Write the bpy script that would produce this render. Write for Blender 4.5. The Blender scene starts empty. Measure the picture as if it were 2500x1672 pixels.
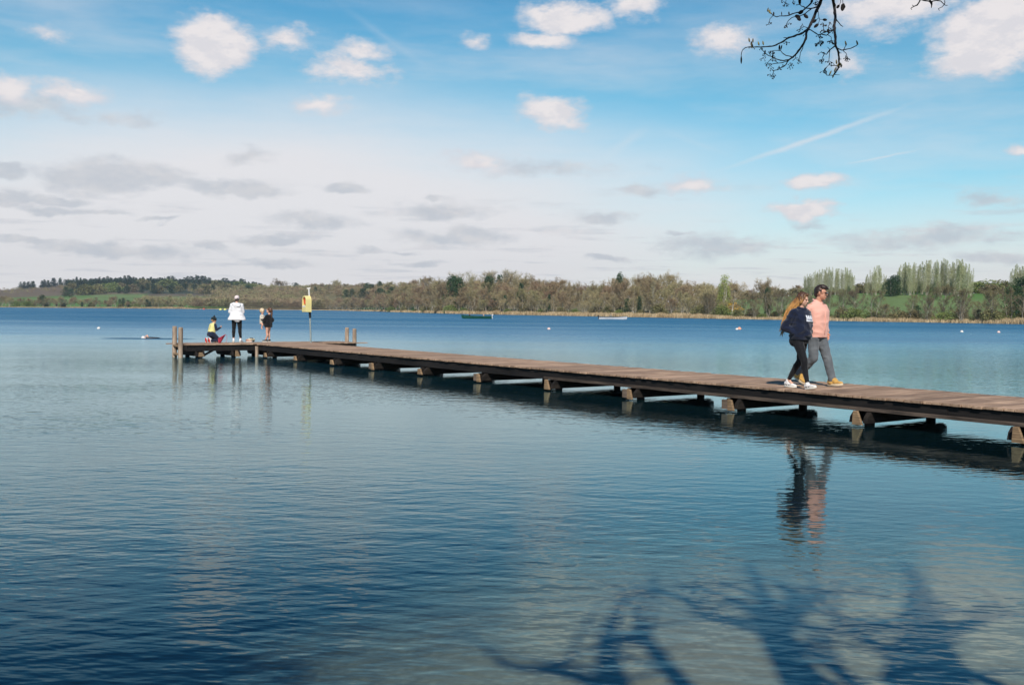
import bpy, bmesh, math, random
import numpy as np
from mathutils import Vector, Matrix, noise as mnoise
R = math.radians
scene = bpy.context.scene
COL = scene.collection

# ------------------------------------------------------------------ camera
CAM_H = 1.78
F_PX = 2430.0                      # focal length in pixels of the 2500 px wide photograph
PITCH = math.atan(78.0 / F_PX)
ROLL = 0.0105
fwd = Vector((0, math.cos(PITCH), -math.sin(PITCH)))
rt0 = Vector((1, 0, 0))
up0 = rt0.cross(fwd)
rt = rt0 * math.cos(ROLL) + up0 * math.sin(ROLL)
up = -rt0 * math.sin(ROLL) + up0 * math.cos(ROLL)
cam_data = bpy.data.cameras.new('camera')
cam_data.sensor_fit = 'HORIZONTAL'
cam_data.sensor_width = 36.0
cam_data.lens = 36.0 * F_PX / 2500.0
cam_data.clip_start = 0.05
cam_data.clip_end = 30000
cam = bpy.data.objects.new('camera', cam_data)
COL.objects.link(cam)
M = Matrix((rt, up, -fwd)).transposed().to_4x4()
M.translation = Vector((0, 0, CAM_H))
cam.matrix_world = M
scene.camera = cam

# ------------------------------------------------------------------ light
SUN_EL = R(41)
SUN_AZ = R(-4)                      # degrees from straight behind the camera; the sun stands behind it
sunv = Vector((math.sin(SUN_AZ) * math.cos(SUN_EL), -math.cos(SUN_AZ) * math.cos(SUN_EL), math.sin(SUN_EL)))
sun_data = bpy.data.lights.new('sun', 'SUN')
sun_data.energy = 4.4
sun_data.angle = R(0.53)
sun_data.color = (1.0, 0.93, 0.84)
sun = bpy.data.objects.new('sun', sun_data)
COL.objects.link(sun)
sun.rotation_euler = (-sunv).to_track_quat('-Z', 'Y').to_euler()
sun.location = (0, -20, 40)

scene.view_settings.view_transform = 'Standard'
scene.view_settings.look = 'None'
scene.view_settings.exposure = 0.0
scene.view_settings.gamma = 1.0
scene.view_settings.use_curve_mapping = False
scene.render.engine = 'CYCLES'
scene.cycles.max_bounces = 8
scene.cycles.transparent_max_bounces = 16
scene.cycles.diffuse_bounces = 2
scene.cycles.glossy_bounces = 3
scene.cycles.caustics_reflective = False
scene.cycles.caustics_refractive = False
scene.cycles.sample_clamp_indirect = 6
scene.cycles.use_denoising = True


# ------------------------------------------------------------------ pixel helpers
def ray(px, py):
    d = fwd + rt * ((px - 1250.0) / F_PX) + up * ((836.0 - py) / F_PX)
    return d.normalized()


def unproj(px, py, z=0.0):
    d = ray(px, py)
    t = (z - CAM_H) / d.z
    return Vector((0, 0, CAM_H)) + d * t


def at_depth(px, py, Y):
    d = ray(px, py)
    return Vector((0, 0, CAM_H)) + d * (Y / d.y)


def horizon_y(px):
    return 758.0 + 0.0105 * (px - 1250.0)


def interp(x, tab):
    return float(np.interp(x, [t[0] for t in tab], [t[1] for t in tab]))


# ------------------------------------------------------------------ node helpers
def new_mat(name):
    m = bpy.data.materials.new(name)
    m.use_nodes = True
    m.node_tree.nodes.clear()
    return m


class NT:
    def __init__(self, tree):
        self.t = tree
        self.n = tree.nodes
        self.l = tree.links

    def node(self, typ, **kw):
        nd = self.n.new(typ)
        for k, v in kw.items():
            setattr(nd, k, v)
        return nd

    def _in(self, sock, v):
        if v is None:
            return
        if isinstance(v, bpy.types.NodeSocket):
            self.l.new(v, sock)
        elif isinstance(v, (tuple, list, Vector)) and len(v) == 3 and sock.type == 'RGBA':
            sock.default_value = (v[0], v[1], v[2], 1)
        else:
            sock.default_value = v

    def math(self, op, a, b=None, c=None, clamp=False):
        nd = self.node('ShaderNodeMath', operation=op, use_clamp=clamp)
        for i, v in enumerate((a, b, c)):
            self._in(nd.inputs[i], v)
        return nd.outputs[0]

    def vmath(self, op, a, b=None, scale=None):
        nd = self.node('ShaderNodeVectorMath', operation=op)
        self._in(nd.inputs[0], a)
        if b is not None:
            self._in(nd.inputs[1], b)
        if scale is not None:
            self._in(nd.inputs['Scale'], scale)
        return nd.outputs['Value'] if op in ('LENGTH', 'DOT_PRODUCT', 'DISTANCE') else nd.outputs[0]

    def mix(self, fac, a, b, blend='MIX'):
        nd = self.node('ShaderNodeMix', data_type='RGBA', blend_type=blend)
        self._in(nd.inputs[0], fac)
        self._in(nd.inputs[6], a)
        self._in(nd.inputs[7], b)
        return nd.outputs[2]

    def noise(self, vec, scale, detail=3, rough=0.55, col=False, dim='3D', dist=0.0):
        nd = self.node('ShaderNodeTexNoise', noise_dimensions=dim)
        self._in(nd.inputs['Vector'], vec)
        self._in(nd.inputs['Scale'], scale)
        nd.inputs['Detail'].default_value = detail
        nd.inputs['Roughness'].default_value = rough
        nd.inputs['Distortion'].default_value = dist
        return nd.outputs[1 if col else 0]

    def smooth(self, v, lo, hi, a=0.0, b=1.0):
        nd = self.node('ShaderNodeMapRange', interpolation_type='SMOOTHSTEP')
        self._in(nd.inputs[0], v)
        nd.inputs[1].default_value = lo
        nd.inputs[2].default_value = hi
        nd.inputs[3].default_value = a
        nd.inputs[4].default_value = b
        return nd.outputs[0]

    def lin(self, v, lo, hi, a=0.0, b=1.0):
        nd = self.node('ShaderNodeMapRange')
        self._in(nd.inputs[0], v)
        nd.inputs[1].default_value = lo
        nd.inputs[2].default_value = hi
        nd.inputs[3].default_value = a
        nd.inputs[4].default_value = b
        return nd.outputs[0]

    def xyz(self, v):
        nd = self.node('ShaderNodeSeparateXYZ')
        self._in(nd.inputs[0], v)
        return nd.outputs

    def comb(self, x, y, z):
        nd = self.node('ShaderNodeCombineXYZ')
        for i, v in enumerate((x, y, z)):
            self._in(nd.inputs[i], v)
        return nd.outputs[0]

    def ramp(self, fac, stops):
        nd = self.node('ShaderNodeValToRGB')
        self._in(nd.inputs[0], fac)
        cr = nd.color_ramp
        while len(cr.elements) < len(stops):
            cr.elements.new(0.5)
        for e, (p, c) in zip(cr.elements, stops):
            e.position = p
            e.color = (c[0], c[1], c[2], 1)
        return nd.outputs[0]


# ------------------------------------------------------------------ sky
def build_sky():
    w = bpy.data.worlds.new('World')
    scene.world = w
    w.use_nodes = True
    w.node_tree.nodes.clear()
    t = NT(w.node_tree)
    out = t.node('ShaderNodeOutputWorld')
    bg = t.node('ShaderNodeBackground')
    bg.inputs['Strength'].default_value = 0.1
    sky = t.node('ShaderNodeTexSky', sky_type='NISHITA')
    sky.sun_disc = False
    sky.sun_elevation = SUN_EL
    sky.sun_rotation = math.pi + SUN_AZ
    sky.air_density = 1.0
    sky.dust_density = 0.4
    sky.ozone_density = 2.0
    tc = t.node('ShaderNodeTexCoord')
    d = t.vmath('NORMALIZE', tc.outputs['Generated'])
    x, y, z = t.xyz(d)[:]
    az = t.math('ARCTAN2', x, y)
    el = t.math('ARCSINE', z)
    # ragged edges: the clouds' coordinates are shaken by noise
    stretch = t.comb(t.math('MULTIPLY', az, 1.0), t.math('MULTIPLY', el, 1.7), z)
    wob1 = t.noise(stretch, 12.0, 3, 0.6, col=True)
    wob2 = t.noise(stretch, 42.0, 4, 0.65, col=True)
    sh1 = t.vmath('SCALE', t.vmath('SUBTRACT', wob1, (0.5, 0.5, 0.5)), scale=0.030)
    sh2 = t.vmath('SCALE', t.vmath('SUBTRACT', wob2, (0.5, 0.5, 0.5)), scale=0.011)
    p0 = t.comb(az, el, 0.0)
    p = t.vmath('ADD', t.vmath('ADD', p0, sh1), sh2)
    pm = t.vmath('MULTIPLY', p, (1, 1, 0))
    S = 1.0666

    def to_ae(cx, cy):
        r = ray(cx * S, cy * S)
        return math.atan2(r.x, r.y), math.asin(r.z)

    def field(blobs, pm=pm):
        acc = None
        for b in blobs:
            cx, cy, hw, hh, wt = b[:5]
            a, e = to_ae(cx, cy)
            q = t.vmath('SUBTRACT', pm, (a, e, 0))
            if len(b) > 5 and b[5]:
                vr = t.node('ShaderNodeVectorRotate', rotation_type='Z_AXIS')
                t._in(vr.inputs['Vector'], q)
                vr.inputs['Angle'].default_value = -b[5]
                q = vr.outputs[0]
            q = t.vmath('MULTIPLY', q, (F_PX / (hw * S), F_PX / (hh * S), 0))
            ln = t.vmath('LENGTH', q)
            v = t.math('MULTIPLY_ADD', ln, -wt, wt)
            acc = v if acc is None else t.math('MAXIMUM', acc, v)
        return acc

    white = [(495, 98, 108, 74, 1.3), (1290, 40, 130, 46, 1.0), (1240, 92, 100, 28, .8), (1450, 12, 80, 45, .75),
             (1270, 256, 105, 42, .9), (1655, 92, 80, 42, .75), (2275, 70, 150, 100, 1.2), (2235, 135, 120, 56, 1.0),
             (2040, 10, 175, 62, .75), (1870, 417, 85, 24, .95), (1838, 482, 98, 27, .95), (1590, 427, 75, 30, .65),
             (150, 208, 100, 32, .7), (15, 205, 60, 40, .7), (790, 155, 125, 38, .72), (835, 113, 85, 34, .62),
             (740, 240, 85, 32, .65), (650, 85, 75, 34, .6), (105, 90, 50, 20, .4), (1100, 368, 110, 32, .6),
             (1935, 140, 70, 34, .4), (2335, 345, 40, 14, .6), (1090, 100, 40, 20, .35)]
    grey = [(250, 408, 185, 46, 1.0), (530, 436, 150, 27, .9), (15, 395, 55, 22, .9), (30, 456, 62, 24, .9),
            (130, 462, 95, 17, .8), (130, 487, 90, 12, .8), (240, 493, 75, 9, .8), (565, 357, 70, 24, .6),
            (790, 432, 78, 17, .8), (710, 508, 130, 28, .75), (640, 548, 110, 15, .7), (1010, 476, 160, 28, .7),
            (1040, 542, 175, 32, .75), (985, 447, 32, 9, .7), (1380, 502, 78, 21, .7), (1640, 562, 165, 38, .75),
            (1260, 390, 220, 30, .42), (1440, 436, 85, 15, .5), (260, 572, 280, 22, .7), (60, 552, 90, 13, .8),
            (2110, 545, 250, 34, .6), (2260, 455, 80, 18, .6), (840, 573, 50, 10, .8), (370, 512, 45, 8, .7),
            (480, 566, 50, 10, .7), (1390, 591, 62, 9, .7), (640, 596, 110, 10, .6), (960, 604, 90, 9, .6),
            (70, 245, 210, 34, .55), (300, 262, 120, 24, .45), (1850, 512, 60, 12, .4), (2280, 585, 120, 16, .6),
            (1560, 535, 60, 10, .5), (930, 580, 50, 8, .6)]
    fw = field(white)
    fg = field(grey)
    n1 = t.noise(stretch, 26.0, 5, 0.62)
    n2 = t.noise(stretch, 8.0, 3, 0.6)
    nn = t.math('SUBTRACT', n1, 0.5)
    # small far cumulus in rows towards the horizon, seen in perspective
    zz = t.math('MAXIMUM', t.math('ADD', z, 0.035), 0.02)
    pl = t.comb(t.math('DIVIDE', x, zz), t.math('DIVIDE', y, zz), 0.0)
    fc = t.noise(t.vmath('MULTIPLY', pl, (0.75, 0.9, 1)), 1.0, 5, 0.6)
    band = t.math('MULTIPLY', t.smooth(el, 0.012, 0.035), t.smooth(el, 0.16, 0.07))
    far_c = t.math('MULTIPLY', t.smooth(fc, 0.52, 0.66), band)
    nfine = t.noise(stretch, 34.0, 8, 0.66)
    mw = t.smooth(t.math('MULTIPLY_ADD', t.math('SUBTRACT', nfine, 0.5), 1.15, fw), -0.04, 0.55)
    mg = t.smooth(t.math('MULTIPLY_ADD', nn, 1.0, fg), 0.0, 0.50)
    # thin high veil, whitest low over the middle and left of the view
    veil_a, veil_e = to_ae(650, 560)
    vq = t.vmath('MULTIPLY', t.vmath('SUBTRACT', p0, (veil_a, veil_e, 0)), (1 / 0.60, 1 / 0.165, 0))
    vl = t.math('SUBTRACT', 1.0, t.vmath('LENGTH', vq))
    cir = t.noise(t.vmath('MULTIPLY', stretch, (3.0, 9.0, 3.0)), 1.3, 5, 0.6)
    vl = t.math('MULTIPLY_ADD', t.math('SUBTRACT', cir, 0.5), 0.35, vl)
    veil = t.smooth(vl, -0.25, 0.62)
    low = t.smooth(el, 0.165, 0.0)
    low = t.math('MULTIPLY', low, t.math('MULTIPLY_ADD', n2, 0.35, 0.80), clamp=True)
    veil = t.math('MAXIMUM', t.math('MAXIMUM', veil, low), t.math('MULTIPLY', t.smooth(cir, 0.32, 0.8, 0.05, 0.45), t.smooth(el, 0.34, 0.26)))
    trail = field([(1860, 318, 260, 9, 1.0, R(17.5)), (1435, 325, 80, 20, .5, R(32)), (2020, 360, 110, 4, .8, R(9)),
                   (880, 85, 170, 15, .35, R(-32)), (1600, 330, 130, 12, .3, R(-22))],
                  t.vmath('ADD', t.vmath('MULTIPLY', p0, (1, 1, 0)), t.vmath('MULTIPLY', sh2, (0.35, 0.35, 0))))
    tr = t.math('MULTIPLY', t.smooth(trail, 0.0, 1.0), 0.55)
    # light of the clear sky, a deeper blue the higher one looks
    tint = t.ramp(t.lin(el, 0.0, 1.0), [(0.0, (0.85, 0.92, 0.93)), (0.12, (0.50, 0.84, 0.85)), (0.22, (0.32, 0.78, 0.80)), (0.29, (0.24, 0.72, 0.80)), (0.37, (0.07, 0.40, 0.62)), (0.6, (0.06, 0.28, 0.48)), (1.0, (0.12, 0.34, 0.55))])
    base = t.mix(1.0, sky.outputs[0], tint, 'MULTIPLY')
    base = t.vmath('SCALE', base, scale=1.45)
    c = t.mix(t.math('MULTIPLY', veil, 0.96), base, (8.3, 8.1, 8.3))
    c = t.mix(tr, c, (7.8, 7.9, 8.3))
    shade = t.smooth(t.noise(stretch, 30.0, 4, 0.6), 0.35, 0.7)
    gcol = t.mix(shade, (5.2, 5.65, 6.3), (6.9, 6.9, 7.1))
    # relief: tops face the light, undersides are in the cloud's own shade
    nup = t.noise(t.vmath('ADD', stretch, (0.004, 0.022, 0.0)), 34.0, 8, 0.66)
    relief = t.smooth(t.math('SUBTRACT', nup, nfine), -0.10, 0.12)
    gcol = t.mix(t.math('MULTIPLY', relief, 0.35), gcol, (5.0, 5.4, 6.0))
    c = t.mix(t.math('MULTIPLY', mg, 0.74), c, gcol)
    c = t.mix(t.math('MULTIPLY', far_c, 0.5), c, t.mix(t.smooth(nfine, 0.4, 0.65), (5.4, 5.8, 6.4), (7.4, 7.2, 7.4)))
    wcol = t.mix(t.smooth(fw, 0.1, 0.6), (7.0, 7.0, 7.5), (8.7, 8.2, 8.2))
    wcol = t.mix(t.math('MULTIPLY', relief, 0.42), wcol, (6.1, 6.2, 6.9))
    c = t.mix(t.math('MULTIPLY', mw, 0.95), c, wcol)
    t.l.new(c, bg.inputs['Color'])
    t.l.new(bg.outputs[0], out.inputs['Surface'])
    w.cycles.sampling_method = 'MANUAL'
    w.cycles.sample_map_resolution = 512


build_sky()


# ------------------------------------------------------------------ mesh helpers
def tag(o, label=None, cat=None, group=None, kind=None):
    if label:
        o['label'] = label
    if cat:
        o['category'] = cat
    if group:
        o['group'] = group
    if kind:
        o['kind'] = kind
    return o


def empty(name, loc=(0, 0, 0), rz=0.0):
    o = bpy.data.objects.new(name, None)
    o.empty_display_size = 0.2
    COL.objects.link(o)
    o.location = loc
    o.rotation_euler = (0, 0, rz)
    return o


def link_mesh(name, me, parent=None, mat=None, smooth=False):
    o = bpy.data.objects.new(name, me)
    COL.objects.link(o)
    if mat is not None:
        me.materials.append(mat)
    if smooth:
        me.polygons.foreach_set('use_smooth', [True] * len(me.polygons))
    if parent is not None:
        o.parent = parent
    return o


class MB:
    """Collects shapes and links them as one mesh object."""
    def __init__(self):
        self.v = []
        self.f = []

    def add(self, vs, fs):
        n = len(self.v)
        self.v.extend([tuple(p) for p in vs])
        self.f.extend([tuple(i + n for i in f) for f in fs])

    def box(self, c, half, ax=None):
        X, Y, Z = ax if ax else (Vector((1, 0, 0)), Vector((0, 1, 0)), Vector((0, 0, 1)))
        c = Vector(c)
        vs = []
        for sx in (-1, 1):
            for sy in (-1, 1):
                for sz in (-1, 1):
                    vs.append(c + X * (sx * half[0]) + Y * (sy * half[1]) + Z * (sz * half[2]))
        self.add(vs, [(0, 1, 3, 2), (4, 6, 7, 5), (0, 4, 5, 1), (2, 3, 7, 6), (0, 2, 6, 4), (1, 5, 7, 3)])

    def tube(self, pts, rad, seg=8, cap=True):
        pts = [Vector(p) for p in pts]
        if not isinstance(rad, (list, tuple)):
            rad = [rad] * len(pts)
        n = len(self.v)
        prev = None
        for i, p in enumerate(pts):
            a = pts[max(i - 1, 0)]
            b = pts[min(i + 1, len(pts) - 1)]
            d = (b - a)
            d = d.normalized() if d.length > 1e-9 else Vector((0, 0, 1))
            if prev is None:
                u = d.orthogonal().normalized()
            else:
                u = prev - d * prev.dot(d)
                u = u.normalized() if u.length > 1e-6 else d.orthogonal().normalized()
            prev = u
            w = d.cross(u)
            for k in range(seg):
                an = 2 * math.pi * k / seg
                self.v.append(tuple(p + (u * math.cos(an) + w * math.sin(an)) * rad[i]))
        for i in range(len(pts) - 1):
            for k in range(seg):
                a = n + i * seg + k
                b = n + i * seg + (k + 1) % seg
                self.f.append((a, b, b + seg, a + seg))
        if cap:
            self.f.append(tuple(n + k for k in reversed(range(seg))))
            self.f.append(tuple(n + (len(pts) - 1) * seg + k for k in range(seg)))

    def lathe(self, c, prof, seg=16, ax=None):
        """prof: list of (radius, height) about the local z axis"""
        X, Y, Z = ax if ax else (Vector((1, 0, 0)), Vector((0, 1, 0)), Vector((0, 0, 1)))
        c = Vector(c)
        n = len(self.v)
        for r, h in prof:
            for k in range(seg):
                a = 2 * math.pi * k / seg
                self.v.append(tuple(c + X * (r * math.cos(a)) + Y * (r * math.sin(a)) + Z * h))
        for i in range(len(prof) - 1):
            for k in range(seg):
                a = n + i * seg + k
                b = n + i * seg + (k + 1) % seg
                self.f.append((a, b, b + seg, a + seg))
        self.f.append(tuple(n + k for k in reversed(range(seg))))
        self.f.append(tuple(n + (len(prof) - 1) * seg + k for k in range(seg)))

    def build(self, name, mat=None, parent=None, smooth=False, bevel=0.0):
        me = bpy.data.meshes.new(name)
        me.from_pydata(self.v, [], self.f)
        me.update()
        o = link_mesh(name, me, parent, mat, smooth)
        if bevel:
            b = o.modifiers.new('bevel', 'BEVEL')
            b.width = bevel
            b.segments = 2
            b.limit_method = 'ANGLE'
        return o


def simple_mat(name, col, rough=0.8, var=0.15, scale=8.0, spec=0.3, col2=None, bump=0.0, coord='Object', island=0.0, stretch=None, metallic=0.0):
    """procedural surface: two tones mixed by noise"""
    m = new_mat(name)
    t = NT(m.node_tree)
    out = t.node('ShaderNodeOutputMaterial')
    b = t.node('ShaderNodeBsdfPrincipled')
    tc = t.node('ShaderNodeTexCoord')
    v = tc.outputs[coord]
    if stretch:
        v = t.vmath('MULTIPLY', v, stretch)
    n = t.noise(v, scale, 5, 0.6)
    c2 = col2 if col2 else tuple(c * (1 - 2 * var) for c in col)
    c1 = tuple(min(1, c * (1 + var)) for c in col)
    f = t.smooth(n, 0.3, 0.7)
    c = t.mix(f, c2, c1)
    if island:
        g = t.node('ShaderNodeNewGeometry')
        k = t.lin(g.outputs['Random Per Island'], 0, 1, 1 - island, 1 + island)
        c = t.vmath('SCALE', c, scale=k)
    t._in(b.inputs['Base Color'], c)
    b.inputs['Roughness'].default_value = rough
    b.inputs['Specular IOR Level'].default_value = spec
    b.inputs['Metallic'].default_value = metallic
    if bump:
        bp = t.node('ShaderNodeBump')
        bp.inputs['Strength'].default_value = 0.6
        bp.inputs['Distance'].default_value = bump
        t._in(bp.inputs['Height'], n)
        t.l.new(bp.outputs[0], b.inputs['Normal'])
    t.l.new(b.outputs[0], out.inputs['Surface'])
    return m
# ------------------------------------------------------------------ lake shore and land
SHORE = [(-3000, 340), (-1500, 620), (-600, 800), (0, 786), (400, 920), (800, 960), (930, 700), (953, 618), (1088, 460), (1250, 400), (1476, 345),
         (1700, 300), (1913, 270), (2100, 244), (2500, 213), (3200, 160), (4500, 90), (7000, 40)]
RIDGE = [(-3000, 1200, 35), (-400, 1700, 30), (0, 1700, 37), (150, 1700, 47), (300, 1700, 54), (600, 1600, 46), (690, 1300, 40), (900, 1150, 42),
         (1000, 950, 45), (1200, 760, 38), (1500, 620, 30), (1700, 520, 24), (1800, 470, 34), (1950, 440, 45), (2160, 430, 51), (2500, 430, 55), (3200, 400, 50), (5000, 380, 40)]


def px_of_az(a):
    return 1250 + F_PX * math.tan(max(min(a, 1.35), -1.35))


def shore_r(a):
    """far shore's radius at azimuth a (radians from +Y), in front of the camera"""
    return interp(px_of_az(a), SHORE) / math.cos(max(min(a, 1.35), -1.35))


def land_z(a, r):
    """height of the land beyond the far shore"""
    px = px_of_az(a)
    ca = math.cos(max(min(a, 1.35), -1.35))
    R0 = shore_r(a)
    D = interp(px, [(t[0], t[1]) for t in RIDGE]) / ca
    P = interp(px, [(t[0], t[2]) for t in RIDGE])
    zr = CAM_H + P * D * ca / F_PX
    u = (r - R0)
    if u < 14:
        return -0.4 + 1.1 * (u + 6) / 20
    k = min(1.0, (u - 14) / max(60.0, (D - R0 - 14)))
    kk = k * k * (3 - 2 * k) * 0.6 + k * 0.4
    z = 0.7 + (zr - 0.7) * kk
    x, y = r * math.sin(a), r * math.cos(a)
    z += 0.05 * zr * k * mnoise.noise(Vector((x * 0.006, y * 0.006, 3.1)))
    if r > D:
        z -= min(0.4 * zr, (r - D) * 0.02)
    return z


def bed_z(x, y):
    """lake bed near the camera"""
    dep = 0.20 + 0.012 * max(y - 1.0, 0) + (0.02 * max(0.0, 2.2 - x) + 0.09 * max(0.0, 1.0 - x)) * min(1.0, max(0, y - 0.5) / 4.0)
    if y > 7.2:
        dep += 0.09 * (y - 7.2)
    dep = min(dep, 4.0)
    n = mnoise.noise(Vector((x * 0.45, y * 0.45, 2.0))) + 0.5 * mnoise.noise(Vector((x * 1.3, y * 1.3, 5.0)))
    dep += n * 0.05
    return -max(dep, 0.12)


def ground_point(a, r):
    x, y = r * math.sin(a), r * math.cos(a)
    near = y + 0.02 * x * abs(x) * (1 if x > 0 else 0) * -1.0    # the near shore bends forward on the right
    line = 1.1 + 0.012 * max(x, 0) ** 2 - 0.03 * x
    s = y - line                                                 # > 0: in the lake
    zb = bed_z(x, y)
    k = max(0.0, min(1.0, (s + 0.6) / 1.2))
    z = 0.28 * (1 - k) + zb * k if s < 0.6 else zb
    if s < -0.6:
        z = 0.28 + min(0.9, (-s - 0.6) * 0.07) + 0.04 * mnoise.noise(Vector((x, y, 0)))
    if abs(a) < R(80):
        R0 = shore_r(a)
        if r > R0 + 1:
            z = land_z(a, r)
        elif r > R0 - 60 and s > 0:
            q = (r - (R0 - 60)) / 61.0
            z = zb * (1 - q) + (-0.05) * q
    return x, y, z


def build_ground():
    az = list(np.arange(-34, 34.01, 0.35)) + [38, 42, 47, 53, 60, 68, 76, 79.9, 84, 92, 102, 115, 130, 145, 160, 175, 190, 205, 220, 235, 250, 260, 268, 276, 280.1, 288, 297, 305, 312, 318, 323]
    az = [R(a) for a in az]
    rel = [0.02, 0.05, 0.1, 0.2, 0.35, 0.6, 0.8, 0.9]
    fixed = [0.4, 0.8, 1.2, 1.6, 2, 2.5, 3, 3.5, 4, 4.3, 4.6, 4.9, 5.2, 5.5, 5.8, 6.1, 6.4, 6.7, 7, 7.3, 7.6, 8, 8.4, 8.8, 9.3, 10, 11, 12, 14, 17, 20, 25, 30]
    off = [-55, -40, -25, -15, -8, -3, 0.5, 2, 4, 8, 14, 22, 32, 45, 60, 80, 100, 130, 160, 200, 250, 300, 360, 430, 500, 580, 660, 750, 850, 950, 1100, 1400, 2000, 3500, 6000, 12000]
    vs, cols = [], []
    nr = len(fixed) + len(rel) + len(off)
    for a in az:
        aa = (a + math.pi) % (2 * math.pi) - math.pi
        R0 = shore_r(aa) if abs(aa) < R(80) else 120.0
        rs = fixed + [30 + (R0 - 60 - 30) * k if R0 > 120 else 30 + k * (R0 - 30) * 0.6 for k in rel] + [max(R0 + o, 30 + (R0 - 30) * 0.65 + i * 0.2) for i, o in enumerate(off)]
        for r in rs:
            x, y, z = ground_point(aa, r)
            vs.append((x, y, z))
            # what covers the ground here
            px = px_of_az(aa) if abs(aa) < R(80) else 0
            u = r - R0
            if z < 0.02 and (abs(aa) < R(80)):
                c = (0.46, 0.40, 0.27)
            elif abs(aa) >= R(80) or u < 0:
                c = (0.05, 0.075, 0.02)
            elif u < 14:
                c = (0.34, 0.27, 0.16)
            else:
                c = (0.12, 0.24, 0.06)
                h = mnoise.noise(Vector((x * 0.004, y * 0.004, 0)))
                if h > 0.15:
                    c = (0.17, 0.25, 0.09)
                if px < 640:
                    D = interp(px, [(t[0], t[1]) for t in RIDGE]) - R0
                    if u > 0.50 * D:
                        c = (0.18, 0.14, 0.095)
                        if px > 175 and u > 0.60 * D:
                            c = (0.05, 0.075, 0.05)
                    if px > 560:
                        c = (0.20, 0.18, 0.095)
                elif px < 1750:
                    c = (0.20, 0.18, 0.095)
                    if 860 < px < 1010 and u < 180:
                        c = (0.07, 0.14, 0.04)
                elif px < 2600 and u < 45:
                    c = (0.11, 0.125, 0.045)
            cols.append(c)
    fs = []
    n = len(az)
    for i in range(n):
        j = (i + 1) % n
        for k in range(nr - 1):
            fs.append((i * nr + k, i * nr + k + 1, j * nr + k + 1, j * nr + k))
    c0 = len(vs)
    vs.append((0, 0, 0.32))
    cols.append((0.05, 0.075, 0.02))
    for i in range(n):
        fs.append((c0, i * nr, ((i + 1) % n) * nr))
    me = bpy.data.meshes.new('ground')
    me.from_pydata(vs, [], fs)
    ca = me.color_attributes.new('cover', 'FLOAT_COLOR', 'POINT')
    flat = np.ones((len(vs), 4), dtype=np.float32)
    flat[:, :3] = np.array(cols)
    ca.data.foreach_set('color', flat.ravel())
    me.update()
    bm = bmesh.new()
    bm.from_mesh(me)
    bmesh.ops.recalc_face_normals(bm, faces=bm.faces)
    bm.to_mesh(me)
    bm.free()
    m = new_mat('ground_cover')
    t = NT(m.node_tree)
    out = t.node('ShaderNodeOutputMaterial')
    b = t.node('ShaderNodeBsdfPrincipled')
    at = t.node('ShaderNodeAttribute', attribute_name='cover')
    g = t.node('ShaderNodeNewGeometry')
    pos = g.outputs['Position']
    n1 = t.noise(pos, 0.6, 6, 0.65)
    n2 = t.noise(pos, 0.05, 4, 0.6)
    n3 = t.noise(pos, 9.0, 4, 0.7)
    k = t.math('ADD', t.math('MULTIPLY', n1, 0.5), t.math('ADD', t.math('MULTIPLY', n2, 0.7), t.math('MULTIPLY', n3, 0.4)))
    c = t.vmath('SCALE', at.outputs['Color'], scale=t.math('MULTIPLY', k, 1.25))
    peb = t.node('ShaderNodeTexVoronoi')
    t._in(peb.inputs['Vector'], pos)
    peb.inputs['Scale'].default_value = 14.0
    pk = t.lin(peb.outputs['Distance'], 0.0, 0.5, 1.12, 0.86)
    c = t.vmath('SCALE', c, scale=pk)
    # bed colour painted darker outwards in ragged patches, for light lost in deep water
    gx, gy, gz = t.xyz(pos)[:]
    w1 = t.noise(t.vmath('MULTIPLY', pos, (0.8, 0.8, 0)), 1.0, 5, 0.62)
    w2 = t.noise(t.vmath('MULTIPLY', pos, (2.6, 2.6, 0)), 1.0, 4, 0.65)
    sc_ = t.math('MULTIPLY_ADD', gx, 0.62, 0.95)
    sc_ = t.math('SUBTRACT', t.math('MINIMUM', sc_, 1.9), t.math('MULTIPLY', t.math('MAXIMUM', t.math('SUBTRACT', gy, 7.2), 0.0), 0.32))
    sc_ = t.math('ADD', sc_, t.math('MULTIPLY', t.math('SUBTRACT', w1, 0.5), 2.0))
    sc_ = t.math('ADD', sc_, t.math('MULTIPLY', t.math('SUBTRACT', w2, 0.5), 1.0))
    silt = t.math('MAXIMUM', t.smooth(sc_, -0.35, 0.95), t.smooth(gz, -0.02, 0.05))
    c = t.mix(silt, (0.010, 0.020, 0.020), c)
    t._in(b.inputs['Base Color'], c)
    b.inputs['Roughness'].default_value = 0.95
    b.inputs['Specular IOR Level'].default_value = 0.1
    t.l.new(b.outputs[0], out.inputs['Surface'])
    o = link_mesh('ground', me, None, m, True)
    tag(o, kind='structure')
    return o


ground = build_ground()


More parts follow.
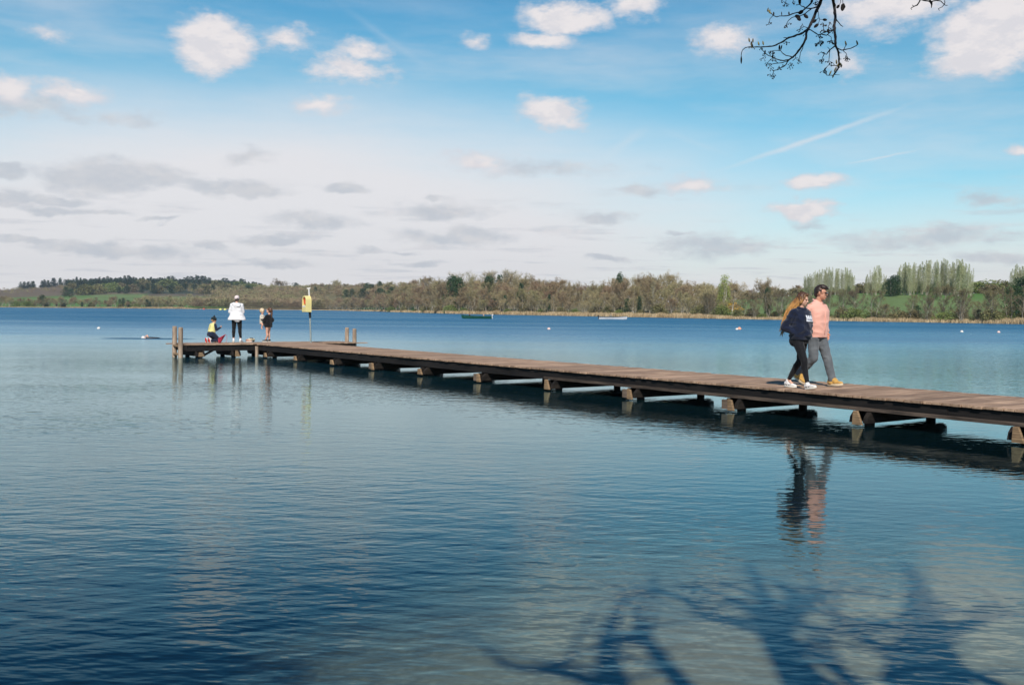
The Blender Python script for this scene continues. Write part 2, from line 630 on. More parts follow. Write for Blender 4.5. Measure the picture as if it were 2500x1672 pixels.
# ------------------------------------------------------------------ lake water
def wave_group():
    """height of the water at a point, in metres"""
    g = bpy.data.node_groups.new('wave_height', 'ShaderNodeTree')
    g.interface.new_socket('Vector', in_out='INPUT', socket_type='NodeSocketVector')
    g.interface.new_socket('Height', in_out='OUTPUT', socket_type='NodeSocketFloat')
    t = NT(g)
    gi = t.node('NodeGroupInput')
    go = t.node('NodeGroupOutput')
    p = gi.outputs[0]
    x, y, z = t.xyz(p)[:]
    # crests run slightly turned from the view; wavelengths from half a metre down to a hand
    rot = t.node('ShaderNodeVectorRotate', rotation_type='Z_AXIS')
    t._in(rot.inputs['Vector'], p)
    rot.inputs['Angle'].default_value = R(9)
    q = rot.outputs[0]
    a = t.noise(t.vmath('MULTIPLY', q, (1.0, 3.2, 1)), 1.0, 1, 0.5)
    b = t.noise(t.vmath('MULTIPLY', q, (3.4, 8.5, 1)), 1.0, 2, 0.5)
    c = t.noise(t.vmath('MULTIPLY', p, (8.0, 20.0, 1)), 1.0, 1, 0.5)
    rot2 = t.node('ShaderNodeVectorRotate', rotation_type='Z_AXIS')
    t._in(rot2.inputs['Vector'], p)
    rot2.inputs['Angle'].default_value = R(-24)
    d = t.noise(t.vmath('MULTIPLY', rot2.outputs[0], (2.2, 7.0, 1)), 1.0, 1, 0.5)
    # where the wind reaches: weak under the near bank and in the lee of the pier, stronger on the open lake
    wind = t.smooth(t.noise(t.vmath('MULTIPLY', p, (0.10, 0.18, 1)), 1.0, 2, 0.5), 0.3, 0.7)
    lee = t.smooth(t.math('ADD', y, t.math('MULTIPLY', x, 1.3)), 24.0, 75.0, 0.0, 1.0)
    calm_r = t.smooth(t.math('ADD', x, t.math('MULTIPLY', y, 0.35)), -5.0, 7.0)
    amp = t.math('MULTIPLY', t.math('ADD', t.math('MULTIPLY', t.math('MULTIPLY_ADD', wind, 0.55, 0.30), t.math('MULTIPLY_ADD', calm_r, -0.68, 1.0)), t.math('MULTIPLY', lee, 1.3)), 1.0)
    h = t.math('MULTIPLY', a, 0.017)
    h = t.math('MULTIPLY_ADD', b, 0.0145, h)
    h = t.math('MULTIPLY_ADD', d, 0.0115, h)
    h = t.math('MULTIPLY_ADD', c, 0.0034, h)
    h = t.math('MULTIPLY', h, amp)
    # long wave pushed up by the swimmer
    sw = SWIM
    dy = t.math('SUBTRACT', y, t.math('MULTIPLY_ADD', x, 0.03, sw.y + 0.35))
    rid = t.math('POWER', 2.718, t.math('MULTIPLY', t.math('MULTIPLY', dy, dy), -1.1))
    ext = t.math('MULTIPLY', t.smooth(x, sw.x - 3.2, sw.x - 1.6), t.smooth(x, sw.x + 3.0, sw.x + 1.2))
    h = t.math('MULTIPLY_ADD', t.math('MULTIPLY', rid, ext), 0.30, h)
    t._in(go.inputs[0], h)
    return g


SWIM = unproj(372, 826, 0.0)


def build_water():
    wg = wave_group()
    m = new_mat('lake_water')
    t = NT(m.node_tree)
    out = t.node('ShaderNodeOutputMaterial')
    geo = t.node('ShaderNodeNewGeometry')
    pos = geo.outputs['Position']
    E = 0.012

    def H(v):
        n = t.node('ShaderNodeGroup')
        n.node_tree = wg
        t._in(n.inputs[0], v)
        return n.outputs[0]
    h0 = H(pos)
    hx = H(t.vmath('ADD', pos, (E, 0, 0)))
    hy = H(t.vmath('ADD', pos, (0, E, 0)))
    sx = t.math('MULTIPLY', t.math('SUBTRACT', h0, hx), 1 / E)
    sy = t.math('MULTIPLY', t.math('SUBTRACT', h0, hy), 1 / E)
    nrm = t.vmath('NORMALIZE', t.comb(sx, sy, 1.0))
    x, y, z = t.xyz(pos)[:]
    # wavelets too small to draw one by one act as roughness, more so on the open windy water
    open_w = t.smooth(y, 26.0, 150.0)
    gust = t.smooth(t.noise(t.vmath('MULTIPLY', pos, (0.012, 0.04, 1)), 1.0, 3, 0.6), 0.35, 0.65)
    rough = t.math('ADD', 0.025, t.math('MULTIPLY', t.smooth(y, 14.0, 80.0), t.math('MULTIPLY_ADD', gust, 0.10, 0.22)))
    # reflectance of water (Schlick), the same from above and from below
    cosi = t.math('ABSOLUTE', t.vmath('DOT_PRODUCT', nrm, geo.outputs['Incoming']))
    fr = t.math('MULTIPLY_ADD', t.math('POWER', t.math('SUBTRACT', 1.0, cosi, clamp=True), 5.0), 0.98, 0.02)
    F = t.math('MULTIPLY', fr, t.math('MULTIPLY_ADD', open_w, t.math('MULTIPLY_ADD', gust, -0.16, -0.52), 1.0))
    gl = t.node('ShaderNodeBsdfGlossy')
    t._in(gl.inputs['Roughness'], rough)
    t._in(gl.inputs['Normal'], nrm)
    gl.inputs['Color'].default_value = (0.77, 0.97, 1, 1)
    tr = t.node('ShaderNodeBsdfTransparent')
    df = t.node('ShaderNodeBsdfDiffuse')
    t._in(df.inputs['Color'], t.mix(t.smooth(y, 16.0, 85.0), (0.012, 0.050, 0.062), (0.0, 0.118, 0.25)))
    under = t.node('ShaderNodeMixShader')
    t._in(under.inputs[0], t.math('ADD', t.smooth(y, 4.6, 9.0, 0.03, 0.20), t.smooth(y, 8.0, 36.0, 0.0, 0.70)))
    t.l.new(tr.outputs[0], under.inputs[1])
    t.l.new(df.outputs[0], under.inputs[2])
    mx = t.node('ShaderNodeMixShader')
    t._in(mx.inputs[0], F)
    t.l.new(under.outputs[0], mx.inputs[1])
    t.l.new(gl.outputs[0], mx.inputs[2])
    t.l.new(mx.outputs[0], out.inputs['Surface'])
    ab = t.node('ShaderNodeVolumeAbsorption')
    ab.inputs['Color'].default_value = (0.42, 0.60, 0.62, 1)
    ab.inputs['Density'].default_value = 0.95
    t.l.new(ab.outputs[0], out.inputs['Volume'])
    # closed body of water, its bottom below the lake bed; the surface is a plain grid
    xs = [-1500, -700, -300, -120, -60, -30, -15, -8, -4, -2, 0, 2, 4, 8, 15, 30, 60, 120, 300, 700, 1500]
    ys = [-3, -1, 1, 3, 5, 7, 9, 12, 16, 22, 30, 42, 60, 90, 150, 300, 600, 1000, 1500]
    mb = MB()
    nx, ny = len(xs), len(ys)
    mb.v = [(a, b, 0.0) for b in ys for a in xs]
    mb.f = [(j * nx + i, j * nx + i + 1, (j + 1) * nx + i + 1, (j + 1) * nx + i) for j in range(ny - 1) for i in range(nx - 1)]
    rim = [i for i in range(nx)] + [j * nx + nx - 1 for j in range(1, ny)] + [(ny - 1) * nx + i for i in reversed(range(nx - 1))] + [j * nx for j in reversed(range(1, ny - 1))]
    n0 = len(mb.v)
    mb.v += [(mb.v[i][0], mb.v[i][1], -6.0) for i in rim]
    k = len(rim)
    mb.f += [(rim[i], n0 + i, n0 + (i + 1) % k, rim[(i + 1) % k]) for i in range(k)]
    mb.f.append(tuple(n0 + i for i in reversed(range(k))))
    o = mb.build('lake_water', m)
    bm = bmesh.new()
    bm.from_mesh(o.data)
    bmesh.ops.recalc_face_normals(bm, faces=bm.faces)
    bm.to_mesh(o.data)
    bm.free()
    tag(o, kind='structure')
    return o


build_water()
# ------------------------------------------------------------------ pier
DK = 0.48                                        # deck height above the water
PD = Vector((0.590, -0.807, 0)).normalized()     # along the pier, towards the near bank
PN = Vector((0.807, 0.590, 0)).normalized()      # across it
UZ = Vector((0, 0, 1))
PC = Vector((-9.32, 36.2, 0))                    # corner where the walkway leaves the head
PW = 2.2                                         # width of the walkway


def wood_mat(name, c_hi, c_lo, island=0.22, wear=None, axis=(1, 1, 1), streak=(1, 1, 1)):
    m = new_mat(name)
    t = NT(m.node_tree)
    out = t.node('ShaderNodeOutputMaterial')
    b = t.node('ShaderNodeBsdfPrincipled')
    g = t.node('ShaderNodeNewGeometry')
    pos = g.outputs['Position']
    # coordinates turned to the pier: x along it, y across it
    rot = t.node('ShaderNodeVectorRotate', rotation_type='Z_AXIS')
    t._in(rot.inputs['Vector'], pos)
    rot.inputs['Angle'].default_value = -math.atan2(PD.y, PD.x)
    q = rot.outputs[0]
    grain = t.noise(t.vmath('MULTIPLY', q, streak), 1.0, 5, 0.65)
    blot = t.noise(q, 1.3, 4, 0.6)
    c = t.mix(t.smooth(grain, 0.3, 0.7), c_lo, c_hi)
    c = t.vmath('SCALE', c, scale=t.lin(blot, 0.3, 0.7, 0.78, 1.15))
    if island:
        c = t.vmath('SCALE', c, scale=t.lin(g.outputs['Random Per Island'], 0, 1, 1 - island, 1 + island))
    if wear:
        wn = t.noise(t.vmath('MULTIPLY', q, (1.6, 3, 9)), 1.0, 5, 0.7)
        z = t.xyz(pos)[2]
        edge = t.lin(z, wear[1], wear[2], 0.35, -0.25)
        wf = t.smooth(t.math('ADD', wn, edge), 0.5, 0.72)
        c = t.mix(wf, c, wear[0])
    t._in(b.inputs['Base Color'], c)
    b.inputs['Roughness'].default_value = 0.82
    b.inputs['Specular IOR Level'].default_value = 0.25
    bp = t.node('ShaderNodeBump')
    bp.inputs['Distance'].default_value = 0.006
    bp.inputs['Strength'].default_value = 0.7
    t._in(bp.inputs['Height'], grain)
    t.l.new(bp.outputs[0], b.inputs['Normal'])
    t.l.new(b.outputs[0], out.inputs['Surface'])
    return m


M_DECK = wood_mat('weathered_deck_wood', (0.49, 0.33, 0.22), (0.26, 0.165, 0.11), 0.28, streak=(14, 1.6, 6))
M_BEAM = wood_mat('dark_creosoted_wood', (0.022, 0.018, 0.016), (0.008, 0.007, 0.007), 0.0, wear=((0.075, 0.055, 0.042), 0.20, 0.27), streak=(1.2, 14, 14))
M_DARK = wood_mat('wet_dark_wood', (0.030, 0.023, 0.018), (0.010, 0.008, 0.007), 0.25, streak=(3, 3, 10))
M_HEAD = wood_mat('pale_sawn_wood', (0.44, 0.29, 0.16), (0.17, 0.11, 0.065), 0.25, streak=(3, 3, 45))
M_POST = wood_mat('round_post_wood', (0.50, 0.375, 0.27), (0.25, 0.18, 0.13), 0.18, streak=(16, 16, 2))


M_POST2 = wood_mat('grey_sawn_wood', (0.26, 0.19, 0.14), (0.12, 0.085, 0.06), 0.2, streak=(3, 3, 30))


def build_pier():
    rnd = random.Random(5)
    pier = empty('wooden_pier', (PC.x, PC.y, 0))
    tag(pier, 'long weathered wooden pier with a T shaped head standing on dark posts in the lake', 'pier')
    ax = (PD, PN, UZ)
    L = 42.0

    def P(s, u, z):
        return PD * s + PN * u + UZ * z
    # walkway boards
    mb = MB()
    s = 0.0
    while s < L:
        w = 0.142 + rnd.uniform(-0.004, 0.004)
        gap = 0.010 + rnd.uniform(-0.002, 0.004)
        e0, e1 = rnd.uniform(-0.015, 0.02), rnd.uniform(-0.02, 0.02)
        tl = rnd.uniform(-0.0025, 0.0025)
        X = PD
        Y = (PN + UZ * tl).normalized()
        c = P(s + w / 2, (PW + e0 + e1) / 2 - e0, DK - 0.02 + rnd.uniform(-0.003, 0.003))
        mb.box(c, (w / 2, (PW + e0 + e1) / 2, 0.02), (X, Y, Y.cross(X) * -1))
        s += w + gap
    mb.build('walkway_decking', M_DECK, pier, bevel=0.004)
    # head boards run the other way
    mb = MB()
    u0, u1, wd = -2.53, 4.05, 1.62
    s = -wd
    u = u0
    while u < u1:
        w = 0.142
        e0 = rnd.uniform(-0.015, 0.015)
        far = -wd + e0
        near = 0.0 if -0.05 < u < PW else 0.02 + rnd.uniform(-0.01, 0.01)
        if -0.1 < u < PW:
            near = -0.012
        c = P((far + near) / 2, u + w / 2, DK - 0.02 + rnd.uniform(-0.002, 0.003))
        mb.box(c, ((near - far) / 2, w / 2, 0.02), ax)
        u += w + 0.010
    # one board sticks out past the end
    mb.box(P(-0.05, 4.30, DK - 0.021), (0.07, 0.24, 0.018), ax)
    mb.box(P(-wd + 0.12, u0 - 0.12, DK - 0.021), (0.07, 0.115, 0.018), ax)
    mb.build('head_decking', M_DECK, pier, bevel=0.004)
    # side beams and inner joists of the walkway
    zt, zb = DK - 0.0425, DK - 0.24
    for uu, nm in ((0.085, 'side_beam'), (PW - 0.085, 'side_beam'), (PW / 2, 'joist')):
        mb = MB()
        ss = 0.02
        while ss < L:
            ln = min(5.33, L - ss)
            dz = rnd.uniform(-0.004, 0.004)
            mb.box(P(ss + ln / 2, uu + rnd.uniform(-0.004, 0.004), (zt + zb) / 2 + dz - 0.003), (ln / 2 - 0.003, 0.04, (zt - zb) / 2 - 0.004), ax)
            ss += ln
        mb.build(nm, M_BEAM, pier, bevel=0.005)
    # thin rubbing board fixed along the foot of the near side beam
    mb = MB()
    ss = 17.0
    while ss < L:
        ln = min(4.0, L - ss)
        mb.box(P(ss + ln / 2, 0.025, zb + 0.03 + rnd.uniform(-0.004, 0.004)), (ln / 2 - 0.004, 0.018, 0.028), ax)
        ss += ln
    mb.build('rubbing_board', wood_mat('worn_grey_wood', (0.13, 0.095, 0.072), (0.03, 0.024, 0.02), 0.3, streak=(1.5, 20, 20)), pier, bevel=0.004)
    # beams of the head
    for a, b, s_ in ((u0 + 0.02, u1 - 0.02, -0.07), (u0 + 0.02, u1 - 0.02, -wd + 0.07), (u0 + 0.02, u1 - 0.02, -wd / 2)):
        mb = MB()
        segs = [(a, -0.03), (-0.03 + 0.06, PW - 0.03), (PW + 0.03, b)] if s_ == -0.07 else [(a, b)]
        for q0, q1 in segs:
            mb.box(P(s_, (q0 + q1) / 2, (zt + zb) / 2 - 0.006), (0.04, (q1 - q0) / 2, (zt - zb) / 2), ax)
        mb.build('head_beam', M_BEAM, pier, bevel=0.005)
    for uu in (u0 + 0.04, u1 - 0.04):
        mb = MB()
        mb.box(P(-wd / 2, uu, (zt + zb) / 2 - 0.002), (wd / 2 - 0.115, 0.038, (zt - zb) / 2 - 0.012), ax)
        mb.build('end_beam', M_BEAM, pier, bevel=0.005)

    # supports: two cap beams clasping round posts, a pale sawn end showing under the side beam
    def support(s, u_a, u_b, tall, along=PD, across=PN, org=(0, 0), kind=0):
        o0 = PD * org[0] + PN * org[1]

        def Q(a, b, z):
            return o0 + along * a + across * b + UZ * z
        ax2 = (along, across, UZ)
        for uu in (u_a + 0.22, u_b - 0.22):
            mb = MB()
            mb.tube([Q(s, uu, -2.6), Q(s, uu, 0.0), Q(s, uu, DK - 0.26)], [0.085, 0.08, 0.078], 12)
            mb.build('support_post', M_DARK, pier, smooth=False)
        zc = DK - 0.245 - 0.09
        for sgn in (-1, 1):
            mb = MB()
            a0 = s + sgn * 0.125
            # tapered near end: the top is sawn off on the slant
            lo, hi = u_a - 0.10, u_b + 0.02
            prof = [(lo + 0.0, zc - 0.09), (lo + 0.03, zc + 0.01), (lo + 0.11, zc + 0.085), (hi, zc + 0.085), (hi, zc - 0.03), (hi - 0.12, zc - 0.09)]
            vs = [Q(a0 - 0.038, b_, z_) for b_, z_ in prof] + [Q(a0 + 0.038, b_, z_) for b_, z_ in prof]
            k = len(prof)
            mb.add(vs, [tuple(range(k)), tuple(reversed(range(k, 2 * k)))] + [(i, i + k, (i + 1) % k + k, (i + 1) % k) for i in range(k)])
            mb.build('cap_beam', M_DARK, pier, bevel=0.004)
        # pale blocks at the near end
        mb = MB()
        w = 0.085 if kind == 0 else 0.06
        lo = u_a - 0.135
        if kind == 0:
            prof = [(-0.09, zc - 0.10), (0.13, zc - 0.10), (0.04, zc + 0.05), (-0.075, zc + 0.05)]
        elif kind == 1:
            prof = [(-0.07, zc - 0.115), (0.11, zc - 0.115), (0.02, zc + 0.105), (-0.055, zc + 0.105)]
        else:
            prof = [(-0.01, zc - 0.12), (0.13, zc - 0.12), (0.07, zc + 0.07), (-0.01, zc + 0.085)]
        vs = [Q(s + a_, lo - 0.022, z_) for a_, z_ in prof] + [Q(s + a_, lo + 0.028, z_) for a_, z_ in prof]
        mb.add(vs, [(0, 1, 2, 3), (7, 6, 5, 4)] + [(i, i + 4, (i + 1) % 4 + 4, (i + 1) % 4) for i in range(4)])
        mb.build('end_block', M_HEAD, pier, bevel=0.006)
        if kind == 2:
            mb = MB()
            mb.box(Q(s - 0.085, lo + 0.012, zc - 0.015), (0.065, 0.03, 0.085), ax2)
            mb.build('end_block', M_POST2, pier, bevel=0.006)
        if tall:
            mb = MB()
            mb.tube([Q(s + 0.02, u_a - 0.22, -2.4), Q(s + 0.02, u_a - 0.22, tall)], [0.06, 0.055], 12)
            mb.build('fender_post', M_POST, pier)
    poss = [1.2, 3.75, 6.5, 9.1, 11.8, 14.55, 17.3, 19.95, 22.6, 25.25, 27.8, 30.4, 33.0, 35.6, 38.2]
    kinds = [0, 0, 0, 2, 0, 2, 1, 2, 2, 1, 1, 0, 0, 0, 0]
    for s_, kd in zip(poss, kinds):
        support(s_, 0.0, PW, 0, kind=kd)
    # the head's own supports run along the pier's direction, their ends face the bank side
    for uu, kd in ((-2.05, 0), (-0.75, 1), (0.45, 1), (3.3, 0)):
        support(uu, 0.02, wd - 0.05, 0, along=PN, across=-PD, kind=kd)
    mb = MB()
    mb.tube([P(0.14, -0.02, -2.4), P(0.14, -0.02, DK - 0.09)], [0.065, 0.06], 12)
    mb.build('fender_post', M_POST, pier)
    # diagonal braces under the head
    mb = MB()
    mb.box(P(-0.2, -1.75, 0.13), (0.03, 0.42, 0.035), (PD, (PN * 0.8 + UZ * 0.42).normalized(), (PN * -0.42 + UZ * 0.8).normalized()))
    mb.build('brace', M_DARK, pier)

    # ladders on both ends of the head
    def ladder(uu, sgn):
        lad = bpy.data.objects.new('ladder', None)
        COL.objects.link(lad)
        lad.parent = pier
        for k, s_ in enumerate((-0.32, -0.98)):
            mb = MB()
            h = DK + (0.60 if sgn < 0 else 0.54) + (0.02 if k else -0.01)
            jit = rnd.uniform(-0.02, 0.02)
            mb.tube([P(s_ + jit, uu + sgn * 0.10, -1.6), P(s_, uu + sgn * 0.10, 0.3), P(s_ - jit, uu + sgn * (0.10 + jit), h - 0.03), P(s_ - jit, uu + sgn * (0.10 + jit), h)],
                    [0.085, 0.082, 0.078, 0.06], 14)
            mb.build('ladder_post', M_POST, lad, smooth=False)
        for z_ in (DK - 0.07, 0.12, -0.18):
            mb = MB()
            mb.box(P(-0.65, uu + sgn * 0.135, z_), (0.27, 0.035, 0.035), ax)
            mb.build('rung', M_HEAD, lad, bevel=0.004)
    ladder(u0, -1)
    ladder(u1, 1)
    return pier


pier = build_pier()


# ------------------------------------------------------------------ lifebuoy housing on its pole
def build_buoy_station():
    base = unproj(759.5, 837.0, DK)
    base.z = DK
    st = empty('lifebuoy_station', base, 0)
    tag(st, 'yellow arch topped lifebuoy housing on a grey pole at the corner of the pier head', 'lifebuoy')
    grey = simple_mat('galvanised_steel', (0.42, 0.45, 0.42), 0.45, 0.1, 20, metallic=0.6)
    blk = simple_mat('black_sleeve', (0.012, 0.016, 0.02), 0.5)
    yel = simple_mat('yellow_plastic', (0.84, 0.71, 0.29), 0.45, 0.04, 3, spec=0.5)
    red = simple_mat('lifebuoy_red', (0.62, 0.075, 0.02), 0.5, 0.08, 6)
    wht = simple_mat('white_paint', (0.8, 0.78, 0.74), 0.5, 0.03)
    sc = base.y / F_PX                                  # metres per photo pixel here
    lean = Vector((-0.045, 0, 1))
    mb = MB()
    mb.tube([(0, 0, -0.3), lean * 1.02], 0.033, 12)
    mb.build('pole', grey, st, smooth=False)
    mb = MB()
    mb.tube([lean * 0.94, lean * 1.20], 0.045, 12)
    mb.build('pole_sleeve', blk, st)
    mb = MB()
    mb.tube([lean * 1.15, lean * 2.04], 0.026, 12)
    mb.tube([lean * 2.04 + Vector((-0.07, 0, 0)), lean * 2.04 + Vector((0.06, 0, 0.015))], 0.026, 8)
    mb.build('pole_top', wht, st)
    # housing: arch prism turned a little to the left, hollow at the front
    hz0, hz1 = 1.16, 1.61
    hw = 0.165
    ang = R(-52)                                        # its front looks to the left of the camera
    Fv = Vector((math.sin(ang), -math.cos(ang), 0))     # front
    Wv = Vector((math.cos(ang), math.sin(ang), 0))      # across
    c0 = Vector((-0.165, -0.04, 0))

    def arch(w, z0, zc, n=14):
        pts = [(-w, z0)]
        for k in range(n + 1):
            a = math.pi - math.pi * k / n
            pts.append((w * math.cos(a), zc + w * math.sin(a)))
        pts.append((w, z0))
        return pts
    outer = arch(hw, hz0, hz1)
    inner = arch(hw - 0.04, hz0 + 0.25, hz1 - 0.012)
    D = 0.11
    vs, k = [], len(outer)
    for dd in (-D, D):
        for a, z_ in outer:
            vs.append(c0 + Wv * a + Fv * dd + UZ * z_)
    for dd in (D, -D + 0.03):
        for a, z_ in inner:
            vs.append(c0 + Wv * a + Fv * dd + UZ * z_)
    fs = [tuple(range(k))]
    for i in range(k):
        j = (i + 1) % k
        fs.append((i, j, j + k, i + k))
        fs.append((k + i, k + j, 2 * k + j, 2 * k + i))
        fs.append((2 * k + i, 2 * k + j, 3 * k + j, 3 * k + i))
    fs.append(tuple(3 * k + i for i in reversed(range(k))))
    mb = MB()
    mb.add(vs, fs)
    mb.build('housing', yel, st, bevel=0.008)
    # ring hanging inside
    n, mseg = 28, 10
    cz = hz1 - 0.02
    mb = MB()
    vs, fs = [], []
    for i in range(n):
        a = 2 * math.pi * i / n
        rad = Wv * (math.cos(a) * 0.085) + UZ * (math.sin(a) * 0.13)
        dr = (Wv * math.cos(a) + UZ * math.sin(a))
        for j in range(mseg):
            b = 2 * math.pi * j / mseg
            vs.append(c0 + Fv * 0.03 + UZ * cz + rad + dr * (0.038 * math.cos(b)) + Fv * (0.045 * math.sin(b)))
    for i in range(n):
        for j in range(mseg):
            fs.append((i * mseg + j, ((i + 1) % n) * mseg + j, ((i + 1) % n) * mseg + (j + 1) % mseg, i * mseg + (j + 1) % mseg))
    mb.add(vs, fs)
    mb.build('lifebuoy_ring', red, st, smooth=True)
    # white notice under the opening
    mb = MB()
    mb.box(c0 + Fv * (D + 0.003) + UZ * (hz0 + 0.215), (0.11, 0.028, 0.002), (Wv, UZ, Fv))
    mb.build('notice', wht, st)


build_buoy_station()
# ------------------------------------------------------------------ trees of the far shore
def tree_mat(name, c1, c2, hue_var=0.22, trans=0.0):
    m = new_mat(name)
    t = NT(m.node_tree)
    out = t.node('ShaderNodeOutputMaterial')
    oi = t.node('ShaderNodeObjectInfo')
    g = t.node('ShaderNodeNewGeometry')
    rn = oi.outputs['Random']
    c = t.mix(rn, c1, c2)
    c = t.vmath('SCALE', c, scale=t.lin(g.outputs['Random Per Island'], 0, 1, 1 - hue_var, 1 + hue_var))
    k = t.math('FRACT', t.math('MULTIPLY', rn, 7.31))
    c = t.vmath('SCALE', c, scale=t.lin(k, 0, 1, 0.82, 1.15))
    b = t.node('ShaderNodeBsdfDiffuse')
    t._in(b.inputs['Color'], c)
    sh = b.outputs[0]
    if trans:
        tl = t.node('ShaderNodeBsdfTranslucent')
        t._in(tl.inputs['Color'], c)
        mx = t.node('ShaderNodeMixShader')
        mx.inputs[0].default_value = trans
        t.l.new(sh, mx.inputs[1])
        t.l.new(tl.outputs[0], mx.inputs[2])
        sh = mx.outputs[0]
    t.l.new(sh, out.inputs['Surface'])
    return m


MT_BARK = tree_mat('grey_bark', (0.30, 0.26, 0.21), (0.38, 0.35, 0.28), 0.2)
MT_PALE = tree_mat('pale_bark', (0.42, 0.39, 0.31), (0.50, 0.46, 0.38), 0.15)
MT_TWIG = tree_mat('bare_twigs', (0.36, 0.245, 0.155), (0.33, 0.28, 0.16), 0.35, 0.2)
MT_TWIG2 = tree_mat('budding_twigs', (0.38, 0.34, 0.17), (0.43, 0.34, 0.20), 0.35, 0.25)
MT_DIM = tree_mat('dark_alder_twigs', (0.22, 0.175, 0.11), (0.23, 0.21, 0.105), 0.35, 0.2)
MT_IVY = tree_mat('ivy_leaves', (0.042, 0.085, 0.045), (0.06, 0.105, 0.045), 0.4, 0.15)
MT_CONI = tree_mat('conifer_needles', (0.048, 0.092, 0.065), (0.07, 0.115, 0.065), 0.35, 0.1)
MT_WIL = tree_mat('fresh_willow_leaves', (0.30, 0.36, 0.09), (0.34, 0.38, 0.11), 0.3, 0.3)
MT_POP = tree_mat('pale_poplar_catkins', (0.44, 0.47, 0.26), (0.50, 0.50, 0.31), 0.3, 0.3)
MT_BUSH = tree_mat('bramble_scrub', (0.22, 0.22, 0.09), (0.28, 0.23, 0.13), 0.4, 0.2)
MT_GREEN = tree_mat('spring_bush', (0.26, 0.30, 0.10), (0.19, 0.25, 0.08), 0.35, 0.25)
MT_GORSE = tree_mat('gorse_blossom', (0.75, 0.52, 0.03), (0.70, 0.40, 0.03), 0.3, 0.2)


class Foliage:
    """thin blades (twigs or leaves) written straight into arrays"""
    def __init__(self, seed):
        self.r = np.random.RandomState(seed)
        self.parts = []

    def blades(self, pos, dirs, length, width):
        n = len(pos)
        d = dirs / (np.linalg.norm(dirs, axis=1, keepdims=True) + 1e-9)
        rv = self.r.normal(size=(n, 3))
        s = np.cross(d, rv)
        s /= (np.linalg.norm(s, axis=1, keepdims=True) + 1e-9)
        L = np.broadcast_to(np.asarray(length), (n,))[:, None]
        W = np.broadcast_to(np.asarray(width), (n,))[:, None]
        a = pos - s * W * 0.5
        b = pos + s * W * 0.5
        c = pos + d * L + s * W * 0.12
        e = pos + d * L * 0.5 + s * W * 0.6
        f = pos + d * L * 0.5 - s * W * 0.6
        self.parts.append(np.stack([a, b, e, c, f], axis=1))

    def mesh(self, name, mat):
        q = np.concatenate(self.parts)
        n = len(q)
        me = bpy.data.meshes.new(name)
        me.vertices.add(n * 5)
        me.vertices.foreach_set('co', q.reshape(-1).astype(np.float32))
        me.loops.add(n * 5)
        me.loops.foreach_set('vertex_index', np.arange(n * 5, dtype=np.int32))
        me.polygons.add(n)
        me.polygons.foreach_set('loop_start', np.arange(0, n * 5, 5, dtype=np.int32))
        me.polygons.foreach_set('loop_total', np.full(n, 5, dtype=np.int32))
        me.materials.append(mat)
        me.update(calc_edges=True)
        return me


def limb(rnd, p, d, length, n, droop=0.0, wob=0.18):
    pts = [Vector(p)]
    d = Vector(d).normalized()
    for i in range(n):
        d = (d + Vector((rnd.gauss(0, wob), rnd.gauss(0, wob), rnd.gauss(0, wob) + droop))).normalized()
        pts.append(pts[-1] + d * (length / n))
    return pts


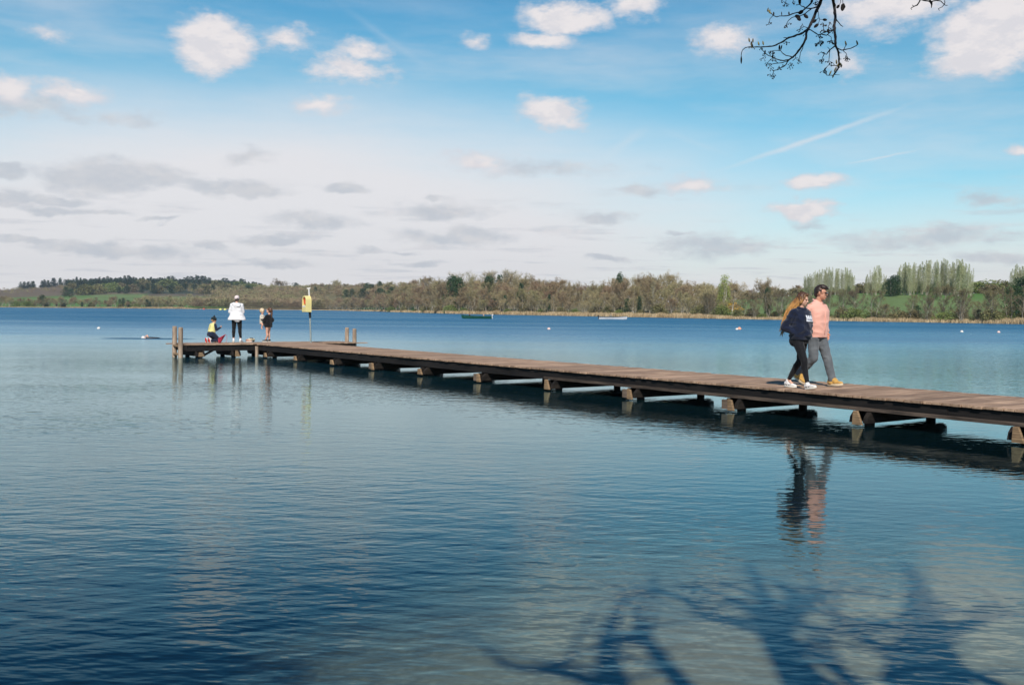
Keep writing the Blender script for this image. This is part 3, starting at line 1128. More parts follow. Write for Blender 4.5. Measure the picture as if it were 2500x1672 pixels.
def make_bare(seed, H=12.0, spread=0.42, dens=2600, mat=None, bark=None, stems=1, narrow=False, low=0.22, lean=0.0, tw=0.045):
    rnd = random.Random(seed)
    tb = MB()
    fo = Foliage(seed)
    ends, dirs = [], []
    for st in range(stems):
        a0 = rnd.uniform(0, 6.28)
        base = Vector((math.cos(a0), math.sin(a0), 0)) * (0.35 * (stems > 1))
        ln = Vector((math.cos(a0), math.sin(a0), 0)) * (0.22 if stems > 1 else 0.05) + Vector((lean, 0, 0))
        trunk = limb(rnd, base - Vector((0, 0, 0.4)), Vector((ln.x, ln.y, 1)), H * 0.82, 7, 0.04, 0.07)
        r0 = H * 0.017 * (0.8 if stems > 1 else 1)
        tb.tube(trunk, [r0 * (1 - 0.85 * i / 7) + 0.02 for i in range(8)], 6, False)
        nb = int(17 / stems) + 4
        for k in range(nb):
            f = low + (1 - low) * (k + rnd.random()) / nb
            idx = min(6.999, f * 7)
            p = trunk[int(idx)].lerp(trunk[int(idx) + 1], idx % 1)
            an = k * 2.4 + rnd.uniform(-0.5, 0.5)
            up_ = 0.55 + 0.9 * f if not narrow else 2.2
            prof = math.sin(math.pi * (0.18 + 0.74 * f)) if not narrow else 0.6
            Lb = H * spread * prof * rnd.uniform(0.7, 1.15)
            d = Vector((math.cos(an), math.sin(an), up_ * rnd.uniform(0.6, 1.3)))
            br = limb(rnd, p, d, Lb, 4, 0.10, 0.16)
            rb = r0 * 0.42 * (1 - 0.6 * f)
            tb.tube(br, [rb, rb * 0.8, rb * 0.6, rb * 0.4, 0.015], 4, False)
            for q in range(5):
                g = 0.25 + 0.75 * (q + rnd.random()) / 5
                i2 = min(3.999, g * 4)
                p2 = br[int(i2)].lerp(br[int(i2) + 1], i2 % 1)
                d2 = (br[-1] - br[0]).normalized() + Vector((rnd.gauss(0, .6), rnd.gauss(0, .6), rnd.gauss(0.15, .4)))
                sb = limb(rnd, p2, d2, Lb * rnd.uniform(0.28, 0.5), 3, 0.08, 0.22)
                tb.tube(sb, [0.035, 0.028, 0.02, 0.012], 3, False)
                for v in range(1, 4):
                    ends.append(sb[v])
                    dirs.append((sb[v] - sb[v - 1]).normalized())
            ends.append(br[-1])
            dirs.append((br[-1] - br[-2]).normalized())
    E = np.array([tuple(e) for e in ends])
    Dn = np.array([tuple(e) for e in dirs])
    ii = fo.r.randint(0, len(E), dens)
    pos = E[ii] + fo.r.normal(size=(dens, 3)) * (0.26 * H / 12)
    dd = Dn[ii] + fo.r.normal(size=(dens, 3)) * 0.55 + np.array([0, 0, 0.25])
    fo.blades(pos, dd, fo.r.uniform(0.35, 1.0, dens) * H / 12, tw * fo.r.uniform(0.7, 1.3, dens))
    me_t = bpy.data.meshes.new('trunk')
    me_t.from_pydata(tb.v, [], tb.f)
    me_t.materials.append(bark or MT_BARK)
    me_t.polygons.foreach_set('use_smooth', [True] * len(me_t.polygons))
    return me_t, fo.mesh('crown', mat or MT_TWIG)


def make_leafy(seed, H=9.0, W=5.0, dens=2600, leaf=0.30, mat=None, bark=None, low=0.08, top_taper=0.5, clumps=26):
    """crown of leaf clumps round a trunk with limbs"""
    rnd = random.Random(seed)
    fo = Foliage(seed)
    tb = MB()
    trunk = limb(rnd, (0, 0, -0.3), (0, 0, 1), H * 0.9, 5, 0.03, 0.06)
    tb.tube(trunk, [H * 0.02, H * 0.018, H * 0.015, H * 0.01, 0.05, 0.02], 6, False)
    for k in range(clumps):
        f = low + (1 - low) * (k + rnd.random()) / clumps
        rad = W * 0.5 * (math.sin(math.pi * min(1, 0.12 + 0.8 * f)) ** 0.7) * (1 - top_taper * max(0, f - 0.5))
        an = k * 2.4 + rnd.uniform(-.5, .5)
        rr = rad * math.sqrt(rnd.uniform(0.05, 1)) * 0.8
        c = np.array([math.cos(an) * rr, math.sin(an) * rr, H * f * 0.95])
        tb.tube([(0, 0, H * f * 0.7), tuple(c)], [0.05, 0.02], 3, False)
        n = dens // clumps
        v = fo.r.normal(size=(n, 3))
        v /= np.linalg.norm(v, axis=1, keepdims=True)
        cs = W * rnd.uniform(0.13, 0.24)
        pos = c + v * (cs * fo.r.uniform(0.55, 1.1, n)[:, None]) * np.array([1, 1, 0.8])
        fo.blades(pos, v + fo.r.normal(size=(n, 3)) * 0.7, leaf * fo.r.uniform(0.7, 1.3, n), leaf * 0.6)
    me_t = bpy.data.meshes.new('trunk')
    me_t.from_pydata(tb.v, [], tb.f)
    me_t.materials.append(bark or MT_BARK)
    return me_t, fo.mesh('crown', mat or MT_IVY)


def make_conifer(seed, H=15.0, W=5.5, ragged=0.25):
    rnd = random.Random(seed)
    fo = Foliage(seed)
    tb = MB()
    tb.tube([(0, 0, -0.5), (0, 0, H * 0.6), (0, 0, H)], [H * 0.016, H * 0.01, 0.03], 6, False)
    nl = 20
    for k in range(nl):
        f = 0.10 + 0.90 * k / nl
        rad = W * 0.5 * (1 - f) ** 0.85 + 0.25
        m = 7
        for j in range(m):
            if rnd.random() < ragged * 0.6:
                continue
            an = j * 6.283 / m + k * 0.7 + rnd.uniform(-.3, .3)
            L = rad * rnd.uniform(1 - ragged, 1 + ragged)
            n = max(6, int(22 * L / W * 2))
            tt = fo.r.uniform(0.05, 1, n)
            dirv = np.array([math.cos(an), math.sin(an), -0.12])
            pos = np.array([0, 0, H * f]) + dirv * (tt * L)[:, None] + fo.r.normal(size=(n, 3)) * 0.16
            fo.blades(pos, dirv + fo.r.normal(size=(n, 3)) * 0.6 + np.array([0, 0, -0.2]), 0.62, 0.30)
    me_t = bpy.data.meshes.new('trunk')
    me_t.from_pydata(tb.v, [], tb.f)
    me_t.materials.append(MT_BARK)
    return me_t, fo.mesh('crown', MT_CONI)


def make_poplar(seed, H=22.0, W=6.0):
    rnd = random.Random(seed)
    fo = Foliage(seed)
    tb = MB()
    for s_ in range(7):
        a = rnd.uniform(0, 6.28)
        rr = W * 0.36 * math.sqrt(rnd.random())
        b = Vector((math.cos(a) * rr * 0.3, math.sin(a) * rr * 0.3, -0.5))
        hh = H * rnd.uniform(0.72, 1.0)
        pts = [b, Vector((math.cos(a) * rr * 0.8, math.sin(a) * rr * 0.8, hh * 0.25)), Vector((math.cos(a) * rr, math.sin(a) * rr, hh * 0.6)), Vector((math.cos(a) * rr * 1.05, math.sin(a) * rr * 1.05, hh))]
        tb.tube(pts, [0.16, 0.11, 0.06, 0.02], 5, False)
        n = 560
        f = fo.r.uniform(0.12, 1.0, n) ** 0.9
        ctr = np.array([tuple(pts[3])]) * 0 + np.stack([np.interp(f, [0, .25, .6, 1], [p[i] for p in pts]) for i in range(3)], axis=1)
        ctr[:, 2] = f * hh
        wd = 1.35 * np.sin(np.pi * np.clip(0.15 + 0.8 * f, 0, 1))
        pos = ctr + fo.r.normal(size=(n, 3)) * np.stack([wd, wd, wd * 0.6], axis=1) * 0.75
        fo.blades(pos, np.array([0, 0, 1.0]) + fo.r.normal(size=(n, 3)) * 0.6, fo.r.uniform(0.3, 0.7, n), 0.13)
    me_t = bpy.data.meshes.new('trunk')
    me_t.from_pydata(tb.v, [], tb.f)
    me_t.materials.append(MT_PALE)
    return me_t, fo.mesh('crown', MT_POP)


PROTO = {
    'bare': [make_bare(11, 12, 0.44, 3900, tw=.055), make_bare(12, 12, 0.40, 3600, tw=.055), make_bare(13, 12, 0.48, 4000, stems=2, tw=.055), make_bare(14, 12, 0.42, 3600, stems=3, mat=MT_TWIG2, tw=.05), make_bare(15, 12, 0.42, 3600, mat=MT_TWIG2, tw=.05)],
    'slim': [make_bare(21, 14, 0.22, 1000, narrow=True, bark=MT_PALE, mat=MT_TWIG2, tw=0.04), make_bare(22, 14, 0.26, 1100, narrow=True, bark=MT_PALE, mat=MT_TWIG2, tw=0.04)],
    'alder': [make_bare(31, 11, 0.34, 2300, stems=3, mat=MT_DIM, low=0.1, lean=0.12), make_bare(32, 11, 0.30, 2000, stems=2, mat=MT_DIM, low=0.1, lean=0.16), make_bare(33, 11, 0.40, 2800, mat=MT_DIM, low=0.08)],
    'ivy': [make_leafy(41, 10, 5.0), make_leafy(42, 10, 3.6, 2200), make_leafy(43, 10, 7.0, 3000)],
    'conifer': [make_conifer(51), make_conifer(52, 15, 4.6, 0.4), make_conifer(53, 15, 7.0, 0.5)],
    'willow': [make_leafy(61, 14, 6.0, 2600, 0.26, MT_WIL, MT_PALE, 0.12, 0.4, 34)],
    'poplar': [make_poplar(71), make_poplar(72, 22, 5.0), make_poplar(73, 22, 7.5), make_poplar(74, 22, 6.5)],
    'bush': [make_leafy(81, 3.0, 4.2, 1500, 0.26, MT_BUSH, None, 0.05, 0.3, 18), make_leafy(82, 3.0, 5.0, 1500, 0.26, MT_GREEN, None, 0.05, 0.3, 18), make_leafy(83, 3.0, 3.4, 1300, 0.22, MT_BUSH, None, 0.05, 0.3, 16)],
    'gorse': [make_leafy(91, 2.2, 3.6, 1200, 0.22, MT_GORSE, None, 0.05, 0.2, 14)],
}
PH = {'bare': 12, 'slim': 14, 'alder': 11, 'ivy': 10, 'conifer': 15, 'willow': 14, 'poplar': 22, 'bush': 3, 'gorse': 2.2}
OBJ_NAME = {'bare': 'bare_tree', 'slim': 'slender_tree', 'alder': 'alder_tree', 'ivy': 'ivy_clad_tree', 'conifer': 'conifer_tree', 'willow': 'willow_tree', 'poplar': 'poplar_tree', 'bush': 'bush', 'gorse': 'gorse_bush'}
TR = random.Random(77)
N_TREES = {}
IN_GROUP = {}
ORD = ('first second third fourth fifth sixth seventh eighth ninth tenth eleventh twelfth thirteenth fourteenth fifteenth sixteenth '
       'seventeenth eighteenth nineteenth twentieth').split()


def count_labels():
    """trees that one can count along their row say which one they are"""
    for (g, lab), lst in IN_GROUP.items():
        n = len(lst)
        if n < 2 or n > 34 or 'wood' in lab and 'bare brown' in lab or 'scrub' in g or 'hedge' in lab or 'plantation covering' in lab or 'round green tree below' in lab:
            continue
        lst.sort(key=lambda q: q[0])
        for i, (px, o) in enumerate(lst):
            w = ORD[i] + ' from left' if i < (n + 1) // 2 and i < 20 else (ORD[n - 1 - i] + ' from right' if n - 1 - i < 20 else None)
            if w:
                words_ = (lab + ', ' + w).replace(', ', ' , ').split()
                o['label'] = ' '.join(words_).replace(' ,', ',')


def land_at(px, back):
    """a point on the land: azimuth of photo column px, BACK metres behind the far shoreline"""
    a = math.atan((px - 1250) / F_PX)
    r = shore_r(a) + back
    return Vector((r * math.sin(a), r * math.cos(a), land_z(a, r)))


def plant(kind, px, back, h, label, group, wide=1.0, var=None, tilt=0.0, sink=0.0):
    k = TR.randrange(len(PROTO[kind])) if var is None else var
    me_t, me_c = PROTO[kind][k]
    p = land_at(px, back)
    s = h / PH[kind]
    o = empty(OBJ_NAME[kind], (p.x, p.y, p.z - 0.15 - sink), TR.uniform(0, 6.28))
    o.scale = (s * wide, s * wide, s)
    cat = 'bush' if kind in ('bush', 'gorse') else 'tree'
    tag(o, label, cat, group)
    for nm, me in (('trunk', me_t), ('crown', me_c)):
        c = bpy.data.objects.new('stem' if (nm == 'trunk' and kind in ('bush', 'gorse')) else ('leaves_or_buds' if kind in ('bush', 'gorse') else nm), me)
        COL.objects.link(c)
        c.parent = o
    if tilt:
        o.rotation_euler = (0, tilt, 0)
    N_TREES[kind] = N_TREES.get(kind, 0) + 1
    if group:
        IN_GROUP.setdefault((group, label), []).append((px, o))
    return o


def top_h(px, y_top, back):
    """height a tree needs for its top to reach row y_top of the photo"""
    a = math.atan((px - 1250) / F_PX)
    p = land_at(px, back)
    q = at_depth(px, y_top, p.y)
    return max(1.5, q.z - p.z)


def woodland():
    # --- wood on the headland in the middle (photo columns 940 to 1790): skyline rows
    sky = [(930, 700), (960, 695), (1000, 690), (1060, 678), (1100, 672), (1200, 676), (1250, 672), (1290, 672), (1330, 674), (1380, 682), (1440, 680), (1490, 675),
           (1530, 667), (1580, 664), (1610, 656), (1630, 658), (1660, 672), (1700, 678), (1740, 683), (1790, 692)]
    zones = [(940, 1090, 'in the wood to the left of the green rowing boat'), (1090, 1260, 'in the wood behind the green rowing boat'),
             (1260, 1440, 'in the wood between the two rowing boats'), (1440, 1560, 'in the wood behind the white rowing boat'),
             (1560, 1690, 'in the tallest part of the shore wood, beside the white rowing boat'), (1690, 1800, 'at the end of the shore wood beside the yellow green willow')]
    rows = [(7, 0.52), (16, 0.72), (28, 0.88), (42, 1.0), (60, 1.0)]
    for ri, (back, hk) in enumerate(rows):
        px = 945 + ri * 9
        while px < 1775:
            Rr = shore_r(math.atan((px - 1250) / F_PX)) + back
            step = 5.4 / Rr * F_PX * TR.uniform(0.75, 1.25)
            zi = [z for z in zones if z[0] <= px < z[1]]
            if zi:
                full = interp(px, sky)
                b = back + TR.uniform(-4, 4)
                h = top_h(px, full + TR.uniform(-3, 9), b) * (hk if hk < 1 else 1) * TR.uniform(0.86, 1.02)
                kind = 'bare'
                plant(kind, px, b, max(4, h), 'bare brown tree ' + zi[0][2], 'bare trees ' + zi[0][2], wide=TR.uniform(0.85, 1.2))
            px += step
    # pale thin trees standing out above the wood behind the green boat
    for i, (px, y) in enumerate([(1105, 658), (1122, 660), (1147, 656), (1187, 657), (1198, 655), (1208, 652), (1222, 650), (1240, 654), (1252, 657), (1262, 660)]):
        plant('slim', px, 46 + (i % 3) * 5, top_h(px, y, 46), 'thin pale tree rising above the wood behind the green boat', 'pale trees above the wood', wide=1.5)
    plant('slim', 1594, 5, 13, 'slender tree with a long pale trunk at the wood edge beside the white rowing boat', None, wide=0.9, var=0)
    for px, b in ((1173, 4), (1160, 5), (1500, 6), (1545, 5), (1572, 6), (1350, 5), (1420, 7), (1475, 5)):
        plant('slim', px, b, TR.uniform(7, 10), 'slender pale stemmed tree at the edge of the shore wood', 'pale stems at the edge of the shore wood', wide=0.8)
    # dark ivy clad trees in the wood
    for px, y, b, h, w in ((1106, 672, 22, 0, .8), (1120, 676, 24, 0, .8), (1190, 672, 30, 0, .7), (1218, 668, 40, 0, .7), (1262, 700, 20, 9, .5), (1271, 688, 22, 0, .7), (1509, 665, 34, 0, .45),
                           (1232, 715, 10, 8, .8), (1205, 725, 9, 7, .9), (1530, 735, 8, 6, 1.1), (1340, 720, 12, 8, .6), (1560, 730, 9, 7, .8)):
        plant('ivy', px, b, h or top_h(px, y, b), 'dark ivy covered tree among the bare trees of the shore wood', 'ivy covered trees in the shore wood', wide=w)
    # trees at the end of the headland
    plant('willow', 1766, 12, top_h(1766, 668, 12), 'tall yellow green willow at the end of the shore wood', None, wide=0.85)
    plant('willow', 1757, 15, top_h(1757, 690, 15), 'smaller yellow green willow leaning beside the tall willow', None, wide=0.6)
    plant('bare', 1785, 18, top_h(1785, 684, 18), 'bare grey tree just right of the tall yellow green willow', None, wide=1.2)
    for px in (1722, 1733, 1740):
        plant('alder', px, 3, 8.5, 'dark alder leaning over the reeds at the end of the shore wood', 'leaning alders at the wood end', wide=0.6)
    # scrub along the front of the wood
    px = 935
    while px < 1800:
        Rr = shore_r(math.atan((px - 1250) / F_PX))
        plant('bush', px, TR.uniform(5, 9), TR.uniform(1.8, 3.6), 'low scrub bush at the foot of the shore wood behind the reeds', 'scrub at the foot of the shore wood', wide=1.3)
        px += 5.5 / Rr * F_PX * TR.uniform(0.7, 1.5)
    # --- slope left of the headland (columns 640 to 960), darker evergreens on green pasture
    for px, y, b, w in ((795, 695, 230, 1.0), (845, 706, 150, 1.1), (858, 705, 160, .9), (885, 703, 150, 1.3), (925, 703, 140, 1.2), (936, 707, 150, 1.1), (956, 700, 140, 1.2), (983, 702, 90, .9),
                        (895, 690, 270, 1.2), (908, 693, 260, 1.1), (927, 686, 300, .9), (944, 695, 250, 1.2), (770, 700, 190, .9), (782, 704, 200, 1.0)):
        plant('ivy', px, b, top_h(px, y, b), 'dark round evergreen on the pasture slope', 'dark evergreens on the pasture slope', wide=w, var=2)
    for i in range(46):
        px = 800 + i * 3.6 + TR.uniform(-3, 3)
        b = TR.uniform(4, 30)
        plant('bare', px, b, TR.uniform(7, 12), 'low bare tree on the shore between lifebuoy housing and headland wood', 'low bare trees by the water left of the shore wood', wide=1.3)
    for i in range(60):
        px = 760 + i * 4.3 + TR.uniform(-3, 3)
        b = TR.uniform(190, 420)
        plant('bare', px, b, TR.uniform(8, 12), 'bare tree on the hillside behind the dark evergreens', 'bare trees on the hillside behind the evergreens', wide=1.3)
    for px, y in ((815, 682), (823, 686), (1045, 676), (1055, 674), (1030, 678), (1010, 682)):
        plant('bare', px, 520, top_h(px, y, 520), 'bare skyline tree on the hill behind the evergreens', 'bare skyline trees left of the shore wood', wide=1.1)
    plant('gorse', 829, 300, 4.5, 'orange yellow gorse bush high on the slope above the lifebuoy housing', None, wide=1.6)
    plant('bare', 684, 640, top_h(684, 682, 640), 'round bare tree alone on the skyline between the two hills', None, wide=1.5, var=0)
    plant('ivy', 720, 600, top_h(720, 690, 600), 'small dark tree alone on the skyline left of the lifebuoy housing', None, wide=1.4)
    # --- brown wood covering the near slope of the left hill: one mass, plus its front trees
    # --- conifers along the left skyline
    cs = []
    px = 52
    while px < 640:
        y = interp(px, [(50, 702), (75, 688), (115, 682), (150, 679), (185, 677), (230, 681), (260, 674), (310, 673), (350, 676), (400, 674), (450, 677), (480, 672), (530, 681), (545, 678), (580, 681), (605, 686), (640, 694)])
        for row in range(4 if px > 170 else 1):
            cs.append((px + TR.uniform(-3, 3), y + row * 8 + TR.uniform(-3, 6), 830 - row * 75))
        px += TR.uniform(5.5, 9.5) * (1 if px > 150 or TR.random() > 0.3 else 2.2)
    for px, y, b in cs:
        plant('conifer', px, b, min(24, max(12, top_h(px, y, b))), ('dark conifer in the plantation covering the hilltop' if px > 170 else 'dark conifer in the thin broken row down the hill end'), ('conifers covering the hilltop' if px > 170 else 'conifers in the thin row down the hill end'), wide=TR.uniform(1.7, 2.8))
    for i in range(46):
        px = 180 + i * 9.6 + TR.uniform(-5, 5)
        y = TR.uniform(690, 706)
        b = TR.uniform(400, 560)
        plant('ivy' if i % 3 else 'bush', px, b, TR.uniform(8, 13), 'round green tree below the hilltop conifers', 'green trees below the hilltop conifers', wide=1.7)
    for px, y in ((478, 669), (316, 671), (402, 675), (384, 677), (626, 690), (598, 681)):
        plant('conifer', px, 820, top_h(px, y, 820), 'taller pointed conifer sticking up from the hilltop plantation', 'taller conifers on the left hill', wide=0.75, var=1)
    # --- shoreline trees and bushes on the left (columns -20 to 460)
    px = -20
    while px < 470:
        b = TR.uniform(6, 60)
        kd = TR.choice(['bare', 'bare', 'bush', 'alder'])
        h = TR.uniform(6, 10) if kd != 'bush' else TR.uniform(3, 5)
        plant(kd, px, b, h, {'bare': 'brown bare tree', 'bush': 'olive bush', 'alder': 'dark bare tree'}[kd] + ' on the far shore under the conifer hill',
              'shore trees under the left hill', wide=1.3)
        px += TR.uniform(5, 11)
    for px, b, h in ((105, 30, 10), (138, 14, 5), (292, 20, 8), (300, 24, 9), (312, 22, 7), (358, 20, 8), (365, 18, 6), (160, 360, 12), (172, 350, 10), (200, 14, 5)):
        plant('ivy', px, b, h, 'small dark evergreen beside the green fields under the conifer hill', 'dark evergreens under the left hill', wide=1.2)
    # --- right hand shore: alders and scrub before rising fields, poplars behind
    ypx = [(1800, 706), (1838, 700), (1868, 685), (1885, 684), (1905, 698), (1925, 685), (1950, 690), (1990, 690), (2040, 686), (2075, 695), (2105, 686), (2150, 700), (2160, 735), (2200, 735), (2225, 690),
           (2270, 678), (2300, 690), (2350, 684), (2372, 680), (2385, 735), (2400, 720), (2425, 668), (2440, 666), (2465, 690), (2500, 690), (2560, 690)]
    px = 1812
    while px < 2560:
        a = math.atan((px - 1250) / F_PX)
        st = 3.6 / shore_r(a) * F_PX
        y = interp(px, ypx)
        for row, b in enumerate((3, 9)):
            h = top_h(px, y + TR.uniform(-6, 26) + (22 if row == 0 else 0), b)
            if h > 2.2 and not (row == 0 and TR.random() < 0.55):
                zone = 'left of the couple' if px < 1895 else ('behind the couple' if px < 2080 else 'under the pale poplars' if px < 2400 else 'at the right end of the shore')
                plant('alder', px, b + TR.uniform(-2, 2), h, 'dark leaning shore alder ' + zone, 'shore alders ' + zone, wide=TR.uniform(0.7, 1.05) if h > 6 else 1.2)
        px += st * TR.uniform(0.7, 1.3)
    plant('bare', 1878, 14, top_h(1878, 682, 14), 'round topped bushy tree on the far shore just left of the long haired woman', None, wide=1.0, var=2)
    plant('ivy', 1873, 12, top_h(1873, 700, 12), 'dark ivy covered tree under the round topped tree left of the long haired woman', None, wide=.6)
    px = 1800
    while px < 2560:
        a = math.atan((px - 1250) / F_PX)
        plant('bush', px, TR.uniform(2, 14), TR.uniform(1.3, 3.0), 'low scrub bush among the reeds of the right hand shore', 'scrub along the right hand shore', wide=1.4)
        px += 3.6 / shore_r(a) * F_PX * TR.uniform(0.6, 1.4)
    for px, b, h in ((2172, 150, 7), (2180, 160, 8), (2236, 25, 3.5), (2480, 40, 8), (2494, 60, 10), (2500, 30, 6)):
        plant('ivy', px, b, h, 'dark green round bush on the field below the poplars', 'dark bushes on the right hand fields', wide=1.4, var=2)
    plant('gorse', 1782, 60, 3.0, 'yellow gorse bush on the green field beyond the willow', None, wide=1.8)
    for i in range(34):
        px = 1800 + i * 22 + TR.uniform(-8, 8)
        plant('bush', px, TR.uniform(200, 225), TR.uniform(3, 5), 'hedge bush along the top of the fields behind the right hand shore', 'hedge along the top of the right hand fields', wide=2.0)
    for i in range(16):
        px = 1795 + i * 13 + TR.uniform(-4, 4)
        plant('bare', px, 230 + TR.uniform(-20, 40), TR.uniform(4, 8), 'small far bare tree in the hedge behind the couple', 'far bare trees in the hedge behind the couple', wide=1.3)
    # poplars
    pops = []
    for x0, x1, tops in ((1960, 2082, [(1960, 672), (1975, 660), (2000, 652), (2040, 648), (2070, 652), (2082, 665)]), (2112, 2158, [(2112, 668), (2130, 648), (2148, 645), (2158, 672)]),
                         (2188, 2372, [(2188, 660), (2200, 640), (2230, 636), (2280, 633), (2340, 632), (2365, 640), (2372, 668)]), (2468, 2530, [(2468, 655), (2480, 642), (2500, 645), (2530, 640)])):
        px = x0 + 3
        while px < x1:
            pops.append((px, interp(px, tops) + TR.uniform(-2, 7), x0))
            px += TR.uniform(6.5, 11)
    nm = {1960: 'in the clump behind the couple', 2112: 'in the small middle clump', 2188: 'in the long tall row', 2468: 'at the very edge of the view'}
    for px, y, g in pops:
        b = 175 + TR.uniform(-12, 12)
        plant('poplar', px, b, top_h(px, y, b), 'pale green poplar ' + nm[g], 'poplars ' + nm[g], wide=TR.uniform(0.75, 1.05))


woodland()


def hill_wood():
    """the brown wood that reads as one mass on the slopes behind the pier head"""
    protos = [make_bare(101, 9, 0.45, 480, tw=0.15), make_bare(102, 9, 0.50, 480, tw=0.15, mat=MT_TWIG2)]
    r = np.random.RandomState(8)
    V, PL = [], []
    bases = []
    for me_t, me_c in protos:
        n = len(me_c.vertices)
        co = np.empty(n * 3, dtype=np.float32)
        me_c.vertices.foreach_get('co', co)
        bases.append(co.reshape(-1, 3))
    spots = []
    for i in range(1500):
        px = r.uniform(330, 960)
        t_ = r.uniform(0, 1)
        a = math.atan((px - 1250) / F_PX)
        D = interp(px, [(q[0], q[1]) for q in RIDGE]) / math.cos(a)
        R0 = shore_r(a)
        back = 8 + t_ * (D - R0 + 40)
        u = back / (D - R0)
        if px < 460 and u > 0.22 and not (u > 0.78):
            continue
        if 440 < px < 520 and 0.30 < u < 0.52:
            continue
        if px > 780 and back < 190 and px < 930:
            continue
        if px < 640 and u > 0.45 and u < 0.62 and px > 560:
            pass
        spots.append((px, back))
    for i in range(260):
        spots.append((r.uniform(470, 790), r.uniform(6, 30)))
    for i in range(120):
        spots.append((r.uniform(540, 800), r.uniform(100, 420)))
    for i in range(150):
        px = r.uniform(-20, 420)
        a = math.atan((px - 1250) / F_PX)
        D = interp(px, [(q[0], q[1]) for q in RIDGE]) / math.cos(a)
        spots.append((px, (D - shore_r(a)) * r.uniform(0.55, 1.0)))
    for px, back in spots:
        p = land_at(px, back)
        b = bases[r.randint(2)]
        an = r.uniform(0, 6.28)
        s = r.uniform(0.85, 1.35) * (0.6 if px < 430 and back > 300 else 1.0)
        c_, s_ = math.cos(an), math.sin(an)
        q = b * s
        x = q[:, 0] * c_ - q[:, 1] * s_
        y = q[:, 0] * s_ + q[:, 1] * c_
        V.append(np.stack([x * 1.25 + p.x, y * 1.25 + p.y, q[:, 2] + p.z - 0.8 - (1.5 if back > 60 else 0)], axis=1))
    Q = np.concatenate(V).astype(np.float32)
    n = len(Q) // 5
    me = bpy.data.meshes.new('hillside_wood')
    me.vertices.add(n * 5)
    me.vertices.foreach_set('co', Q.reshape(-1))
    me.loops.add(n * 5)
    me.loops.foreach_set('vertex_index', np.arange(n * 5, dtype=np.int32))
    me.polygons.add(n)
    me.polygons.foreach_set('loop_start', np.arange(0, n * 5, 5, dtype=np.int32))
    me.polygons.foreach_set('loop_total', np.full(n, 5, dtype=np.int32))
    m = new_mat('hillside_wood_twigs')
    t = NT(m.node_tree)
    out = t.node('ShaderNodeOutputMaterial')
    g = t.node('ShaderNodeNewGeometry')
    nn = t.noise(g.outputs['Position'], 0.045, 3, 0.6)
    c = t.mix(t.smooth(nn, 0.38, 0.62), (0.36, 0.265, 0.165), (0.32, 0.30, 0.15))
    n2 = t.noise(g.outputs['Position'], 0.12, 2, 0.6)
    c = t.vmath('SCALE', c, scale=t.lin(n2, 0.3, 0.7, 0.7, 1.25))
    c = t.vmath('SCALE', c, scale=t.lin(g.outputs['Random Per Island'], 0, 1, 0.7, 1.3))
    b = t.node('ShaderNodeBsdfDiffuse')
    t._in(b.inputs['Color'], c)
    t.l.new(b.outputs[0], out.inputs['Surface'])
    me.materials.append(m)
    me.update(calc_edges=True)
    o = bpy.data.objects.new('hillside_wood', me)
    COL.objects.link(o)
    tag(o, 'brown leafless wood covering the slopes behind the pier head', 'woodland', kind='stuff')


hill_wood()


def reeds():
    r = np.random.RandomState(4)
    fo = Foliage(4)
    P, H, W = [], [], []
    dens = [(-100, .1), (0, .15), (130, .5), (180, 1.0), (445, 1.0), (452, .3), (560, .3), (700, .6), (900, 1.0), (1100, 1), (1780, 1), (1800, .5), (1900, .3), (2000, .4), (2100, .35), (2130, .9), (2170, .9), (2200, .3), (2330, .3), (2400, .35), (2500, .8), (2700, 1)]
    hts = [(-100, .7), (130, .7), (300, 1.2), (445, 2.0), (470, .8), (800, .9), (930, 1.2), (1200, 1.5), (1700, 1.5), (1800, .8), (2100, 1.0), (2400, .9), (2520, 1.5)]
    n = 0
    while n < 52000:
        px = r.uniform(-60, 2600)
        rr = interp(px, SHORE)
        if r.rand() > interp(px, dens) * min(1.0, 500.0 / rr + 0.25):
            continue
        a = math.atan((px - 1250) / F_PX)
        clump = 0.5 + 0.5 * mnoise.noise(Vector((px * 0.05, 0, 7)))
        back = r.uniform(-2.5, 4.5 + 6 * clump)
        R_ = shore_r(a) + back
        P.append((R_ * math.sin(a), R_ * math.cos(a), max(-0.05, land_z(a, max(R_, shore_r(a) + 1.01)) - 0.1)))
        H.append(interp(px, hts) * r.uniform(0.6, 1.15) * (0.7 + 0.6 * clump))
        W.append(0.035 + rr * 0.00022)
        n += 1
    P = np.array(P)
    d = np.tile(np.array([0.08, 0, 1.0]), (n, 1)) + r.normal(size=(n, 3)) * 0.16
    fo.blades(P, d, np.array(H), np.array(W))
    m = new_mat('dry_reed')
    t = NT(m.node_tree)
    out = t.node('ShaderNodeOutputMaterial')
    g = t.node('ShaderNodeNewGeometry')
    nn = t.noise(g.outputs['Position'], 0.25, 3, 0.6)
    c = t.mix(t.smooth(nn, 0.3, 0.7), (0.40, 0.29, 0.16), (0.60, 0.46, 0.28))
    c = t.vmath('SCALE', c, scale=t.lin(g.outputs['Random Per Island'], 0, 1, 0.72, 1.25))
    b = t.node('ShaderNodeBsdfDiffuse')
    t._in(b.inputs['Color'], c)
    t.l.new(b.outputs[0], out.inputs['Surface'])
    o = bpy.data.objects.new('reed_bed', fo.mesh('reed_bed', m))
    COL.objects.link(o)
    tag(o, 'straw coloured dry reeds standing along the far shoreline', 'reeds', kind='stuff')


reeds()
count_labels()
print('TREES', N_TREES)
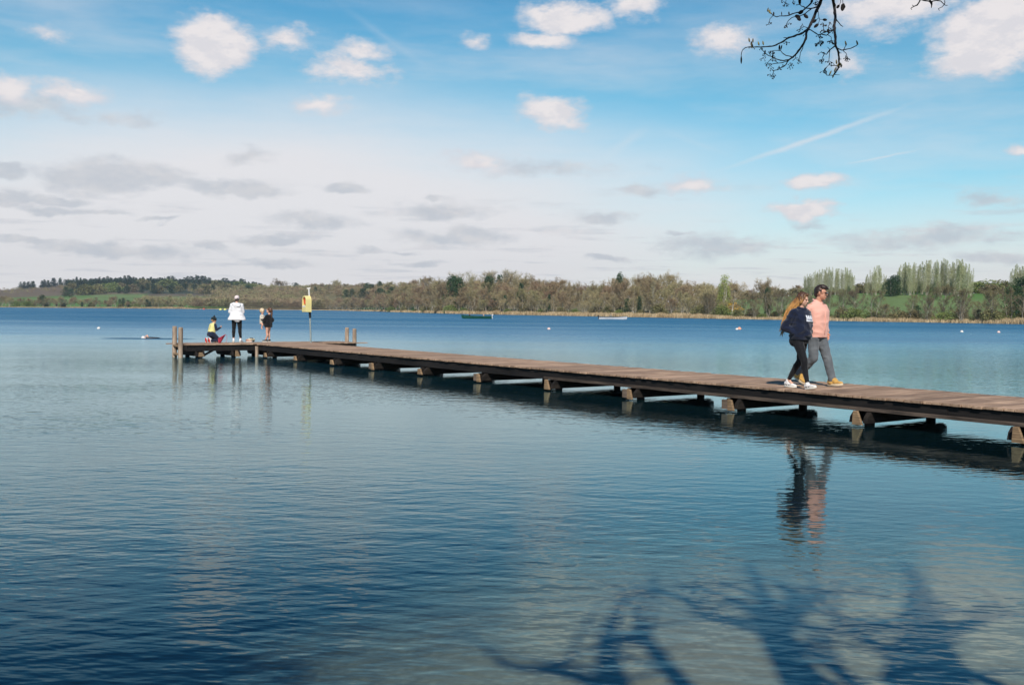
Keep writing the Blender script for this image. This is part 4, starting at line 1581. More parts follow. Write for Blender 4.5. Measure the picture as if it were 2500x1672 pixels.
# ------------------------------------------------------------------ people
def ring_sphere(mb, c, rad, rot=None, seg=14, rings=9):
    c = Vector(c)
    n = len(mb.v)
    for i in range(rings + 1):
        th = math.pi * i / rings
        for k in range(seg):
            a = 2 * math.pi * k / seg
            v = Vector((rad[0] * math.sin(th) * math.cos(a), rad[1] * math.sin(th) * math.sin(a), rad[2] * math.cos(th)))
            if rot is not None:
                v = rot @ v
            mb.v.append(tuple(c + v))
    for i in range(rings):
        for k in range(seg):
            a = n + i * seg + k
            b = n + i * seg + (k + 1) % seg
            mb.f.append((a, a + seg, b + seg, b))


def capsule(mb, p0, p1, r0, r1, seg=12):
    p0, p1 = Vector(p0), Vector(p1)
    d = (p1 - p0)
    L = d.length
    d.normalize()
    pts, rr = [], []
    for k in range(4):
        a = math.pi / 2 * (1 - k / 4)
        pts.append(p0 - d * (r0 * math.sin(a)))
        rr.append(max(r0 * math.cos(a), 0.0008))
    pts.append(p0)
    rr.append(r0)
    pts.append(p1)
    rr.append(r1)
    for k in range(1, 5):
        a = math.pi / 2 * k / 4
        pts.append(p1 + d * (r1 * math.sin(a)))
        rr.append(max(r1 * math.cos(a), 0.0008))
    mb.tube(pts, rr, seg, True)


def loft(mb, rings, seg=24):
    """rings: (centre, half size forward, half size sideways[, yaw]) stacked upward"""
    n = len(mb.v)
    for rg in rings:
        c, rx, ry = Vector(rg[0]), rg[1], rg[2]
        yaw = rg[3] if len(rg) > 3 else 0
        for k in range(seg):
            a = 2 * math.pi * k / seg
            ca, sa = math.cos(a), math.sin(a)
            ex = 0.85
            x = rx * math.copysign(abs(ca) ** ex, ca)
            y = ry * math.copysign(abs(sa) ** ex, sa)
            mb.v.append(tuple(c + Vector((x * math.cos(yaw) - y * math.sin(yaw), x * math.sin(yaw) + y * math.cos(yaw), 0))))
    for i in range(len(rings) - 1):
        for k in range(seg):
            a = n + i * seg + k
            b = n + i * seg + (k + 1) % seg
            mb.f.append((a, b, b + seg, a + seg))
    mb.f.append(tuple(n + k for k in reversed(range(seg))))
    mb.f.append(tuple(n + (len(rings) - 1) * seg + k for k in range(seg)))


def fuse(mb, name, mat, parent, voxel=0.008, smooth=3, fold=0.0, fscale=(9, 9, 9), seed=0.0):
    """union of all shapes in MB as one continuous surface"""
    me = bpy.data.meshes.new(name)
    me.from_pydata(mb.v, [], mb.f)
    me.update()
    o = bpy.data.objects.new(name, me)
    COL.objects.link(o)
    r = o.modifiers.new('fuse', 'REMESH')
    r.mode = 'VOXEL'
    r.voxel_size = voxel
    if smooth:
        s = o.modifiers.new('smooth', 'SMOOTH')
        s.factor = 0.6
        s.iterations = smooth
    dg = bpy.context.evaluated_depsgraph_get()
    ev = o.evaluated_get(dg)
    m2 = bpy.data.meshes.new_from_object(ev)
    o.modifiers.clear()
    o.data = m2
    bpy.data.meshes.remove(me)
    m2.name = name
    m2.materials.clear()
    m2.materials.append(mat)
    if fold:
        n = len(m2.vertices)
        co = np.empty(n * 3, dtype=np.float32)
        no = np.empty(n * 3, dtype=np.float32)
        m2.vertices.foreach_get('co', co)
        m2.vertices.foreach_get('normal', no)
        co = co.reshape(-1, 3)
        no = no.reshape(-1, 3)
        d = np.array([mnoise.noise(Vector((c[0] * fscale[0] + seed, c[1] * fscale[1], c[2] * fscale[2]))) for c in co], dtype=np.float32)
        d = -np.abs(d) * 1.6 + 0.35
        co += no * (d * fold)[:, None]
        m2.vertices.foreach_set('co', co.reshape(-1))
    m2.polygons.foreach_set('use_smooth', [True] * len(m2.polygons))
    m2.update()
    o.parent = parent
    return o


def hand(mb, w, d, n, side, curl=0.5, s=1.0):
    """palm and five fingers. w wrist, d direction of the hand, n direction the palm faces, side: direction of the thumb"""
    w, d, n = Vector(w), Vector(d).normalized(), Vector(n).normalized()
    t = Vector(side)
    t = (t - d * t.dot(d)).normalized()
    n = d.cross(t).normalized() * (1 if d.cross(t).dot(n) > 0 else -1)
    for q in (-0.026, -0.009, 0.009, 0.026):
        capsule(mb, w + t * (q * 0.6 * s), w + d * (0.082 * s) + t * (q * s), 0.015 * s, 0.0125 * s, 8)
    for q, L in ((-0.030, 0.060), (-0.010, 0.076), (0.010, 0.082), (0.030, 0.072)):
        p = w + d * (0.085 * s) + t * (q * s)
        a = curl * 0.5
        for seg, fr in enumerate((0.45, 0.32, 0.23)):
            dd = (d * math.cos(a) + n * math.sin(a)).normalized()
            p2 = p + dd * (L * fr * s)
            capsule(mb, p, p2, (0.0092 - seg * 0.0008) * s, (0.0085 - seg * 0.0008) * s, 8)
            p = p2
            a += curl * 0.7
    p = w + d * (0.028 * s) + t * (0.026 * s)
    dd = (d * 0.6 + t * 0.75 + n * 0.25).normalized()
    p2 = p + dd * 0.038 * s
    capsule(mb, p, p2, 0.0125 * s, 0.0105 * s, 8)
    dd = (d * 0.85 + t * 0.25 + n * 0.4).normalized()
    capsule(mb, p2, p2 + dd * 0.03 * s, 0.0102 * s, 0.0085 * s, 8)


def head(mb, C, yaw=0.0, pitch=0.0, s=1.0, roll=0.0):
    """skull, face, nose, lips, ears, jaw. C: centre of the skull. Returns a function from head space to body space"""
    C = Vector(C)
    rot = Matrix.Rotation(yaw, 3, 'Z') @ Matrix.Rotation(pitch, 3, 'Y') @ Matrix.Rotation(roll, 3, 'X')

    def T(x, y, z):
        return C + rot @ Vector((x * s, y * s, z * s))

    def ell(c, r):
        ring_sphere(mb, T(*c), (r[0] * s, r[1] * s, r[2] * s), rot, 16, 10)
    ell((-0.014, 0, 0.022), (0.098, 0.077, 0.098))
    ell((0.026, 0, -0.042), (0.066, 0.061, 0.078))
    ell((0.058, 0, -0.098), (0.026, 0.027, 0.020))
    ell((0.020, 0, -0.085), (0.055, 0.050, 0.030))
    ell((0.078, 0, 0.022), (0.016, 0.048, 0.012))          # brow
    for y in (-1, 1):
        ell((0.066, 0.032 * y, -0.025), (0.020, 0.020, 0.018))   # cheek
        ell((-0.006, 0.076 * y, -0.010), (0.019, 0.009, 0.030))  # ear
    capsule(mb, T(0.086, 0, 0.008), T(0.108, 0, -0.028), 0.0075 * s, 0.0115 * s, 8)
    ell((0.100, 0, -0.032), (0.011, 0.016, 0.008))
    ell((0.087, 0, -0.064), (0.010, 0.022, 0.0065))
    ell((0.085, 0, -0.076), (0.010, 0.019, 0.0065))
    return T


def eyes(T, parent, mat_w, mat_d, lip_mat=None):
    for y, nm in ((-1, 'eye'), (1, 'eye')):
        mb = MB()
        ring_sphere(mb, T(0.0815, 0.031 * y, 0.0005), (0.011, 0.013, 0.0075), None, 10, 6)
        mb.build(nm, mat_d, parent, smooth=True)
    if lip_mat:
        mb = MB()
        ring_sphere(mb, T(0.0925, 0, -0.069), (0.0065, 0.019, 0.0075), None, 10, 6)
        mb.build('lips', lip_mat, parent, smooth=True)


def shoe(name, ankle, yaw, pitch, parent, mat_up, mat_sole, L=0.27, W=0.095, high=0.10, voxel=0.006, thick=0.026, tick=None, side=-1, bulk=1.0, collar=0.040):
    """ankle: joint about 9 cm above the ground; yaw: toe direction in body space; pitch: heel up (+) or toe up (-)"""
    A = Vector(ankle)
    rot = Matrix.Rotation(yaw, 3, 'Z') @ Matrix.Rotation(pitch, 3, 'Y')

    def T(x, y, z):
        return A + rot @ Vector((x, y, z))
    h0 = -0.095
    k = L / 0.27
    mb = MB()
    for x, y, z, rx, ry, rz in ((-0.045, 0, h0 + 0.058, 0.042, 0.036, 0.045), (0.01, 0, h0 + 0.055, 0.06, 0.038, 0.043), (0.075, 0, h0 + 0.046, 0.065, 0.042, 0.030), (0.13, 0.0, h0 + 0.040, 0.055, 0.042, 0.024)):
        ring_sphere(mb, T(x * k, y, h0 + (z - h0) * bulk), (rx * k, ry * W / 0.095, rz * bulk), rot, 14, 8)
    capsule(mb, T(-0.012 * k, 0, h0 + 0.06), T(-0.012 * k, 0, h0 + high), collar * k, collar * k)
    if bulk > 1:
        capsule(mb, T(0.0, 0, h0 + 0.12), T(0.055 * k, 0, h0 + 0.085), collar * k, 0.042 * k)
    up_o = fuse(mb, name, mat_up, parent, voxel, 3)
    # sole
    mb = MB()
    n = 26
    for z in (h0 - 0.001, h0 + thick):
        for i in range(n):
            a = 2 * math.pi * i / n
            x = 0.05 * k + 0.137 * k * math.cos(a)
            wv = W * 0.5 * (0.86 + 0.18 * math.cos(a - 0.2)) * (1.0 if z > h0 + 0.01 else 0.95)
            mb.v.append(tuple(T(x, wv * math.sin(a) * (1.05 if abs(math.cos(a)) < .8 else 1), z + (0.012 * max(0, math.cos(a)) ** 4))))
    mb.f = [tuple(reversed(range(n))), tuple(range(n, 2 * n))] + [(i, (i + 1) % n, (i + 1) % n + n, i + n) for i in range(n)]
    mb.build('sole', mat_sole, up_o, smooth=False, bevel=0.003)
    if tick:
        # dark curved tick on both flanks, laid on the surface
        from mathutils.bvhtree import BVHTree
        dg = bpy.context.evaluated_depsgraph_get()
        bvh = BVHTree.FromObject(up_o, dg)
        mb = MB()
        for sd in (-1, 1):
            cen = [(-0.045, 0.052, 0.003), (-0.030, 0.036, 0.0095), (-0.005, 0.028, 0.0115), (0.03, 0.038, 0.0085), (0.07, 0.056, 0.0045), (0.095, 0.066, 0.001)]
            vs = []
            for x, z, hw in cen:
                for dz in (-hw, hw):
                    o_ = T(-x * k * -1, 0.2 * sd, h0 + z + dz)
                    hit = bvh.ray_cast(o_, rot @ Vector((0, -sd, 0)), 0.4)
                    vs.append((hit[0] + (rot @ Vector((0, sd, 0))) * 0.0025) if hit[0] else T(x * k, 0.04 * sd, h0 + z + dz))
            n0 = len(mb.v)
            mb.v.extend([tuple(v) for v in vs])
            mb.f.extend([(n0 + 2 * i, n0 + 2 * i + 2, n0 + 2 * i + 3, n0 + 2 * i + 1) for i in range(len(cen) - 1)])
        mb.build('side_mark', tick, up_o)
    return up_o


def patch_on(target, P0, U, V, nu, nv, direction, mat, name, parent, off=0.004, shape=None):
    """small printed patch following the cloth"""
    from mathutils.bvhtree import BVHTree
    dg = bpy.context.evaluated_depsgraph_get()
    bvh = BVHTree.FromObject(target, dg)
    mb = MB()
    idx = {}
    for j in range(nv + 1):
        for i in range(nu + 1):
            p = P0 + U * (i / nu) + V * (j / nv)
            hit = bvh.ray_cast(p - direction * 0.6, direction, 1.5)
            if hit[0] is not None:
                idx[(i, j)] = len(mb.v)
                mb.v.append(tuple(hit[0] - direction * off))
    for j in range(nv):
        for i in range(nu):
            if shape and not shape(i, j):
                continue
            q = [idx.get(k) for k in ((i, j), (i + 1, j), (i + 1, j + 1), (i, j + 1))]
            if None not in q:
                mb.f.append(tuple(q))
    return mb.build(name, mat, parent)


def skin_mat(name, col, rough=0.5):
    m = new_mat(name)
    t = NT(m.node_tree)
    out = t.node('ShaderNodeOutputMaterial')
    b = t.node('ShaderNodeBsdfPrincipled')
    tc = t.node('ShaderNodeTexCoord')
    n = t.noise(tc.outputs['Object'], 14, 4, 0.6)
    c = t.mix(t.smooth(n, 0.3, 0.7), tuple(c * 0.88 for c in col), (col[0] * 1.06, col[1] * 0.97, col[2] * 0.95))
    t._in(b.inputs['Base Color'], c)
    b.inputs['Roughness'].default_value = rough
    b.inputs['Subsurface Weight'].default_value = 0.12
    b.inputs['Subsurface Radius'].default_value = (0.02, 0.008, 0.004)
    b.inputs['Subsurface Scale'].default_value = 0.5
    t.l.new(b.outputs[0], out.inputs['Surface'])
    return m


def cloth_mat(name, col, var=0.08, rough=0.9, weave=220, sheen=0.2, bump=0.0015, col2=None, scale=7):
    m = simple_mat(name, col, rough, var, scale, 0.2, col2)
    t = NT(m.node_tree)
    b = [n for n in m.node_tree.nodes if n.type == 'BSDF_PRINCIPLED'][0]
    b.inputs['Sheen Weight'].default_value = sheen
    tc = t.node('ShaderNodeTexCoord')
    n = t.noise(tc.outputs['Object'], weave, 2, 0.5)
    bp = t.node('ShaderNodeBump')
    bp.inputs['Distance'].default_value = bump
    t._in(bp.inputs['Height'], n)
    t.l.new(bp.outputs[0], b.inputs['Normal'])
    return m


def hair_mat(name, root, tip=None, z0=0, z1=1, streak=60):
    m = new_mat(name)
    t = NT(m.node_tree)
    out = t.node('ShaderNodeOutputMaterial')
    b = t.node('ShaderNodeBsdfPrincipled')
    tc = t.node('ShaderNodeTexCoord')
    ob = tc.outputs['Object']
    n = t.noise(t.vmath('MULTIPLY', ob, (streak, streak, 5)), 1.0, 4, 0.65)
    z = t.xyz(ob)[2]
    if tip:
        # dyed lengths: dark at the crown, golden below
        g = t.smooth(t.math('MULTIPLY_ADD', t.math('SUBTRACT', n, 0.5), 0.7, z), z0, z1, 1.0, 0.0)
        c = t.mix(g, root, tip)
        low = t.smooth(z, 1.12, 0.92)
        c = t.mix(low, c, tuple(0.45 * a + 0.1 * r for a, r in zip(tip, root)))
    else:
        c = t.mix(0.5, root, root)
    c = t.vmath('SCALE', c, scale=t.lin(n, 0.3, 0.7, 0.35, 1.5))
    t._in(b.inputs['Base Color'], c)
    b.inputs['Roughness'].default_value = 0.42
    b.inputs['Specular IOR Level'].default_value = 0.5
    t.l.new(b.outputs[0], out.inputs['Surface'])
    return m


SKIN = skin_mat('fair_skin', (0.70, 0.41, 0.295))
SKIN2 = skin_mat('tanned_skin', (0.66, 0.33, 0.215))
EYE = simple_mat('eye_dark', (0.03, 0.02, 0.018), 0.3)
LIP = simple_mat('lips', (0.50, 0.16, 0.13), 0.5)
WHITE_SHOE = simple_mat('white_leather', (0.82, 0.79, 0.76), 0.45, 0.03, 30)
BLACK_MARK = simple_mat('black_mark', (0.015, 0.015, 0.018), 0.5)
WHITE_SOLE = simple_mat('white_rubber', (0.80, 0.76, 0.68), 0.6, 0.04, 20)


def couple():
    rz = math.atan2(PD.y, PD.x)
    # ---- woman
    p = unproj(1951, 948.5, DK)
    W = empty('person', (p.x, p.y, DK), rz)
    tag(W, 'woman with long golden hair walking on the pier in navy hoodie and black leggings', 'person')
    mb = MB()
    # legs
    for hip, kn, an, r in (((0.0, -0.085, 0.86), (0.165, -0.085, 0.475), (0.235, -0.085, 0.105), 1), ((-0.01, 0.085, 0.86), (-0.055, 0.085, 0.475), (-0.29, 0.08, 0.125), 1)):
        capsule(mb, hip, kn, 0.085, 0.052)
        calf = Vector(kn).lerp(Vector(an), 0.3) + Vector((-0.015, 0, 0))
        capsule(mb, kn, calf, 0.05, 0.05)
        capsule(mb, calf, an, 0.049, 0.031)
        capsule(mb, an, Vector(an) + Vector((0.08, 0, -0.062)), 0.030, 0.022)
    loft(mb, [((-0.01, 0, 0.80), 0.11, 0.15), ((-0.01, 0, 0.88), 0.125, 0.17), ((0, 0, 1.0), 0.095, 0.135), ((0.01, 0, 1.15), 0.10, 0.14), ((0.015, 0, 1.28), 0.105, 0.16), ((0, 0, 1.36), 0.07, 0.13)])
    capsule(mb, (0.0, 0, 1.34), (0.025, 0.0, 1.47), 0.054, 0.049)
    wr = {}
    for sg in (-1, 1):
        sh = (-0.005, 0.155 * sg, 1.32)
        el = (-0.125 if sg < 0 else -0.05, 0.235 * sg, 1.065)
        wp = (0.105, 0.115 * sg, 0.965)
        wr[sg] = Vector(wp)
        capsule(mb, sh, el, 0.048, 0.038)
        capsule(mb, el, wp, 0.038, 0.026)
    for sg in (-1, 1):
        d = Vector((0.02, -sg * 0.8, -0.05))
        hand(mb, wr[sg] + Vector((0.015 + 0.02 * (sg > 0), 0, 0.0)), d, (-1, 0, 0), (0, 0, 1), 0.7, 0.95)
    T = head(mb, (0.045, 0.0, 1.545), R(12), R(13), 0.93)
    fuse(mb, 'body', SKIN, W, 0.0065, 3)
    eyes(T, W, None, EYE, LIP)
    # leggings
    LEG = cloth_mat('black_leggings', (0.008, 0.008, 0.010), 0.1, 0.75, 300, 0.15)
    mb = MB()
    for hip, kn, an in (((0.0, -0.085, 0.86), (0.165, -0.085, 0.475), (0.228, -0.085, 0.135)), ((-0.01, 0.085, 0.86), (-0.055, 0.085, 0.475), (-0.275, 0.08, 0.155))):
        capsule(mb, hip, kn, 0.098, 0.062)
        calf = Vector(kn).lerp(Vector(an), 0.3) + Vector((-0.015, 0, 0))
        capsule(mb, kn, calf, 0.06, 0.058)
        a = Vector(an)
        capsule(mb, calf, a, 0.057, 0.038)
    ring_sphere(mb, (-0.055, -0.075, 0.83), (0.10, 0.095, 0.11))
    ring_sphere(mb, (-0.055, 0.075, 0.83), (0.10, 0.095, 0.11))
    loft(mb, [((-0.01, 0, 0.78), 0.12, 0.165), ((-0.015, 0, 0.86), 0.14, 0.185), ((-0.005, 0, 0.98), 0.115, 0.155)])
    fuse(mb, 'leggings', LEG, W, 0.009, 4, 0.004, (18, 18, 9), 3.1)
    # hoodie
    NAVY = cloth_mat('navy_fleece', (0.008, 0.013, 0.034), 0.15, 0.95, 160, 0.35, 0.002)
    mb = MB()
    loft(mb, [((0.0, 0, 0.865), 0.150, 0.188), ((0.0, 0, 0.90), 0.162, 0.205), ((0.012, 0, 0.99), 0.172, 0.215), ((0.02, 0, 1.10), 0.168, 0.212), ((0.02, 0, 1.22), 0.160, 0.212), ((0.01, 0, 1.32), 0.125, 0.195), ((0.0, 0, 1.385), 0.078, 0.115)])
    for sg in (-1, 1):
        sh = Vector((-0.005, 0.165 * sg, 1.315))
        el = Vector((-0.135 if sg < 0 else -0.06, 0.255 * sg, 1.06))
        wp = wr[sg] + Vector((-0.01, 0.005 * sg, 0))
        capsule(mb, sh, el, 0.078, 0.070)
        mid = el.lerp(wp, 0.55) + Vector((0.01, 0.02 * sg, -0.015))
        capsule(mb, el, mid, 0.070, 0.062)
        capsule(mb, mid, wp, 0.060, 0.043)
    # pocket bulge and hood lying on the back
    ring_sphere(mb, (0.130, 0, 0.955), (0.085, 0.125, 0.075))
    capsule(mb, (-0.075, -0.085, 1.375), (-0.09, 0.085, 1.375), 0.05, 0.05)
    for k in range(10):
        a0 = 2 * math.pi * k / 10
        a1 = 2 * math.pi * (k + 1) / 10
        capsule(mb, (0.018 + 0.078 * math.cos(a0), 0.086 * math.sin(a0), 1.392 - 0.022 * math.cos(a0)), (0.018 + 0.078 * math.cos(a1), 0.086 * math.sin(a1), 1.392 - 0.022 * math.cos(a1)), 0.026, 0.026, 8)
    hood = fuse(mb, 'hoodie', NAVY, W, 0.008, 3, 0.018, (7, 7, 12), 1.7)
    mb = MB()
    loft(mb, [((0.0, 0, 0.845), 0.150, 0.186), ((0.0, 0, 0.875), 0.158, 0.194), ((0.0, 0, 0.895), 0.150, 0.188)])
    mb.build('waistband', NAVY, hood, smooth=True)
    white = simple_mat('white_print', (0.75, 0.76, 0.80), 0.8, 0.03, 40)
    fwd_l = Vector((-1, 0.18, 0)).normalized()

    def letters(i, j):
        top = j >= 12
        return not (top and (i // 2) % 3 == 2)
    rgt = Vector((0.10, -0.99, 0)).normalized()
    P0 = Vector((0.3, 0.115, 1.155))
    patch_on(hood, P0, Vector((0, -0.185, 0.012)), Vector((0, 0, 0.105)), 22, 16, Vector((-1, 0.0, 0)), white, 'chest_print', hood, 0.006, letters)
    dk = simple_mat('blue_print', (0.16, 0.2, 0.32), 0.8)

    def strokes(i, j):
        return (i % 4 != 3) and not (1 <= j <= 2 and i % 4 == 1)
    patch_on(hood, P0 + Vector((0, -0.04, 0.022)), Vector((0, -0.12, 0.008)), Vector((0, 0, 0.024)), 19, 4, Vector((-1, 0, 0)), dk, 'small_print', hood, 0.009, strokes)
    # shoes
    shoe('trainer', (0.245, -0.085, 0.103), R(-4), R(-9), W, WHITE_SHOE, WHITE_SOLE, 0.255, 0.09, 0.105, tick=BLACK_MARK)
    shoe('trainer', (-0.295, 0.08, 0.103), R(3), R(3), W, WHITE_SHOE, WHITE_SOLE, 0.255, 0.09, 0.105, tick=BLACK_MARK)
    # hair
    HAIR = hair_mat('golden_dyed_hair', (0.070, 0.030, 0.020), (0.72, 0.36, 0.11), 1.42, 1.64)
    rnd = random.Random(9)
    mb = MB()
    ring_sphere(mb, T(-0.026, 0, 0.030), (0.100, 0.085, 0.100), Matrix.Rotation(R(12), 3, 'Z'))
    ring_sphere(mb, T(-0.045, 0, -0.03), (0.075, 0.082, 0.10))
    ring_sphere(mb, T(0.012, 0, 0.085), (0.070, 0.066, 0.036))
    for y in (-1, 1):
        capsule(mb, T(0.045, 0.062 * y, 0.055), T(0.012, 0.082 * y, -0.06), 0.016, 0.022)
    chain = [(-0.03, -0.05, 1.50), (-0.085, -0.095, 1.40), (-0.155, -0.13, 1.28), (-0.215, -0.15, 1.15), (-0.245, -0.155, 1.05), (-0.25, -0.155, 0.985)]
    rad = [0.074, 0.072, 0.060, 0.045, 0.028, 0.012]
    for i in range(5):
        capsule(mb, chain[i], chain[i + 1], rad[i], rad[i + 1])
    ch2 = [(-0.05, 0.03, 1.50), (-0.11, 0.03, 1.38), (-0.165, 0.02, 1.24), (-0.20, 0.0, 1.12)]
    for i in range(3):
        capsule(mb, ch2[i], ch2[i + 1], 0.065 - 0.014 * i, 0.052 - 0.014 * i)
    hb = fuse(mb, 'hair', HAIR, W, 0.008, 2, 0.012, (45, 45, 4), 5.0)
    mb = MB()
    for k in range(150):
        c = chain if k % 3 else ch2
        rr = rad if k % 3 else [0.065, 0.052, 0.038, 0.02]
        a = rnd.uniform(0, 6.28)
        q = rnd.uniform(0.75, 1.15)
        pts = [T(-0.03 + 0.07 * math.cos(a) * 0.8, 0.07 * math.sin(a), rnd.uniform(0.03, 0.09))]
        end = len(c) - (0 if rnd.random() < .6 else 1)
        for i in range(end):
            w_ = 0.012
            pts.append(Vector(c[i]) + Vector((math.cos(a) * rr[i] * q + rnd.gauss(0, w_) * .4, math.sin(a) * rr[i] * q + rnd.gauss(0, w_) * .5, rnd.gauss(0, w_))))
        if rnd.random() < 0.25:
            pts.append(pts[-1] + Vector((-0.02 + rnd.gauss(0, .02), rnd.gauss(0, .02), -0.05 - rnd.random() * .04)))
        sm = []
        for i in range(len(pts) - 1):
            sm.append(pts[i])
            sm.append(pts[i].lerp(pts[i + 1], 0.5) + Vector((rnd.gauss(0, .003), rnd.gauss(0, .003), 0)))
        sm.append(pts[-1])
        mb.tube(sm, [0.0045] * (len(sm) - 1) + [0.001], 4, False)
    mb.build('hair_strands', HAIR, hb, smooth=True)

    # ---- man
    p = unproj(1991, 941.5, DK)
    Mn = empty('person', (p.x, p.y, DK), rz)
    tag(Mn, 'dark haired man in pink shirt, grey jeans and tan boots walking beside the woman', 'person')
    legs = (((0.0, 0.095, 0.93), (0.17, 0.09, 0.51), (0.285, 0.085, 0.115)), ((0.0, -0.095, 0.93), (0.02, -0.10, 0.50), (-0.30, -0.09, 0.20)))
    mb = MB()
    for hip, kn, an in legs:
        capsule(mb, hip, kn, 0.09, 0.058)
        calf = Vector(kn).lerp(Vector(an), 0.3) + Vector((-0.02, 0, 0))
        capsule(mb, kn, calf, 0.056, 0.056)
        capsule(mb, calf, an, 0.055, 0.037)
        capsule(mb, an, Vector(an) + Vector((0.06, 0, -0.065)), 0.033, 0.024)
    loft(mb, [((-0.01, 0, 0.86), 0.12, 0.155), ((0, 0, 0.98), 0.12, 0.165), ((0.01, 0, 1.12), 0.12, 0.16), ((0.02, 0, 1.28), 0.125, 0.18), ((0.01, 0, 1.42), 0.115, 0.19), ((0, 0, 1.48), 0.07, 0.14)])
    capsule(mb, (0.0, 0, 1.46), (0.045, 0.01, 1.60), 0.062, 0.057)
    arms = {}
    for sg in (-1, 1):
        sh = Vector((0.0, 0.19 * sg, 1.43))
        el = Vector((-0.09 if sg < 0 else -0.05, 0.262 * sg, 1.17))
        wp = Vector((0.0 if sg < 0 else 0.075, 0.19 * sg, 0.965))
        arms[sg] = (sh, el, wp)
        capsule(mb, sh, el, 0.056, 0.044)
        capsule(mb, el, wp, 0.044, 0.030)
        hand(mb, wp + Vector((0.01, 0, -0.01)), (0.35, -0.25 * sg, -1), (0, -sg, 0), (1, 0, 0), 0.35, 1.0)
    T = head(mb, (0.070, 0.012, 1.675), R(22), R(4), 1.03)
    fuse(mb, 'body', SKIN2, Mn, 0.0068, 3)
    eyes(T, Mn, None, EYE, LIP)
    JEAN = cloth_mat('grey_denim', (0.135, 0.145, 0.155), 0.1, 0.9, 260, 0.2, 0.002, col2=(0.10, 0.11, 0.12), scale=5)
    mb = MB()
    for hip, kn, an in legs:
        capsule(mb, hip, kn, 0.112, 0.084)
        mid = Vector(kn).lerp(Vector(an), 0.5)
        capsule(mb, kn, mid, 0.082, 0.074)
        capsule(mb, mid, Vector(an) + Vector((0, 0, 0.045)), 0.073, 0.070)
        capsule(mb, Vector(an) + Vector((-0.005, 0, 0.05)), Vector(an) + Vector((-0.005, 0, 0.012)), 0.074, 0.070)
    for sg in (-1, 1):
        ring_sphere(mb, (0.06, 0.115 * sg, 0.87), (0.065, 0.058, 0.085))
    loft(mb, [((-0.015, 0, 0.83), 0.13, 0.175), ((-0.01, 0, 0.92), 0.145, 0.185), ((0, 0, 1.02), 0.135, 0.175)])
    fuse(mb, 'jeans', JEAN, Mn, 0.009, 3, 0.010, (8, 8, 12), 8.0)
    PINK = cloth_mat('pink_cotton_shirt', (0.86, 0.44, 0.345), 0.03, 0.85, 300, 0.25, 0.001, scale=3)
    mb = MB()
    loft(mb, [((0.005, 0, 0.875), 0.155, 0.195), ((0.005, 0, 0.95), 0.165, 0.208), ((0.015, 0, 1.08), 0.165, 0.212), ((0.02, 0, 1.22), 0.168, 0.222), ((0.02, 0, 1.35), 0.158, 0.228), ((0.005, 0, 1.43), 0.130, 0.222), ((0.0, 0, 1.475), 0.098, 0.165), ((0.0, 0, 1.515), 0.076, 0.10), ((0.008, 0, 1.525), 0.066, 0.075)])
    for sg in (-1, 1):
        sh, el, wp = arms[sg]
        capsule(mb, sh + Vector((0, -0.004 * sg, -0.022)), el, 0.072, 0.070)
        capsule(mb, el, wp + Vector((-0.004, 0, 0.02)), 0.068, 0.050)
    shirt = fuse(mb, 'shirt', PINK, Mn, 0.0085, 3, 0.015, (5, 4, 7), 4.4)
    mb = MB()
    for sg in (-1, 1):
        vs = [(0.075, 0.012 * sg, 1.50), (0.055, 0.072 * sg, 1.545), (0.0, 0.082 * sg, 1.56), (-0.06, 0.05 * sg, 1.575), (-0.075, 0.0, 1.58), (-0.085, 0.0, 1.54), (-0.068, 0.062 * sg, 1.53), (0.0, 0.10 * sg, 1.51), (0.068, 0.085 * sg, 1.49), (0.108, 0.04 * sg, 1.465)]
        f = [(0, 1, 8, 9), (1, 2, 7, 8), (2, 3, 6, 7), (3, 4, 5, 6)]
        mb.add(vs, f)
    col = mb.build('collar', PINK, shirt, smooth=True)
    so = col.modifiers.new('thick', 'SOLIDIFY')
    so.thickness = 0.006
    # button strip
    mb = MB()
    mb.tube([(0.115, 0.0, 1.45), (0.178, 0.0, 1.34), (0.186, 0.0, 1.2), (0.183, 0.0, 1.08), (0.168, 0.0, 0.93)], 0.009, 6)
    mb.build('button_strip', PINK, shirt, smooth=True)
    TAN = cloth_mat('tan_suede', (0.56, 0.32, 0.085), 0.1, 0.95, 120, 0.3)
    CREAM = simple_mat('cream_sole', (0.74, 0.60, 0.40), 0.7, 0.05)
    shoe('boot', (0.29, 0.085, 0.112), R(2), R(-4), Mn, TAN, CREAM, 0.315, 0.112, 0.165, thick=0.032, bulk=1.22, collar=0.050)
    shoe('boot', (-0.30, -0.09, 0.185), R(-2), R(26), Mn, TAN, CREAM, 0.30, 0.112, 0.165, thick=0.032, bulk=1.22, collar=0.050)
    DARK = hair_mat('dark_brown_hair', (0.032, 0.017, 0.013), streak=40)
    mb = MB()
    ring_sphere(mb, T(-0.030, 0, 0.034), (0.100, 0.084, 0.098), Matrix.Rotation(R(22), 3, 'Z'))
    ring_sphere(mb, T(-0.065, 0, -0.02), (0.052, 0.070, 0.075))
    ring_sphere(mb, T(0.045, 0.0, 0.098), (0.062, 0.066, 0.034))
    ring_sphere(mb, T(0.088, 0.0, 0.082), (0.026, 0.052, 0.028))
    ring_sphere(mb, T(0.0, 0.0, 0.118), (0.075, 0.062, 0.030))
    for y in (-1, 1):
        capsule(mb, T(0.018, 0.072 * y, 0.040), T(0.016, 0.073 * y, 0.008), 0.012, 0.008)
    rnd = random.Random(3)
